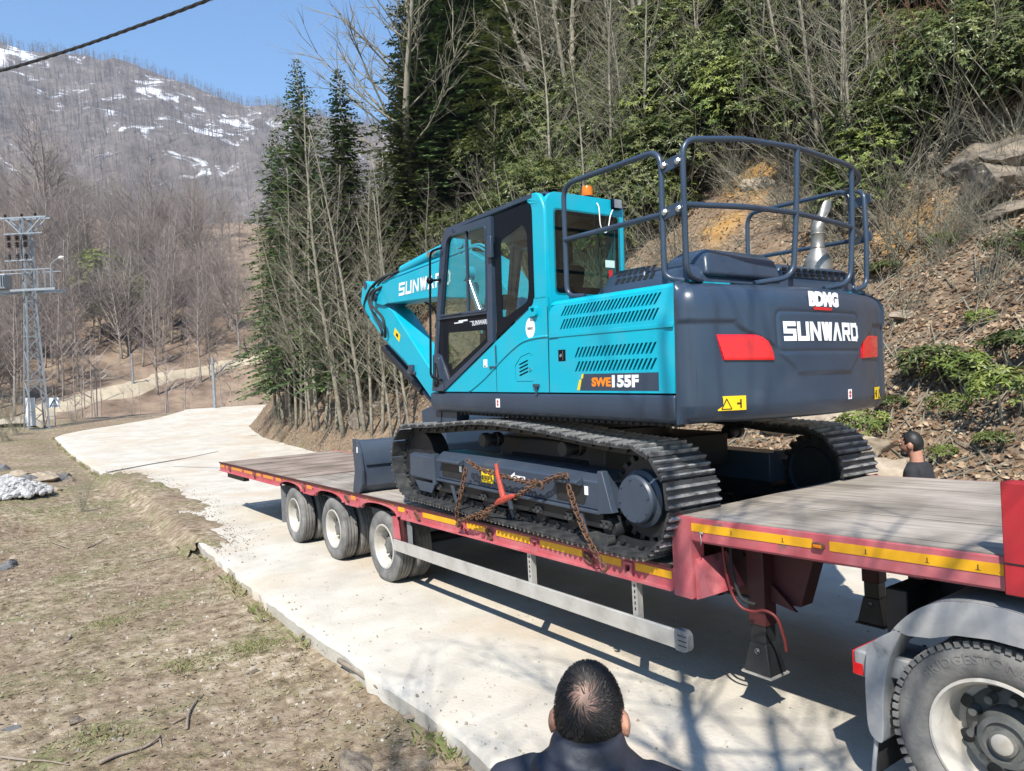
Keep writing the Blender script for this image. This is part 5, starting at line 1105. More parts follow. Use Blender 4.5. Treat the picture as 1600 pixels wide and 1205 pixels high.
# ---------------------------------------------------------------- people
def etube(mb, rings, n=16):
    out = []
    for (x, y, z, rx, ry) in rings: out.append([(x+rx*cos(2*pi*k/n), y+ry*sin(2*pi*k/n), z) for k in range(n)])
    mb.rings(out); return mb
def remesh(o, vox, sm=6):
    r = o.modifiers.new('remesh', 'REMESH'); r.mode = 'VOXEL'; r.voxel_size = vox; r.use_smooth_shade = True
    s = o.modifiers.new('smooth', 'SMOOTH'); s.iterations = sm; s.factor = .5
def head_mb(mb, c, s=1.0):
    c = Vector(c); nu, nv = 28, 20; o = len(mb.v)
    for j in range(nv+1):
        t = pi*j/nv
        for i in range(nu):
            a = 2*pi*i/nu; x, y, z = sin(t)*cos(a), sin(t)*sin(a), cos(t)
            w = .076; d = .097; hh = .118
            if z < 0: w *= 1-.28*(-z)**1.3; d *= 1-.12*(-z) if y > 0 else 1-.35*(-z)
            X, Y_, Z = x*w, y*d+(.012 if z < -.3 and y > 0 else 0), z*hh
            if y > .75 and z < -.1 and z > -.8 and abs(x) < .35: Y_ += .004
            mb.v.append(tuple(c+Vector((X, Y_, Z))*s))
    for j in range(nv):
        for i in range(nu): mb.f.append((o+j*nu+i, o+(j+1)*nu+i, o+(j+1)*nu+(i+1) % nu, o+j*nu+(i+1) % nu))
    P = lambda x, y, z: tuple(c+Vector((x, y, z))*s)
    mb.add([P(-.009, .088, .012), P(.009, .088, .012), P(-.018, .09, -.04), P(.018, .09, -.04), P(0, .122, -.034), P(0, .1, .018), P(0, .09, -.046)], [(0, 1, 5), (0, 5, 4, 2), (5, 1, 3, 4), (2, 4, 6), (4, 3, 6)])
    for sg in (-1, 1):
        mb.sphere(P(sg*.079, -.004, -.012), (.010*s, .020*s, .034*s), 10, 8); mb.sphere(P(sg*.085, -.014, -.008), (.008*s, .012*s, .026*s), 8, 8)
    mb.sphere(P(0, .092, -.068), (.024*s, .01*s, .007*s), 10, 6); mb.sphere(P(0, .086, -.1), (.022*s, .018*s, .016*s), 10, 6)
    mb.sphere(P(0, .082, .025), (.05*s, .014*s, .009*s), 12, 6)
def hand(par, wrist, dirn, sg):
    w_ = Vector(wrist); d = Vector(dirn).normalized(); side = Vector((0, 1, 0)); n = d.cross(side).normalized(); side = n.cross(d).normalized()
    mb = MB(); q = lambda a, b, c: w_+d*a+side*b+n*c
    mb.rings([[q(0, -.025, -.014), q(0, .025, -.014), q(0, .025, .014), q(0, -.025, .014)], [q(.05, -.04, -.014), q(.05, .04, -.014), q(.05, .04, .014), q(.05, -.04, .014)], [q(.095, -.04, -.012), q(.095, .04, -.012), q(.095, .04, .012), q(.095, -.04, .012)]])
    for k, (b, ln) in enumerate(((-.031, .06), (-.011, .072), (.010, .077), (.030, .068))): mb.tube([q(.088, b, 0), q(.088+ln*.5, b*1.05, -sg*.008), q(.088+ln*.8, b*1.05, -sg*.022), q(.088+ln*.95, b*1.05, -sg*.036)], [.0095, .009, .008, .006], 7)
    mb.tube([q(.03, .03, 0), q(.06, .055, -sg*.01), q(.085, .062, -sg*.02), q(.105, .06, -sg*.028)], [.013, .011, .0095, .007], 7)
    mb.build('hand', MAT['skin'], par, smooth=50)
def limb(mb, pts, rad): mb.tube(pts, rad, 12)
def person(loc, face, scale, label, top, ptop, stride=0.0, lean=0.0, shrug=0.0, ear=1.0, hair_fn=None, collar=False, vox=.011, arms=None, headtilt=0):
    p = empty('person', loc, face); p.scale = (scale,)*3; tag(p, label, 'person')
    L_ = lambda z: lean*max(0, z-.95)
    body = MB()
    hc = Vector((0, L_(1.64)+.03+headtilt, 1.635)); head_mb(body, hc)
    if ear > 1:
        for sg in (-1, 1): body.sphere(hc+Vector((sg*.091, -.012, -.018)), (.010, .020, .031), 10, 8)
    etube(body, [(0, L_(1.40)-.005, 1.38, .062, .06), (0, L_(1.5)+.003, 1.50, .056, .058), (0, L_(1.6)+.012+headtilt*.6, 1.60, .054, .06)])
    etube(body, [(0, 0, .88, .15, .1), (0, 0, 1.0, .155, .105), (0, L_(1.15), 1.15, .145, .1), (0, L_(1.3), 1.3, .165, .11), (0, L_(1.42), 1.42, .15, .085), (0, L_(1.46), 1.46, .07, .06)])
    shirt = MB(); tr_ = MB()
    k = 1.13 if collar else 1.07
    etube(shirt, [(0, 0, .84, .168*k, .118*k), (0, 0, .92, .17*k, .12*k), (0, L_(1.1), 1.1, .158*k, .116*k), (0, L_(1.28), 1.28, .178*k, .126*k), (0, L_(1.39), 1.39, .175*k, .108*k)]+([(0, -.005, 1.435, .16, .105), (0, -.01, 1.47, .135, .10), (0, -.012, 1.50, .098, .092), (0, -.014, 1.53, .09, .086), (0, -.012, 1.545, .084, .08)] if collar else [(0, L_(1.45), 1.455, .11*k, .08*k), (0, L_(1.48), 1.475, .075, .07)]))
    if collar:
        shirt.tube([(.115*cos(a), -.02+.115*sin(a), 1.475+.02*sin(a*2.3)) for a in [radians(205+130*q/12-10) for q in range(13)]], [.018+.03*sin(pi*q/12)+.006*sin(q*2.1) for q in range(13)], 10)
        shirt.tube([(.125*cos(a), -.03+.135*sin(a), 1.435) for a in [radians(190+160*q/10) for q in range(11)]], [.02+.03*sin(pi*q/10)+.005*cos(q*1.7) for q in range(11)], 10)
    for sg in (-1, 1):
        st = stride*sg
        hip = (sg*.085, 0, .92); kn = (sg*.095, st*.55+.03*abs(stride)*4, .49); an = (sg*.1, st, .085+(.0))
        limb(body, [hip, kn, an], [.08, .055, .042]); limb(tr_, [(sg*.083, 0, .96), hip, (sg*.09, st*.28+.01, .7), kn, (sg*.098, st*.8, .25), (an[0], an[1], .07)], [.098, .1, .085, .07, .066, .066])
        sh_ = Vector((sg*.185, L_(1.40), 1.405)); el, wr = arms[sg] if arms else ((sg*.245, L_(1.15)-.03, 1.13), (sg*.25, L_(.9)+.08, .89))
        el, wr = Vector(el), Vector(wr); limb(body, [sh_, el, wr], [.05, .04, .028])
        if collar: limb(shirt, [sh_+Vector((-sg*.05, 0, .005)), sh_, sh_.lerp(el, .5), el, el.lerp(wr, .5), wr], [.07, .074, .072, .068, .06, .05])
        else: limb(shirt, [sh_+Vector((-sg*.05, 0, .01)), sh_, sh_.lerp(el, .75)], [.06, .066, .062])
        hand(p, wr, (wr-el), sg)
        sh = empty('shoe', (sg*.1, st, 0), 0, p)
        rings = [[(dx*.048*w_, y, z) for dx, z in ((-1, .022), (1, .022), (.85, h), (-.85, h))] for y, w_, h in ((-.10, .75, .09), (-.04, .9, .10), (.04, 1, .085), (.12, 1.05, .06), (.185, .7, .045))]
        MB().rings(rings).build('upper', MAT['shoe'], sh, bevel=.015, seg=3)
        MB().prism(rnd([(-.045, -.11), (.045, -.11), (.056, .1), (.03, .2), (-.03, .2), (-.056, .1)], .03), 'z', .0, .024).build('sole', MAT['white'], sh)
    etube(tr_, [(0, 0, .82, .15, .115), (0, 0, .9, .165, .12), (0, 0, 1.0, .165, .115)])
    for mm in (shirt,):
        mm.v = [(a_, b_, c_+shrug*sstep(1.05, 1.35, c_)) for a_, b_, c_ in mm.v]
    b = body.build('body', MAT['skin'], p); remesh(b, .0085, 3)
    b = shirt.build(ptop, top, p); remesh(b, vox, 5)
    b = tr_.build('trousers', MAT['trousers'], p); remesh(b, .013, 5)
    for sg in (-1, 1): MB().sphere(hc+Vector((sg*.03, .084, .004)), (.012, .008, .007), 10, 6).build('eye', MAT['white'], p, smooth=True)
    if hair_fn: hair_fn(p, hc)
    return p
def hair_cap(p, hc, thick=.011, front=.55, beard=False, name='hair'):
    mb = MB(); nu, nv = 32, 18; idx = {}
    for j in range(nv+1):
        t = pi*.78*j/nv
        for i in range(nu):
            a = 2*pi*i/nu; x, y, z = sin(t)*cos(a), sin(t)*sin(a), cos(t)
            w = .076+thick; d = .097+thick; hh = .118+thick*.9
            if z < 0: w *= 1-.22*(-z)**1.3; d *= 1 if y > 0 else 1-.30*(-z)
            rr = 1+.018*noise.noise(Vector((x*9, y*9, z*9)))
            idx[(j, i)] = len(mb.v); mb.v.append(tuple(hc+Vector((x*w*rr, y*d*rr, z*hh*rr))))
    for j in range(nv):
        for i in range(nu):
            a = 2*pi*(i+.5)/nu; t = pi*.78*(j+.5)/nv; y = sin(t)*sin(a); x = sin(t)*cos(a); z = cos(t)
            if y > .45 and z < .55: continue
            if y > .02 and z < .1: continue
            if abs(x) > .5 and z < .12 and y > -.42: continue
            mb.f.append((idx[(j, i)], idx[(j+1, i)], idx[(j+1, (i+1) % nu)], idx[(j, (i+1) % nu)]))
    o = mb.build(name, MAT['hair'], p, smooth=True); s = o.modifiers.new('s', 'SOLIDIFY'); s.thickness = .012; s.offset = -1
    if beard: MB().sphere(hc+Vector((0, .06, -.088)), (.05, .042, .035), 14, 10).build('beard', MAT['hair'], p, smooth=True)
    return o
def near_hair(p, hc):
    # scalp shows at a whorl on the crown; strands sweep round it
    cr = Vector((.01, -.80, .60)).normalized()
    def surf(n, lift=0.0):
        w, d, hh = .0775+lift, .0985+lift, .119+lift
        if n.z < 0: w *= 1-.24*(-n.z)**1.3; d *= 1 if n.y > 0 else 1-.32*(-n.z)
        return hc+Vector((n.x*w, n.y*d, n.z*hh))
    cap_ = MB(); nu, nv = 30, 16
    for j in range(nv+1):
        t = pi*.76*j/nv
        for i in range(nu): a = 2*pi*i/nu; cap_.v.append(tuple(surf(Vector((sin(t)*cos(a), sin(t)*sin(a), cos(t))), .002)))
    for j in range(nv):
        for i in range(nu):
            a = 2*pi*(i+.5)/nu; t = pi*.76*(j+.5)/nv; n = Vector((sin(t)*cos(a), sin(t)*sin(a), cos(t)))
            if (n.y > .45 and n.z < .5) or (n.y > 0 and n.z < .08) or (abs(n.x) > .62 and n.z < -.1 and n.y > -.4): continue
            cap_.f.append((j*nu+i, (j+1)*nu+i, (j+1)*nu+(i+1) % nu, j*nu+(i+1) % nu))
    hm = mat('scalphair', (.30, .17, .115), rough=.55); nt = hm.node_tree; N = nt.nodes; L = nt.links
    vm = N.new('ShaderNodeVectorMath'); vm.operation = 'DISTANCE'; tc = N.new('ShaderNodeTexCoord'); L.new(tc.outputs['Object'], vm.inputs[0]); vm.inputs[1].default_value = surf(cr, .002)
    rp = N.new('ShaderNodeValToRGB'); rp.color_ramp.elements[0].position = .02; rp.color_ramp.elements[0].color = (.24, .14, .10, 1); rp.color_ramp.elements[1].position = .07; rp.color_ramp.elements[1].color = (.014, .012, .012, 1)
    L.new(vm.outputs['Value'], rp.inputs[0]); L.new(rp.outputs[0], N['Principled BSDF'].inputs['Base Color'])
    cap_.build('scalp', hm, p, smooth=True)
    st = MB(); rr = random.Random(3)
    mats = 0
    for _ in range(12000):
        z = rr.uniform(-.72, 1); a = rr.uniform(0, 2*pi); q = sqrt(1-z*z); n = Vector((q*cos(a), q*sin(a), z))
        if (n.y > .5 and n.z < .45) or (n.y > .05 and n.z < .12) or (abs(n.x) > .62 and n.z < -.1 and n.y > -.35): continue
        ang = n.angle(cr)
        if rr.random() > sstep(.05, .75, ang)*.93+.14: continue
        tz = (cr-n*n.dot(cr)); rad = -tz.normalized() if tz.length > 1e-3 else Vector((1, 0, 0)); tan = n.cross(rad)
        sw = max(.0, 1.1-ang*1.1); d = (rad*(1-.0)+tan*sw*1.2+Vector((0, 0, -.35))*max(0, .4-n.z)+Vector((rr.uniform(-.32, .32), rr.uniform(-.32, .32), rr.uniform(-.32, .32)))).normalized()
        ln = rr.uniform(.018, .040)*(.75 if n.z < -.2 else 1); w_ = rr.uniform(.0004, .0009)
        s0 = surf(n, .001); s_ = n.cross(d).normalized()
        m1 = (n+d*ln*5.5).normalized(); m2 = (n+d*ln*11).normalized(); l1 = rr.uniform(.004, .010); l2 = rr.uniform(.002, .011)
        p1 = surf(m1, l1); p2 = surf(m2, l2); o = len(st.v)
        st.v += [tuple(s0-s_*w_), tuple(s0+s_*w_), tuple(p1+s_*w_*.8), tuple(p1-s_*w_*.8), tuple(p2)]; st.f += [(o, o+1, o+2, o+3), (o+3, o+2, o+4)]
    h = st.build('hair', MAT['hair'], p, fix=False); h['kind'] = 'stuff'
hd = CAM+(RX*((916-800)/1151.23)+DN*((1112-602.5)/1151.23)+FW)*1.76
sc_n = .93
gz = height(hd.x, hd.y) if hd.y < kerb_y(hd.x) else 0
sc_n = (hd.z-gz)/1.64
face = atan2(FW.y, FW.x)-pi/2+radians(-13)
person((hd.x+.03*cos(face+pi/2)*0-FW.x*.03, hd.y-FW.y*.03, gz), face, sc_n, 'dark-haired man in black padded jacket seen from behind, thinning crown', MAT['jacket'], 'jacket', shrug=.065, ear=2, hair_fn=near_hair, collar=True, vox=.010)
fp = Vector((.23, 2.80, 0))
person(fp, pi/2+.15, .915, 'bearded man in black t-shirt walking behind the gooseneck', MAT['tshirt'], 'tshirt', stride=.16, lean=.05, hair_fn=lambda p, c: hair_cap(p, c, .006, beard=True))
# ---------------------------------------------------------------- power line mast, sign, poles, cable
def ray_at(px, py, depth): return CAM+(RX*((px-800)/1151.23)+DN*((py-602.5)/1151.23)+FW)*depth
pb = on_ground(58, 671); mast = empty('lattice_mast', pb, radians(12)); tag(mast, 'galvanised lattice power mast with transformer platform beside the bend', 'power mast')
HM, w0, w1 = 11.6, .50, .22
wz = lambda z: w0+(w1-w0)*min(1, z/7.0)
for sx in (-1, 1):
    for sy in (-1, 1): MB().bar((sx*w0, sy*w0, -.4), (sx*w1, sy*w1, 7.0), .075).bar((sx*w1, sy*w1, 7.0), (sx*w1*.9, sy*w1*.9, HM), .08).build('leg', MAT['galv'], mast)
levels = [0, .9, 1.8, 2.7, 3.55, 4.35, 5.1, 5.8, 6.45, 7.05, 7.6, 8.2, 8.8, 9.4, 10.0, 10.6, 11.2]
for ax in range(4):
    rot = Matrix.Rotation(ax*pi/2, 4, 'Z'); mb = MB()
    for i, (a, b) in enumerate(zip(levels, levels[1:])):
        u, v = (-1, 1) if i % 2 else (1, -1)
        mb.bar(rot @ Vector((u*wz(a), -wz(a), a)), rot @ Vector((v*wz(b), -wz(b), b)), .04)
        if i % 3 == 0: mb.bar(rot @ Vector((-wz(a), -wz(a), a)), rot @ Vector((wz(a), -wz(a), a)), .05)
    o = mb.build('bracing', MAT['galv'], mast); o['kind'] = 'stuff'
ry = Vector((RX.x, RX.y, 0)).normalized(); mrot = Matrix.Rotation(-radians(12), 4, 'Z'); ax = mrot @ ry; dp = Vector((-ax.y, ax.x, 0))
arm = MB()
for s in (-1, 1): arm.bar(dp*s*.2+ax*-1.25+Vector((0, 0, HM)), dp*s*.2+ax*1.25+Vector((0, 0, HM)), .09); arm.bar(dp*s*.2+ax*-1.0+Vector((0, 0, HM)), dp*s*.2+ax*-.1+Vector((0, 0, HM-.95)), .06); arm.bar(dp*s*.2+ax*1.0+Vector((0, 0, HM)), dp*s*.2+ax*.1+Vector((0, 0, HM-.95)), .06)
arm.build('cross_arm', MAT['galv'], mast)
for k in (-1.1, -.2, .55): MB().lathe([(.03, 0), (.09, .05), (.04, .08), (.09, .13), (.04, .16), (.08, .2), (.001, .26)], ax*k+Vector((0, 0, HM+.05)), 'z', 10).build('insulator', MAT['insulator'], mast, smooth=40)
for k in (-.75, -.3, .15):
    for zz, dr in ((HM-1.15, .16), (HM-1.55, .14), (HM-2.2, .11)): MB().lathe([(.03, .22), (dr, .12), (.05, .1), (dr, .0), (.05, -.02), (dr*.8, -.1), (.001, -.12)], ax*k-dp*.35+Vector((0, 0, zz)), 'z', 12).build('insulator', MAT['insulator'], mast, smooth=40)
MB().bar(ax*-1+dp*-.35+Vector((0, 0, HM-.9)), ax*1.1+dp*-.35+Vector((0, 0, HM-.9)), .06).build('switch_arm', MAT['galv'], mast)
MB().bar(ax*-1+dp*-.35+Vector((0, 0, HM-2.35)), ax*.5+dp*-.35+Vector((0, 0, HM-2.35)), .06).build('switch_arm', MAT['galv'], mast)
zp = HM-4.0
pf = MB()
for s in (-1, 1): pf.bar(ax*-2.6+dp*s*.5+Vector((0, 0, zp)), ax*1.75+dp*s*.5+Vector((0, 0, zp)), .12)
for s in (-1, 1): pf.bar(ax*-2.6+dp*s*.5+Vector((0, 0, zp+1.1)), ax*1.5+dp*s*.5+Vector((0, 0, zp+1.1)), .05)
for k in (-2.5, -1.9, .8, 1.2, 1.6): pf.bar(ax*k-dp*.5+Vector((0, 0, zp)), ax*(k)-dp*.5+Vector((0, 0, zp+1.1)), .06)
o = pf.build('platform', MAT['galv'], mast)
tfm = empty('transformer', ax*-1.2-dp*.55+Vector((0, 0, zp+.08)), atan2(ax.y, ax.x), mast); MB().box((-.65, -.3, 0), (.45, .3, .8)).build('tank', MAT['galv'], tfm, bevel=.03)
for k in range(9): MB().box((-.6+k*.125, -.42, .1), (-.57+k*.125, -.3, .72)).build('cooling_fin', MAT['galv'], tfm)
MB().tube(bez([ax*1.5-dp*.5+Vector((0, 0, zp)), ax*1.55-dp*.5+Vector((0, 0, zp+1.2)), ax*1.75-dp*.5+Vector((0, 0, zp+1.5)), ax*2.0-dp*.5+Vector((0, 0, zp+1.6))], 5), .03, 6).build('lamp_arm', MAT['galv'], mast, smooth=True)
MB().sphere(ax*2.15-dp*.5+Vector((0, 0, zp+1.65)), (.24, .14, .09)).build('lamp_head', MAT['white'], mast, smooth=True)
MB().box((-.2, -.44, .2), (.3, -.1, 1.75), Matrix.Rotation(0, 4, 'Z')).build('meter_cabinet', MAT['signwhite'], mast, bevel=.02)
sg = ray_at(86, 655, 42); gz = height(sg.x, sg.y); sgn = empty('warning_sign', (sg.x, sg.y, gz), atan2(RX.y, RX.x)); tag(sgn, 'small white warning board with black triangle on a thin post by the mast', 'sign')
MB().tube([(0, 0, -.2), (0, 0, 1.75)], .03, 8).build('post', MAT['galv'], sgn); b_ = MB().box((-.32, -.045, 1.05), (.32, -.032, 1.62)).build('board', MAT['signwhite'], sgn)
for (a, b), (c, d) in (((-.2, 1.15), (.2, 1.15)), ((.2, 1.15), (.03, 1.5)), ((.03, 1.5), (-.2, 1.15))): MB().bar((a, -.05, b), (c, -.05, d), .02, .04).build('board_mark', MAT['ink'], b_)
for i, (px, py, top, dsc) in enumerate(((208, 602, 560, 'pale concrete pole beside the dirt path'), (336, 640, 568, 'slim lattice pole standing right of the dirt path below the trees'))):
    b = on_ground(px, py); t = (b-CAM).length; hh = (py-top)/1151*t*1.05; pl = empty('utility_pole', b); tag(pl, dsc, 'pole')
    MB().tube([(0, 0, -.3), (0, 0, hh)], [.13, .09], 8).build('shaft', MAT['galv'], pl); MB().box((-.5, -.05, hh-.5), (.5, .05, hh-.4)).build('cross_arm', MAT['galv'], pl)
cp = [ray_at(*q) for q in ((-140, 145, 15.5), (0, 111, 14.2), (110, 78, 13.2), (210, 43, 12.2), (325, 0, 11.2), (470, -62, 10))]
cp = bez(cp, 14); mb = MB()
for ph in range(3):
    P = []
    for i, c in enumerate(cp):
        t = (cp[min(i+1, len(cp)-1)]-cp[max(i-1, 0)]).normalized(); u = t.cross(Vector((0, 0, 1))).normalized(); v = u.cross(t); a = i*1.1+ph*2.094; P.append(c+(u*cos(a)+v*sin(a))*.016)
    mb.tube(P, .017, 6)
tag(mb.build('overhead_cable', MAT['wire'], smooth=True), 'twisted black overhead cable crossing the blue sky', 'cable')
# ---------------------------------------------------------------- vegetation
RV = random.Random(11)
def foliage_mat(name, c1, c2, c3, rough=.45, trans=.18, tint=True):
    m = bpy.data.materials.new(name); m.use_nodes = True; nt = m.node_tree; N = nt.nodes; L = nt.links; b = N['Principled BSDF']; b.inputs['Roughness'].default_value = rough; b.inputs['Specular IOR Level'].default_value = .35
    at = N.new('ShaderNodeAttribute'); at.attribute_name = 'tint'; r = N.new('ShaderNodeValToRGB'); e = r.color_ramp.elements; e.new(.5)
    for i, (p, c) in enumerate(((.0, c1), (.55, c2), (1.0, c3))): e[i].position = p; e[i].color = (*c, 1)
    L.new(at.outputs['Fac'], r.inputs[0]); col = r.outputs[0]
    if tint:
        oi = N.new('ShaderNodeObjectInfo'); hs = N.new('ShaderNodeHueSaturation'); mr = N.new('ShaderNodeMapRange'); mr.inputs[3].default_value = .7; mr.inputs[4].default_value = 1.25; L.new(oi.outputs['Random'], mr.inputs[0]); L.new(mr.outputs[0], hs.inputs['Value']); L.new(col, hs.inputs['Color']); col = hs.outputs[0]
    L.new(col, b.inputs['Base Color'])
    if trans:
        t = N.new('ShaderNodeBsdfTranslucent'); L.new(col, t.inputs[0]); ms = N.new('ShaderNodeMixShader'); ms.inputs[0].default_value = trans; L.new(b.outputs[0], ms.inputs[1]); L.new(t.outputs[0], ms.inputs[2]); L.new(ms.outputs[0], N['Material Output'].inputs[0])
    MAT[name] = m; return m
foliage_mat('laurel', (.028, .044, .010), (.08, .105, .024), (.22, .23, .075), rough=.38)
foliage_mat('brightleaf', (.065, .10, .016), (.14, .18, .032), (.27, .30, .075), rough=.45)
foliage_mat('needles', (.032, .062, .026), (.07, .12, .04), (.16, .20, .06), rough=.6, trans=.08)
foliage_mat('needles_warm', (.05, .07, .02), (.10, .125, .035), (.18, .19, .06), rough=.6, trans=.1)
foliage_mat('litter', (.10, .055, .028), (.24, .15, .085), (.45, .34, .22), rough=.8, trans=.1, tint=False)
foliage_mat('drygrass', (.17, .12, .07), (.40, .33, .2), (.15, .2, .05), rough=.8, tint=False)
foliage_mat('pebble', (.2, .165, .125), (.33, .285, .225), (.50, .46, .39), rough=.9, trans=0, tint=False)
mat('bark_pale', (.29, .265, .205), (.15, .135, .10), rough=.9, scale=6, bump=.3, bscale=25, spec=.2)
mat('bark_olive', (.22, .20, .15), (.33, .30, .23), rough=.9, scale=6, bump=.3, bscale=25, spec=.2)
mat('bark_brown', (.2, .17, .145), (.32, .285, .25), rough=.9, scale=3, spec=.2)
mat('twig_pale', (.29, .265, .2), (.17, .155, .11), rough=.9, scale=4, spec=.15)
mat('twig_brown', (.24, .2, .178), (.34, .29, .26), rough=.9, scale=2, spec=.15)
mat('twig_grey', (.13, .115, .115), (.2, .18, .175), rough=.9, scale=.05, spec=.1)
mat('twig_red', (.17, .085, .06), (.25, .14, .10), rough=.9, scale=2, spec=.15)
def with_tint(me, vals):
    a = me.attributes.new('tint', 'FLOAT', 'FACE'); a.data.foreach_set('value', vals)
def rvec(rr, s=1.0): return Vector((rr.uniform(-s, s), rr.uniform(-s, s), rr.uniform(-s, s)))
def grow(mb, rr, p, d, L, r, segs, n, wob, up):
    P = [p]; d = d.normalized()
    for k in range(segs):
        d = (d+rvec(rr, wob)+Vector((0, 0, up))).normalized(); P.append(P[-1]+d*(L/segs))
    mb.tube(P, [max(.0025, r*(1-.82*k/segs)) for k in range(segs+1)], n, cap=False); return P
def bare_tree(seed, H, r0, nb=34, first=.22, bl=.3, elev=.75, twig=1.0, lean=.03, fork=0, l3=True, n0=7):
    rr = random.Random(seed); T_ = MB(); B = MB()
    d = Vector((rr.uniform(-lean, lean), rr.uniform(-lean, lean), 1)); P = [Vector((0, 0, -.3))]; seg = 12
    for k in range(seg): d = (d+rvec(rr, .045)+Vector((0, 0, .03))).normalized(); P.append(P[-1]+d*(H+.3)/seg)
    rad = [r0*(1.15 if k == 0 else 1)*(1-.9*(k/seg)**1.1)+.006 for k in range(seg+1)]; T_.tube(P, rad, n0)
    trunks = [(P, rad)]
    for f in range(fork):
        k0 = rr.randint(2, 5); a = rr.uniform(0, 2*pi); dd = Vector((cos(a)*.45, sin(a)*.45, 1)); Q = [P[k0]]; L = H*(1-k0/seg)*.9; s2 = 8
        for k in range(s2): dd = (dd+rvec(rr, .06)+Vector((0, 0, .05))).normalized(); Q.append(Q[-1]+dd*L/s2)
        r2 = [rad[k0]*.75*(1-.9*k/s2)+.006 for k in range(s2+1)]; T_.tube(Q, r2, 6); trunks.append((Q, r2))
    for Q, r2 in trunks:
        m = len(Q)-1; cnt = nb if Q is P else nb//2
        for b in range(cnt):
            t = (first if Q is P else .1)+(1-(first if Q is P else .1))*((b+rr.random())/cnt); f = t*m; k = min(int(f), m-1); p = Q[k].lerp(Q[k+1], f-k)
            a = b*2.4+rr.uniform(-.5, .5); L = H*bl*(1.05-.75*t)*rr.uniform(.6, 1.25)+.15; e = elev*rr.uniform(.6, 1.3)
            d1 = Vector((cos(a), sin(a), e)); rb = max(.007, r2[k]*.34)
            B1 = grow(B, rr, p, d1, L, rb, 5, 4, .13, .07)
            for c in range(int((3+L*1.6)*twig)):
                kk = rr.randint(1, 4); q = B1[kk].lerp(B1[kk+1], rr.random()) if kk < 5 else B1[5]
                d2 = (B1[kk+1]-B1[kk]).normalized()+rvec(rr, .75)+Vector((0, 0, .15)); L2 = L*rr.uniform(.22, .48)
                B2 = grow(B, rr, q, d2, L2, rb*.38, 3, 3, .18, .06)
                if l3:
                    for e3 in range(2): d3 = (B2[2]-B2[1]).normalized()+rvec(rr, .8); grow(B, rr, B2[rr.randint(1, 2)], d3, L2*rr.uniform(.35, .6), rb*.25, 2, 3, .2, .03)
    return T_, B
def tree_meshes(kind, gens, bark, twig):
    out = []
    for g in gens: T_, B = bare_tree(**g); out.append((T_.mesh('trunk', MAT[bark], True, False), B.mesh('branches', MAT[twig], True, False), g['H']))
    return out
SAP = tree_meshes('sap', [dict(seed=1, H=12, r0=.08, nb=46, first=.18, bl=.23, elev=.9, twig=.9), dict(seed=2, H=13, r0=.075, nb=44, first=.22, bl=.21, elev=1.0, twig=.9), dict(seed=3, H=11, r0=.075, nb=44, first=.15, bl=.27, elev=.8, twig=.9, fork=1), dict(seed=4, H=12, r0=.09, nb=46, first=.2, bl=.26, elev=.8, twig=.9, lean=.12)], 'bark_pale', 'twig_pale')
OAK = tree_meshes('oak', [dict(seed=11, H=14, r0=.26, nb=36, first=.25, bl=.36, elev=.7, fork=2, lean=.1), dict(seed=12, H=13, r0=.22, nb=34, first=.2, bl=.38, elev=.55, fork=2)], 'bark_olive', 'twig_pale')
FARL = tree_meshes('far', [dict(seed=21, H=13, r0=.15, nb=50, first=.22, bl=.31, elev=.85, twig=1.0, n0=5, lean=.1), dict(seed=22, H=14, r0=.16, nb=48, first=.28, bl=.29, elev=.9, twig=1.0, n0=5, lean=.08), dict(seed=23, H=12, r0=.16, nb=46, first=.22, bl=.36, elev=.7, fork=2, twig=1.0, n0=5), dict(seed=24, H=15, r0=.15, nb=48, first=.3, bl=.27, elev=1.0, twig=1.0, n0=5, lean=.1), dict(seed=25, H=11, r0=.14, nb=44, first=.15, bl=.36, elev=.7, fork=3, twig=1.0, n0=5)], 'bark_brown', 'twig_brown')
FARP = [(bpy.data.meshes.new('x'), None, 0)][:0]
FARP = tree_meshes('farp', [dict(seed=31, H=17, r0=.30, nb=56, first=.3, bl=.34, elev=.7, fork=2, n0=7, twig=1.1)], 'bark_brown', 'twig_brown')
def place_tree(ms, p, h, name, label, group, rz=None, tilt=0.0):
    tm_, bm2, H = ms; t = empty(name, (p.x, p.y, p.z-.05), RV.uniform(0, 6.28) if rz is None else rz); s = h/H; t.scale = (s, s, s); t.rotation_euler[0] = tilt*RV.uniform(-1, 1); t.rotation_euler[1] = tilt*RV.uniform(-1, 1)
    tag(t, label, 'tree', group); link(bpy.data.objects.new('trunk', tm_), t); link(bpy.data.objects.new('branches', bm2), t); return t
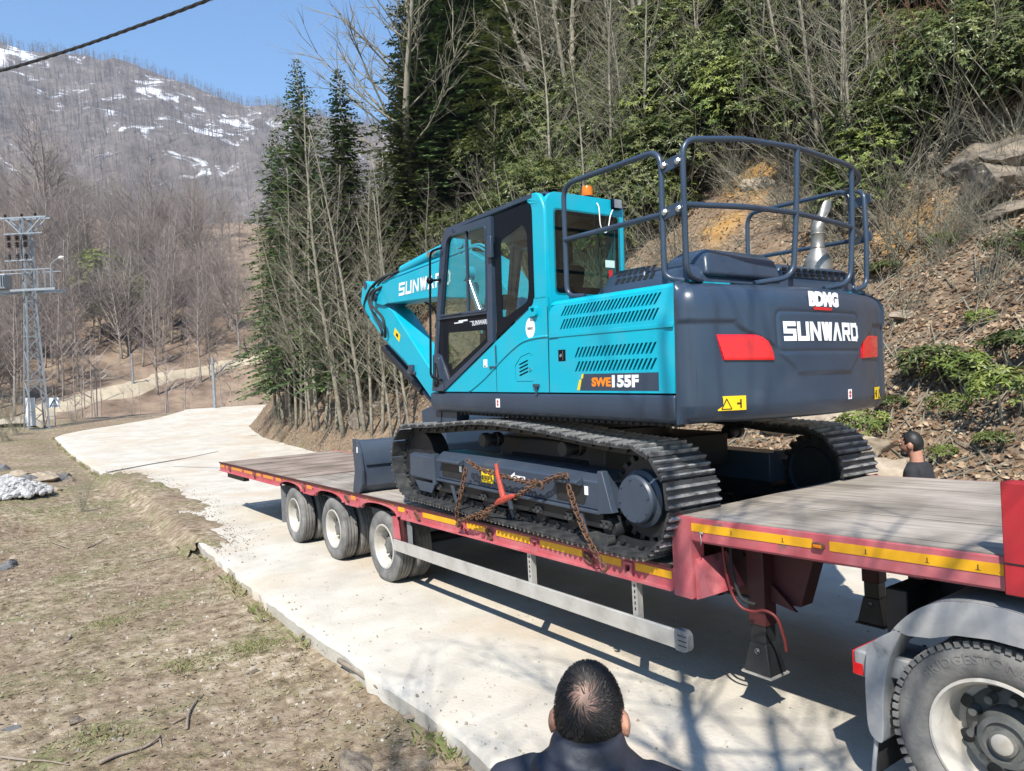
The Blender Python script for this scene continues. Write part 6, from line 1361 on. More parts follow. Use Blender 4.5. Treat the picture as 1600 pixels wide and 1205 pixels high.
# leafy shrub: stems with whorls of long leaves
def leaf(V, F, p, d, n, L, w, droop=.25):
    d = d.normalized(); s = d.cross(n).normalized(); u = s.cross(d); o = len(V)
    V += [tuple(p), tuple(p+d*L*.5+s*w-u*w*.25), tuple(p+d*L-u*L*droop), tuple(p+d*L*.5-s*w-u*w*.25), tuple(p+d*L*.52+u*w*.15)]
    F += [(o, o+1, o+4), (o+1, o+2, o+4), (o, o+4, o+3), (o+4, o+2, o+3)]
def shrub(seed, rx, rz, whorls, ll, matn, per=8, stems=14, shell=.55):
    rr = random.Random(seed); st = MB(); V, F, TV = [], [], []
    for k in range(stems):
        a = rr.uniform(0, 6.28); e = rr.uniform(.3, 1); grow(st, rr, Vector((rr.uniform(-.2, .2), rr.uniform(-.2, .2), -.2)), Vector((cos(a)*(1-e*.6), sin(a)*(1-e*.6), .9)), rz*1.1, .03, 5, 4, .2, .02)
    cl = [(rvec(rr).normalized(), rr.uniform(.75, 1.15)) for _ in range(16)]
    for _ in range(whorls):
        n = rvec(rr).normalized()
        if n.z < -.25: n.z = -n.z
        lump = max((max(0, n.dot(c)-.55)*1.1*q for c, q in cl)); rad = (shell+(1-shell)*rr.random()**.5)*(.72+lump*.6)
        p = Vector((n.x*rx*rad, n.y*rx*rad, rz*.45+n.z*rz*.62*rad)); up = (n*.8+Vector((0, 0, .7))+rvec(rr, .4)).normalized(); base = rr.random()*.5; tint0 = rr.uniform(0, .6)+(.25 if rad > .85 else 0)
        a0 = rr.uniform(0, 6.28); s1 = up.orthogonal().normalized(); s2 = up.cross(s1)
        for k in range(per):
            a = a0+k*6.283/per+rr.uniform(-.25, .25); d = (s1*cos(a)+s2*sin(a))+up*rr.uniform(-.1, .55); f0 = len(F); leaf(V, F, p, d, up, ll*rr.uniform(.7, 1.2), ll*.17, rr.uniform(.05, .4)); TV += [min(1, max(0, tint0+rr.uniform(-.15, .25)))]*(len(F)-f0)
    me = bpy.data.meshes.new('foliage'); me.from_pydata(V, [], F); with_tint(me, TV); me.materials.append(MAT[matn])
    return me, st.mesh('stems', MAT['bark_olive'], True, False)
LAUR = [shrub(41, 1.5, 2.2, 760, .135, 'laurel'), shrub(42, 1.7, 1.9, 760, .12, 'laurel', per=7), shrub(43, 1.4, 2.6, 800, .13, 'laurel', shell=.45), shrub(44, 1.8, 2.3, 700, .145, 'laurel', per=7)]
LAUB = [shrub(45, 1.5, 2.1, 640, .125, 'brightleaf'), shrub(46, 1.3, 1.7, 560, .12, 'brightleaf', shell=.4)]
BRAM = [shrub(47, .55, .6, 90, .12, 'brightleaf', per=5, stems=6), shrub(48, .6, .5, 90, .14, 'laurel', per=6, stems=6)]
def place_shrub(ms, p, s, name, label, group, sz=1.0, cat='shrub'):
    o = empty(name, (p.x, p.y, p.z-.1*s), RV.uniform(0, 6.28)); o.scale = (s, s, s*sz); tag(o, label, cat, group); link(bpy.data.objects.new('foliage', ms[0]), o); link(bpy.data.objects.new('stems', ms[1]), o); return o
def thicket(seed, n, h, spread, matn, r=.012):
    rr = random.Random(seed); B = MB()
    for k in range(n):
        a = rr.uniform(0, 6.28); p = Vector((rr.uniform(-.25, .25), rr.uniform(-.25, .25), -.1)); P = grow(B, rr, p, Vector((cos(a)*spread, sin(a)*spread, 1)), h*rr.uniform(.5, 1.1), r*rr.uniform(.6, 1.2), 6, 4, .12, -.02)
        for c in range(7):
            kk = rr.randint(1, 5); P2 = grow(B, rr, P[kk], (P[kk+1]-P[kk]).normalized()+rvec(rr, .7), h*rr.uniform(.12, .35), r*.5, 3, 3, .2, .0)
            for e in range(2): grow(B, rr, P2[rr.randint(1, 2)], (P2[2]-P2[1]).normalized()+rvec(rr, .8), h*rr.uniform(.06, .16), r*.3, 2, 3, .2, 0)
    return B.mesh('stems', MAT[matn], True, False)
THK = [thicket(51, 14, 3.2, .35, 'twig_pale'), thicket(52, 16, 2.8, .6, 'twig_pale'), thicket(53, 18, 2.6, .5, 'twig_red', .009), thicket(54, 12, 3.6, .9, 'twig_pale', .014)]
def place_thicket(i, p, s, label, group):
    o = bpy.data.objects.new('bare_bush', THK[i]); link(o); o.location = p; o.scale = (s, s, s); o.rotation_euler = (0, 0, RV.uniform(0, 6.28)); tag(o, label, 'bush', group); return o
def conifer(seed, H, R0, matn, lev=46, dens=1.0):
    rr = random.Random(seed); T_ = MB().tube([(0, 0, -.5), (0, 0, H*.5), (0, 0, H)], [H*.016, H*.01, .02], 8); V, F, TV = [], [], []
    for k in range(lev):
        t = (k+.3)/lev; z = H*(.085+.905*t); Rk = R0*(1-t)**.62*rr.uniform(.85, 1.12)+.10; nb = int(6+5*(1-t))
        for b in range(nb):
            a = 6.283*b/nb+k*1.7+rr.uniform(-.3, .3); L = Rk*rr.uniform(.55, 1.15); up = .25*(t-.35); d = Vector((cos(a), sin(a), up)); s = Vector((-sin(a), cos(a), 0)); ns = max(3, int(L/.21*dens)); tb = rr.uniform(0, .5)
            for q in range(ns):
                f = (q+.6)/ns; p = Vector((0, 0, z))+d*L*f+Vector((0, 0, -.16*L*f*f)); w_ = (.42*(1-f*.55)+.1)*min(1.2, Rk*.5+.2)
                for sg in (-1, 1):
                    dd = (d*.6+s*sg*rr.uniform(.6, 1.1)+Vector((0, 0, rr.uniform(-.42, .1)))).normalized(); o = len(V); e = dd.cross(Vector((0, 0, 1))).normalized()*w_*.2+Vector((0, 0, rr.uniform(-.06, .06)))
                    V += [tuple(p), tuple(p+dd*w_*.55+e), tuple(p+dd*w_), tuple(p+dd*w_*.55-e)]; F.append((o, o+1, o+2, o+3)); TV.append(min(1, tb+f*.35+rr.uniform(-.1, .2)))
    me = bpy.data.meshes.new('crown'); me.from_pydata(V, [], F); with_tint(me, [max(0, x) for x in TV]); me.materials.append(MAT[matn])
    return T_.mesh('trunk', MAT['bark_brown'], True, False), me, H
CON = [conifer(61, 22, 3.7, 'needles', 64, 1.25), conifer(62, 20, 3.8, 'needles', 58, 1.2), conifer(63, 18, 3.8, 'needles_warm', 46)]
def place_conifer(i, p, h, label, group=None, sx=1.0):
    tm_, cm, H = CON[i]; t = empty('conifer', (p.x, p.y, p.z-.2), RV.uniform(0, 6.28)); s = h/H; t.scale = (s*sx, s*sx, s); tag(t, label, 'tree', group); link(bpy.data.objects.new('trunk', tm_), t); link(bpy.data.objects.new('crown', cm), t); return t
def zone(px, py):
    a = lerp_tab([(0, 0), (1, 0)], 0)
    for lim, nm in ((590, 'by the spruces'), (690, 'right of the spruces'), (800, 'above the boom'), (930, 'behind the cab roof'), (1060, 'behind the front hand rail'), (1200, 'above the orange soil patch'), (1350, 'behind the rear guard rail'), (1470, 'above the open bank'), (9999, 'by the right margin')):
        if px < lim: a = nm; break
    return a+(', high up' if py < 110 else ', midway up' if py < 280 else ', low down')
def zone_far(px, py):
    for lim, nm in ((95, 'round the mast'), (200, 'just right of the mast'), (330, 'round the pale twin trees'), (9999, 'near the bend')):
        if px < lim: a = nm; break
    return a+(', on the crest' if py < 350 else ', halfway up' if py < 470 else ', low on the slope')
# --- conifers
for px, py, i, top, sx, lab in ((492, 628, 0, 78, 1.0, 'tall dark spruce rising highest against the sky at the road bend'), (556, 622, 1, 92, 1.0, 'dark spruce just right of the tallest one at the bend'), (452, 634, 1, 190, .95, 'shorter dark spruce left of the two tall ones at the bend')):
    p = on_ground(px, py, hf=height); dpt = (p-CAM).dot(FW); h = (py-top)/1151*dpt; place_conifer(i, p, h, lab, None, sx)
for px, py, i, h in ((672, 385, 0, 17), (705, 350, 1, 16), (740, 320, 0, 15), (820, 260, 2, 14), (930, 160, 2, 12), (1060, 80, 2, 12), (650, 430, 2, 11), (780, 230, 1, 16), (1180, 40, 2, 11), (1290, 20, 0, 12), (1430, 10, 2, 10), (1590, 70, 2, 6), (1120, 10, 0, 14), (870, 130, 0, 14), (610, 480, 2, 8), (690, 300, 2, 14), (980, 60, 1, 14)):
    p = on_ground(px, py)
    if p: place_conifer(i, p, h, 'evergreen conifer on the bank '+zone(px, py), 'conifers on the bank', 1.1)
# --- saplings along the foot of the bank, each told by its place in the row
row = [((430, 648), 0, 290), ((446, 662), 3, 330), ((463, 673), 1, 260), ((480, 668), 2, 380), ((497, 671), 0, 210), ((516, 664), 1, 400), ((539, 679), 3, 150), ((560, 672), 2, 420), ((581, 681), 1, 240), ((612, 684), 0, 330), ((640, 680), 2, 300)]
row += [((437, 655), 1, 420), ((455, 668), 0, 350), ((471, 664), 2, 300), ((488, 675), 1, 330), ((506, 676), 3, 300), ((526, 672), 0, 260), ((549, 668), 1, 300), ((570, 676), 0, 190), ((596, 678), 3, 300), ((626, 676), 1, 250)]
row.sort()
ordn = ['first', 'second', 'third', 'fourth', 'fifth', 'sixth', 'seventh', 'eighth', 'ninth', 'tenth', 'eleventh', 'twelfth', 'thirteenth', 'fourteenth', 'fifteenth', 'sixteenth', 'seventeenth', 'eighteenth', 'nineteenth', 'twentieth', 'last']
for k, ((px, py), i, h) in enumerate(row):
    p = on_ground(px, py)
    if p: h = (py-h)/1151*(p-CAM).dot(FW); place_tree(SAP[i], p, h, 'bare_tree', f'pale bare sapling at the bank foot, {ordn[k]} in the row from the bend', 'saplings at the foot of the bank', tilt=.06)
for px, py, i, h, lab in ((1322, 345, 1, 8.5, 'pale pole-thin bare tree behind the right end of the rear guard rail'), (1336, 335, 0, 9, 'pale bare tree twin to the thin pole behind the guard rail'), (962, 330, 1, 9, 'slender straight bare tree rising behind the cab roof'), (1012, 335, 0, 9, 'slender bare tree rising just right of the amber beacon'), (1290, 300, 3, 8, 'leaning bare tree left of the thin pair above the guard rail')):
    p = on_ground(px, py)
    if p: place_tree(SAP[i], p, h, 'bare_tree', lab, None, tilt=.02)
big = [(640, 420, 0, 19), (865, 260, 0, 12), (895, 250, 1, 11), (995, 170, 0, 12)]
for k, (px, py, i, h) in enumerate(big):
    p = on_ground(px, py)
    if p: place_tree(OAK[i], p, h, 'bare_tree', 'thick-trunked bare tree among the evergreens '+zone(px, py), 'large bare trees on the bank', tilt=.05)
for k in range(24):
    for _ in range(20):
        px = RV.uniform(600, 1600); py = RV.uniform(120, 470)
        if px > 1050 and py > 330: continue
        if px > 1380 and py > 150: continue
        p = on_ground(px, py)
        if p: break
    dpt = (p-CAM).length; place_tree(RV.choice(SAP), p, RV.uniform(5.5, 9.5) if dpt < 40 else RV.uniform(8, 12), 'bare_tree', 'thin bare tree in the thicket '+zone(px, py), 'thin bare trees in the thicket', tilt=.14)
# --- evergreen thicket
cnt = 0
while cnt < 285:
    px = RV.uniform(590, 1640) if cnt % 3 else RV.uniform(590, 1050); py = RV.uniform(-40, 450)
    lim = lerp_tab([(590, 540), (700, 480), (900, 440), (1000, 400), (1110, 330), (1150, 270), (1220, 270), (1260, 340), (1380, 370), (1440, 230), (1640, 215)], px)
    if py > lim: continue
    p = on_ground(px, py)
    if not p: continue
    o_ = orange(p.x, p.y)
    if o_ > .1: continue
    dpt = (p-CAM).length
    br = RV.random() < .16
    s = (RV.uniform(.55, .95) if dpt < 22 else RV.uniform(.8, 1.35))*(1+.012*max(0, dpt-25))
    place_shrub(RV.choice(LAUB if br else LAUR), p, s, 'evergreen_shrub', 'yellow-green evergreen shrub '+zone(px, py) if br else 'glossy dark evergreen shrub '+zone(px, py), 'bright evergreen shrubs' if br else 'dark evergreen shrubs', RV.uniform(.85, 1.25)); cnt += 1
for px, py, s in ((575, 590, .8), (600, 560, .8), (640, 520, .9), (560, 540, .7), (615, 500, .9), (660, 600, .7)):
    p = on_ground(px, py)
    if p: place_shrub(RV.choice(LAUR), p, s, 'evergreen_shrub', 'glossy dark evergreen shrub on the slope behind the boom stick', 'dark evergreen shrubs', 1.0)
# low leafy plants on the open part of the bank
low = [(1350, 690, .85, 'leafy green plant at the bank foot below the counterweight'), (1462, 588, 1.0, 'broad leafy bramble left of centre on the open bank'), (1500, 600, .9, 'leafy bramble beside the broad one on the open bank'), (1525, 610, .8, 'small leafy bramble near the middle of the open bank'), (1575, 640, 1.0, 'leafy bramble at the right margin of the open bank'), (1590, 560, .9, 'leafy bramble higher up at the right margin'), (1480, 650, .6, 'low leafy tuft above the bearded man'), (1395, 640, .45, 'small green tuft right of the counterweight'), (1475, 720, .4, 'tiny green tuft just right of the bearded man'), (1590, 400, .9, 'leafy clump under the rocks at the right margin'), (1470, 390, .6, 'leafy tuft below the rock outcrop'), (1385, 430, .6, 'leafy tuft right of the guard rail'), (1530, 510, .5, 'little green tuft in the brown leaves'), (1555, 700, .45, 'small leafy plant near the red stake')]
for k, (px, py, s, lab) in enumerate(low):
    p = on_ground(px, py)
    if p: place_shrub(BRAM[k % 2], p, s, 'bramble', lab, 'leafy plants on the open bank', 1.1, 'plant')
# bare bushes
cnt = 0
while cnt < 95:
    px = RV.uniform(560, 1640); py = RV.uniform(60, 700)
    if 1040 < px < 1400 and py > 420: continue
    if px > 1400 and py > 470 and RV.random() < .75: continue
    p = on_ground(px, py)
    if not p or bank_d(p.x, p.y) < .8: continue
    i = RV.choice([0, 1, 3, 3]); place_thicket(i, p, RV.uniform(.55, 1.15)*(.6 if (p-CAM).length < 16 else 1), 'tangle of pale leafless stems '+zone(px, py), 'leafless bushes on the bank'); cnt += 1
for px, py, s in ((1450, 190, 1.25), (1480, 175, 1.1), (1430, 160, 1.0)):
    p = on_ground(px, py); place_thicket(2, p, s, 'reddish leafless bush above the rock outcrop', 'reddish leafless bushes')
for px, py, s in ((10, 690, .8), (30, 680, .9), (5, 660, 1.2), (125, 800, .32), (115, 660, .6), (440, 690, .5)):
    p = on_ground(px, py)
    if p: place_thicket(RV.choice([0, 1]), p, s, 'sparse leafless bush at the roadside by the mast', 'leafless roadside bushes')
# --- trees on the opposite hillside
cnt = 0
while cnt < 165:
    px = RV.uniform(-60, 470); py = RV.uniform(285, 655)
    p = on_ground(px, py)
    if not p or p.x > -56 or bank_d(p.x, p.y) > -3: continue
    pth = 645-(px-60)*.245
    if py > pth-14 and 20 < px < 400 and RV.random() < .8: continue
    h = RV.uniform(7, 13) if (p-CAM).length < 110 else RV.uniform(9, 15)
    place_tree(RV.choice(FARL), p, h, 'bare_tree', 'bare brown tree across the valley, '+zone_far(px, py), 'bare trees across the valley', tilt=.07); cnt += 1
for px, py, h, lab in ((243, 430, 19, 'big pale-trunked bare tree left of its twin on the hillside'), (300, 450, 17, 'big pale-trunked bare tree right of its twin on the hillside'), (80, 410, 24, 'tall bare tree standing above the mast on the hillside')):
    p = on_ground(px, py)
    if p: place_tree(FARP[0], p, h, 'bare_tree', lab, None, tilt=.04)
for px, py, s, b in ((160, 480, 3.4, 1), (205, 500, 2.6, 1), (180, 520, 2.6, 0), (250, 470, 1.8, 0), (25, 520, 2.4, 0), (10, 540, 2.2, 0), (130, 440, 1.6, 0), (310, 470, 1.5, 0)):
    p = on_ground(px, py)
    if p: place_shrub((LAUB if b else LAUR)[RV.randint(0, 1)], p, s, 'evergreen_shrub', 'round green shrub among bare trees across the valley', 'green shrubs across the valley', 1.1)
# saplings too many and too small to count, as masses
def mass(name, pts, hmin, hmax, matn, label, cat, rr, tw=6, thin=1.0):
    V, F = [], []
    for p in pts:
        h = rr.uniform(hmin, hmax); r = h*.011*thin; lx, ly = rr.uniform(-.06, .06)*h, rr.uniform(-.06, .06)*h
        o = len(V); top = p+Vector((lx, ly, h))
        for k in range(3): a = 2.094*k; V.append((p.x+r*cos(a), p.y+r*sin(a), p.z-.3))
        V.append(tuple(top)); F += [(o, o+1, o+3), (o+1, o+2, o+3), (o+2, o, o+3)]
        for k in range(tw):
            t = rr.uniform(.3, .95); a = rr.uniform(0, 6.28); L = h*rr.uniform(.14, .32)*(1.1-t*.6); b = p.lerp(top, t); e = b+Vector((cos(a)*L*.8, sin(a)*L*.8, L*rr.uniform(.5, 1.1))); w_ = r*.55; o = len(V)
            V += [(b.x, b.y, b.z-w_), (b.x-sin(a)*w_, b.y+cos(a)*w_, b.z+w_), tuple(e)]; F.append((o, o+1, o+2))
            for q in range(2):
                m_ = b.lerp(e, rr.uniform(.3, .8)); a2 = a+rr.uniform(-1.2, 1.2); e2 = m_+Vector((cos(a2)*L*.4, sin(a2)*L*.4, L*rr.uniform(.1, .6))); o = len(V); V += [(m_.x, m_.y, m_.z-w_*.6), (m_.x-sin(a2)*w_*.6, m_.y+cos(a2)*w_*.6, m_.z+w_*.6), tuple(e2)]; F.append((o, o+1, o+2))
    me = bpy.data.meshes.new(name); me.from_pydata(V, [], F); me.materials.append(MAT[matn]); tag(link(bpy.data.objects.new(name, me)), label, cat, kind='stuff')
pts = []
while len(pts) < 1500:
    x = -58-RV.random()**1.3*190; y = RV.uniform(-.34*(-x)-8, .42*(-x)+10)
    if bank_d(x, y) > -2 or (x > -105 and RV.random() < .8): continue
    pts.append(Vector((x, y, height(x, y))))
mass('hillside_saplings', pts, 3, 9, 'twig_brown', 'mass of thin bare saplings covering the hillside across the valley', 'saplings', RV, 7, .9)
pts = []
while len(pts) < 16000:
    r = 300+570*RV.random()**.8; a = radians(RV.uniform(-12, 34)); h = mount_h(r, a); sn_ = snow_w(r, a)
    if RV.random() < sn_*2.2: continue
    pts.append(Vector((-r*cos(a)+CAM.x, r*sin(a)+CAM.y, h)))
mass('mountain_forest', pts, 7, 13, 'twig_grey', 'leafless forest reading as one mass on the snowy mountainside', 'forest', RV, 5, 2.0)
# ---------------------------------------------------------------- rocks
def rock_mesh(seed, matn, sub=5, amp=.16, flat=.8):
    rr = random.Random(seed*7+1); b = bmesh.new(); bmesh.ops.create_icosphere(b, subdivisions=sub, radius=1.25)
    for _ in range(22):                                   # cleave the block along random planes
        n = rvec(rr).normalized(); d = rr.uniform(.62, .98)
        for v in b.verts:
            k = v.co.dot(n)
            if k > d: v.co -= n*(k-d)*.97
    for v in b.verts:
        p = v.co.copy(); v.co += p.normalized()*(amp*.55*noise.fractal(p*1.3+Vector((seed*3.1, 0, 0)), 1, 2, 5)+.035*noise.fractal(p*5+Vector((seed*1.7, 0, 0)), .8, 2.1, 5)-.10*max(0, .10-abs(noise.noise(p*1.7+Vector((0, seed, 0)))))*4*.25); v.co.z *= flat
    me = bpy.data.meshes.new('rock'); b.to_mesh(me); b.free(); me.materials.append(MAT[matn]); finish(me, 32); return me
mat('rock_grey', (.11, .09, .07), (.25, .21, .165), rough=.9, scale=2.2, bump=1.0, bscale=5, dust=(.28, .22, .15), dscale=1.6, dthr=(.5, .7), spec=.25)
mat('rock_tan', (.28, .22, .155), (.40, .33, .245), rough=.9, scale=3, bump=.5, bscale=9, spec=.25)
mat('rock_dark', (.10, .10, .10), (.17, .165, .16), rough=.85, scale=4, bump=.5, bscale=9)
mat('rubble_white', (.47, .46, .44), (.30, .29, .275), rough=.9, scale=5, bump=.8, bscale=9)
RK = {k: [rock_mesh(i+s, k) for i in range(3)] for s, k in enumerate(('rock_grey', 'rock_tan', 'rock_dark'))}
def rock(px, py, s, kind, i, lab, grp=None, sz=(1, 1, 1), sink=.42, name='rock'):
    p = on_ground(px, py)
    if not p: return
    o = bpy.data.objects.new(name, RK[kind][i % 3]); link(o); o.location = (p.x, p.y, p.z+s*(.35-sink)); o.scale = (s*sz[0], s*sz[1], s*sz[2]); o.rotation_euler = (RV.uniform(-.3, .3), RV.uniform(-.3, .3), RV.uniform(0, 6.28)); tag(o, lab, 'rock', grp)
for px, py, s, k, i, lab, sz in ((1556, 290, .62, 'rock_grey', 0, 'big grey rock face at the right edge of the bank', (1.3, 1.1, 1.0)), (1598, 245, .6, 'rock_grey', 1, 'grey rock at the very right, above the big rock face', (1, 1, .9)), (1578, 325, .38, 'rock_grey', 2, 'low rock ledge under the grey rock face', (1.5, 1, .5)), (1510, 262, .45, 'rock_grey', 1, 'brown-grey rock on the left shoulder of the outcrop', (1, 1, 1)), (1455, 250, .35, 'rock_grey', 2, 'small grey rock beneath the reddish bush', (1.2, 1, .8)),
    (1345, 712, .42, 'rock_tan', 0, 'pale rock behind the far track at the bank foot', (1.1, 1, 1)), (1385, 742, .4, 'rock_tan', 1, 'pale rock left of the bearded man', (1.3, 1, .8)), (1300, 655, .4, 'rock_tan', 2, 'pale rock seen under the counterweight', (1.4, 1, .8)), (1230, 665, .35, 'rock_tan', 0, 'pale stone glimpsed between the tracks and the counterweight', (1.6, 1, .8)), (1420, 490, .18, 'rock_tan', 1, 'flat pale stone on the open bank right of the lettering', (1.5, 1, .5)), (1530, 572, .25, 'rock_grey', 2, 'flat grey stone above the brambles', (1.7, 1, .5)),
    (1182, 290, .45, 'rock_tan', 1, 'ochre stone in the bare orange soil patch', (1.3, 1, .7)), (565, 655, .5, 'rock_grey', 0, 'grey rock among the saplings above the blade', (1, 1, 1.2)), (600, 640, .4, 'rock_grey', 1, 'grey rock right of the saplings above the blade', (1, 1, 1.2))):
    rock(px, py, s, k, i, lab, sz=sz)
for px, py, s, k, i, lab, sz in ((66, 750, .42, 'rock_tan', 0, 'largest tan boulder beside the white rubble heap', (1.2, 1, .9)), (42, 752, .32, 'rock_dark', 1, 'dark boulder touching the white rubble heap', (1, 1, .8)), (95, 748, .27, 'rock_dark', 0, 'dark slab boulder right of the largest tan one', (1, 1, .9)), (110, 752, .2, 'rock_grey', 2, 'grey stone at the right end of the boulder row', (1, 1, .9)), (30, 742, .3, 'rock_tan', 2, 'tan boulder behind the dark one', (1.2, 1, .7)), (2, 735, .3, 'rock_dark', 2, 'dark boulder at the left margin behind the rubble', (1, 1, 1)), (88, 765, .14, 'rock_tan', 1, 'small tan stone in front of the boulder row', (1, 1, .7)),
    (8, 888, .15, 'rock_dark', 0, 'dark split rock at the left margin on the dirt', (1.2, 1, .8)), (24, 872, .08, 'rock_tan', 1, 'ochre stone beside the dark split rock', (1, 1, .8)), (120, 1125, .075, 'rock_grey', 0, 'flat grey stone in the dirt at lower left', (1.4, 1, .6)), (94, 1145, .05, 'rock_tan', 1, 'small angular tan stone left of the flat grey one', (1.2, 1, .6)), (222, 1108, .04, 'rock_tan', 2, 'pale pebble in the middle of the dirt', (1.3, 1, .7)), (60, 1098, .04, 'rock_tan', 0, 'pointed tan stone near the lower left', (1, 1, .9)), (100, 1000, .05, 'rock_grey', 1, 'grey stone in the dirt left of the dry grass', (1.4, 1, .6)), (395, 1050, .045, 'rock_grey', 0, 'pale broken stone near the sticks', (1.6, .8, .5)), (455, 1095, .045, 'rock_tan', 1, 'rounded tan stone near the kerb', (1.2, 1, .7)), (560, 1195, .10, 'rock_grey', 2, 'large flat grey rock at the bottom edge below the kerb', (2.2, 1.3, .7)), (640, 1128, .035, 'rock_tan', 2, 'flat tan stone leaning on the kerb', (1.3, 1, .6)), (143, 838, .06, 'rock_tan', 0, 'pale slab on the brown soil', (1.8, 1, .4)), (20, 1140, .06, 'rock_dark', 2, 'dark stone at the lower left corner', (1.5, 1, .7))):
    rock(px, py, s, k, i, lab, sz=sz)
# heap of white rubble
hp = on_ground(10, 772); mb = MB(); rr = random.Random(9)
def blob(c, r):
    b = bmesh.new(); bmesh.ops.create_icosphere(b, subdivisions=1, radius=1); o = len(mb.v)
    for v in b.verts: q = v.co*(1+.35*noise.noise(v.co*1.5+Vector(c)*7)); mb.v.append((c[0]+q.x*r, c[1]+q.y*r, c[2]+q.z*r*.8))
    mb.f += [tuple(o+v.index for v in f.verts) for f in b.faces]; b.free()
for _ in range(1500):
    a = rr.uniform(0, 6.28); d = rr.random()**.6; x, y = cos(a)*d*1.15, sin(a)*d*.9; blob((x, y, (.4*(1-d**1.3))*rr.uniform(.75, 1.05)+.0), .03+.09*rr.random()**3)
o = mb.build('rubble_heap', MAT['rubble_white'], None, fix=False); o.location = hp; tag(o, 'heap of white crushed rubble at the left edge by the boulders', 'rubble heap', kind='stuff')
# ---------------------------------------------------------------- ground cover
def stuff_mesh(name, V, F, TV, matn, label, cat):
    me = bpy.data.meshes.new(name); me.from_pydata(V, [], F); with_tint(me, TV); me.materials.append(MAT[matn]); return tag(link(bpy.data.objects.new(name, me)), label, cat, kind='stuff')
rr = random.Random(5); V, F, TV = [], [], []
for _ in range(75000):
    x = (5.5-rr.random()*12) if rr.random() < .6 else 7-rr.random()**1.2*44; d = rr.random()**.8*11-.6; y = foot_y(x)+d; z = ghz(x, y) if rr.random() < 0 else height(x, y); p = Vector((x, y, z+.015)); n = (Vector((0, -.6, .8))+rvec(rr, .5)).normalized(); dv = n.orthogonal(); dv.rotate(Matrix.Rotation(rr.uniform(0, 6.28), 3, n)); f0 = len(F); L = rr.uniform(.05, .12); s = n.cross(dv).normalized(); dv.normalize(); o = len(V)
    V += [tuple(p), tuple(p+dv*L*.5+s*L*.3+n*.012), tuple(p+dv*L+n*rr.uniform(0, .03)), tuple(p+dv*L*.5-s*L*.3+n*.012)]; F.append((o, o+1, o+2, o+3)); TV.append(rr.random())
stuff_mesh('leaf_litter', V, F, TV, 'litter', 'brown fallen leaves strewn over the bank', 'leaf litter')
# dead stalks and twigs lying on the bank
mb = MB(); 
for _ in range(3600):
    x = (5.5-rr.random()*12) if rr.random() < .6 else 7-rr.random()**1.2*44; d = rr.random()**.8*11-.2; y = foot_y(x)+d; z = height(x, y); a = rr.uniform(0, 6.28); L = rr.uniform(.2, .9); e = Vector((cos(a)*L, sin(a)*L, 0)); z2 = height(x+e.x, y+e.y); mb.tube([(x, y, z+.02), (x+e.x*.5, y+e.y*.5, (z+z2)/2+.05*rr.random()+.03), (x+e.x, y+e.y, z2+.03+rr.random()*.12)], rr.uniform(.004, .012), 4, cap=False)
o = mb.build('dead_twigs', MAT['twig_pale'], None, fix=False); tag(o, 'dead twigs and stalks lying over the bank', 'twigs', kind='stuff')
V, F, TV = [], [], []
def pebble(p, r, t):
    o = len(V); a0 = rr.uniform(0, 6.28); n = 5
    for k in range(n): a = a0+6.283*k/n; q = r*rr.uniform(.75, 1.2); V.append((p.x+cos(a)*q, p.y+sin(a)*q*.8, p.z-.3*r))
    for k in range(n): a = a0+6.283*k/n+.2; q = r*rr.uniform(.5, .8); V.append((p.x+cos(a)*q, p.y+sin(a)*q*.8, p.z+r*rr.uniform(.25, .55)))
    F.append(tuple(o+n+k for k in range(n))); TV.append(t)
    for k in range(n): F.append((o+k, o+(k+1) % n, o+n+(k+1) % n, o+n+k)); TV.append(t)
for _ in range(9000):
    x = 2.0-rr.random()**1.5*26; y = kerb_y(x)-.03-rr.random()**1.3*(5.5+(.25*-x if x < 0 else 0)); pebble(Vector((x, y, height(x, y))), .006+.024*rr.random()**4+(.03*rr.random() if rr.random() < .015 else 0), rr.random())
stuff_mesh('gravel', V, F, TV, 'pebble', 'loose gravel scattered on the dirt beside the road', 'gravel')
V, F, TV = [], [], []
for _ in range(1500):
    x = 2.5-rr.random()**1.3*20; y = kerb_y(x)+rr.random()**2*5.6+.05; pebble(Vector((x, y, .004+zbase(x))), .004+.012*rr.random()**4, rr.random()*.7)
for _ in range(2600):                                  # crumbs round the soil washed over the slab
    cx_, cy_, ax_, ay_ = rr.choice(((-15.2, -.7, 4.2, .95), (-10.4, -.9, 2.4, .6), (-19.4, -.75, 2.9, .95))); a = rr.uniform(0, 6.28); t = .75+abs(rr.gauss(0, .28)); x, y = cx_+cos(a)*ax_*t, cy_+sin(a)*ay_*t
    if y > kerb_y(x)+.06: pebble(Vector((x, y, .006+zbase(x))), .006+.016*rr.random()**3, rr.random()*.35)
stuff_mesh('road_grit', V, F, TV, 'pebble', 'fine grit lying on the concrete road', 'grit')
V, F, TV = [], [], []
def blade(p, h, w_, t):
    o = len(V); a = rr.uniform(0, 6.28); l = rr.uniform(.2, 1.1)*h; b = rr.uniform(0, 6.28)
    V.extend([(p.x-cos(a)*w_, p.y-sin(a)*w_, p.z), (p.x+cos(a)*w_, p.y+sin(a)*w_, p.z), (p.x+cos(b)*l*.5, p.y+sin(b)*l*.5, p.z+h*.7), (p.x+cos(b)*l, p.y+sin(b)*l, p.z+h*.85)]); F.append((o, o+1, o+2)); TV.append(t); F.append((o+2, o+1, o+3)); TV.append(t)
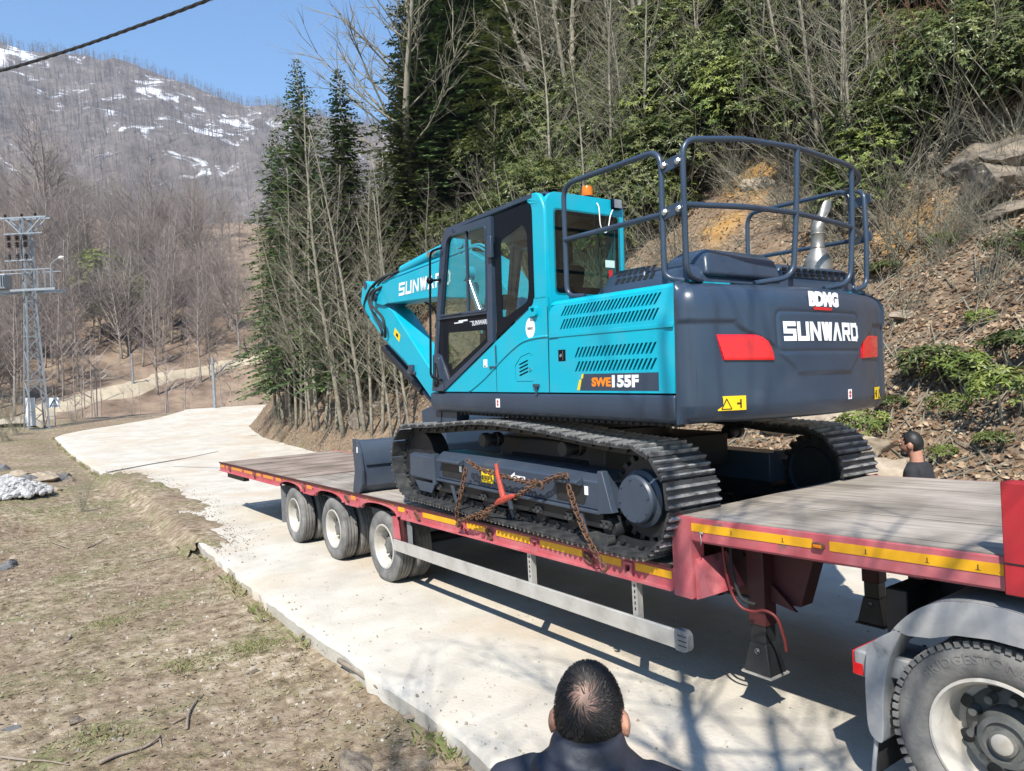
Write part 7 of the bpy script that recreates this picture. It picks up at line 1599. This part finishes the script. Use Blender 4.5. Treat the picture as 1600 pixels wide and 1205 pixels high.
for _ in range(24000):
    x = 2.0-rr.random()**1.5*28; y = kerb_y(x)-rr.random()**1.2*(6+(.25*-x if x < 0 else 0)); g = fbm(x, y, .5, 3, 12)
    if g < -.05 and rr.random() < .75: continue
    blade(Vector((x, y, height(x, y)-.005)), rr.uniform(.015, .06), .002+.0015*rr.random(), min(1, max(0, rr.random()*.75+.5*g)))
for _ in range(5200):
    x = 1-rr.random()*40; y = kerb_y(x)-abs(rr.gauss(0, .06))-.01
    if fbm(x, 0, .9, 2, 3) < .0: continue
    blade(Vector((x, y, height(x, y-.05))), rr.uniform(.04, .15), .0022, rr.uniform(.35, 1))
for cx_, cy_ in [(on_ground(*q).x, on_ground(*q).y) for q in ((400, 1010), (920-525, 1012), (150, 1150), (290, 1040), (170, 975), (470, 700))]:
    for _ in range(260): x, y = cx_+rr.gauss(0, .12), cy_+rr.gauss(0, .12); blade(Vector((x, y, height(x, y)-.005)), rr.uniform(.02, .06), .0025, rr.uniform(.6, 1))
for _ in range(13000):                                  # dead leaves on the dirt
    x = 2.0-rr.random()**1.4*20; y = kerb_y(x)-.02-rr.random()*5.5; p = Vector((x, y, height(x, y)+.006)); o = len(V); a = rr.uniform(0, 6.28); L = rr.uniform(.018, .055); d = Vector((cos(a), sin(a), rr.uniform(-.1, .4))); s = Vector((-sin(a), cos(a), rr.uniform(-.2, .2))); V.extend([tuple(p), tuple(p+d*L*.5+s*L*.3), tuple(p+d*L), tuple(p+d*L*.5-s*L*.3)]); F.append((o, o+1, o+2, o+3)); TV.append(rr.uniform(0, .62))
stuff_mesh('dry_grass', V, F, TV, 'drygrass', 'short dry grass and dead leaves on the dirt', 'grass')
# sticks lying on the dirt
mat('stick', (.2, .155, .115), (.3, .25, .19), rough=.9, scale=9, bump=.3)
def stick_(pxs, r, lab):
    P = [on_ground(*q) for q in pxs]; P = [p+Vector((0, 0, r*1.2)) for p in P if p]
    if len(P) > 1: P = bez(P, 5); tag(MB().tube(P, [r*(1-.6*i/len(P)) for i in range(len(P))], 6).build('stick', MAT['stick'], None, smooth=True), lab, 'stick', 'sticks on the dirt')
stick_([(155, 1197), (185, 1183), (225, 1172), (250, 1155)], .016, 'thick dark stick pointing up from the bottom left'); stick_([(252, 1170), (249, 1150)], .008, 'stub of a twig crossing the thick dark stick')
stick_([(292, 1142), (295, 1118), (305, 1100), (318, 1088)], .012, 'pale upright stick beside the thick dark one'); stick_([(0, 1185), (40, 1190), (75, 1192), (108, 1198)], .010, 'thin pale stick at the bottom left corner')
stick_([(225, 880), (250, 874), (280, 869)], .012, 'pale twig lying on the brown soil'); stick_([(135, 858), (150, 852), (168, 842)], .014, 'short twig left of the brown soil patch'); stick_([(80, 848), (110, 858), (140, 862)], .012, 'dark twig lying across the brown soil')
stick_([(530, 1038), (560, 1056), (600, 1085), (655, 1117)], .022, 'long weathered branch lying along the foot of the kerb'); stick_([(368, 970), (385, 962), (402, 966)], .008, 'short white-ish twig near the kerb')
stick_([(270, 1132), (300, 1118)], .007, 'thin twig touching the pale upright stick')
# leafless tree behind the viewer whose shadow lies on the road
sh = Vector((4.95, -4.85, 0)); place_tree(OAK[1], Vector((sh.x, sh.y, height(sh.x, sh.y))), 9.6, 'bare_tree', 'bare roadside tree whose branch shadow falls on the road', None, rz=1.0)

# ---------------------------------------------------------------- mountain haze
hz = MB().box((-1235, -860, -20), (40, 860, 440)).build('haze', None)
hm = bpy.data.materials.new('haze'); hm.use_nodes = True; N = hm.node_tree.nodes; N.remove(N['Principled BSDF']); pv = N.new('ShaderNodeVolumePrincipled'); pv.inputs['Color'].default_value = (.80, .88, 1, 1); pv.inputs['Density'].default_value = .00019; pv.inputs['Anisotropy'].default_value = .2
hm.node_tree.links.new(pv.outputs[0], N['Material Output'].inputs['Volume']); hz.data.materials.clear(); hz.data.materials.append(hm); tag(hz, 'thin bluish air in front of the far mountain', 'haze', kind='stuff')
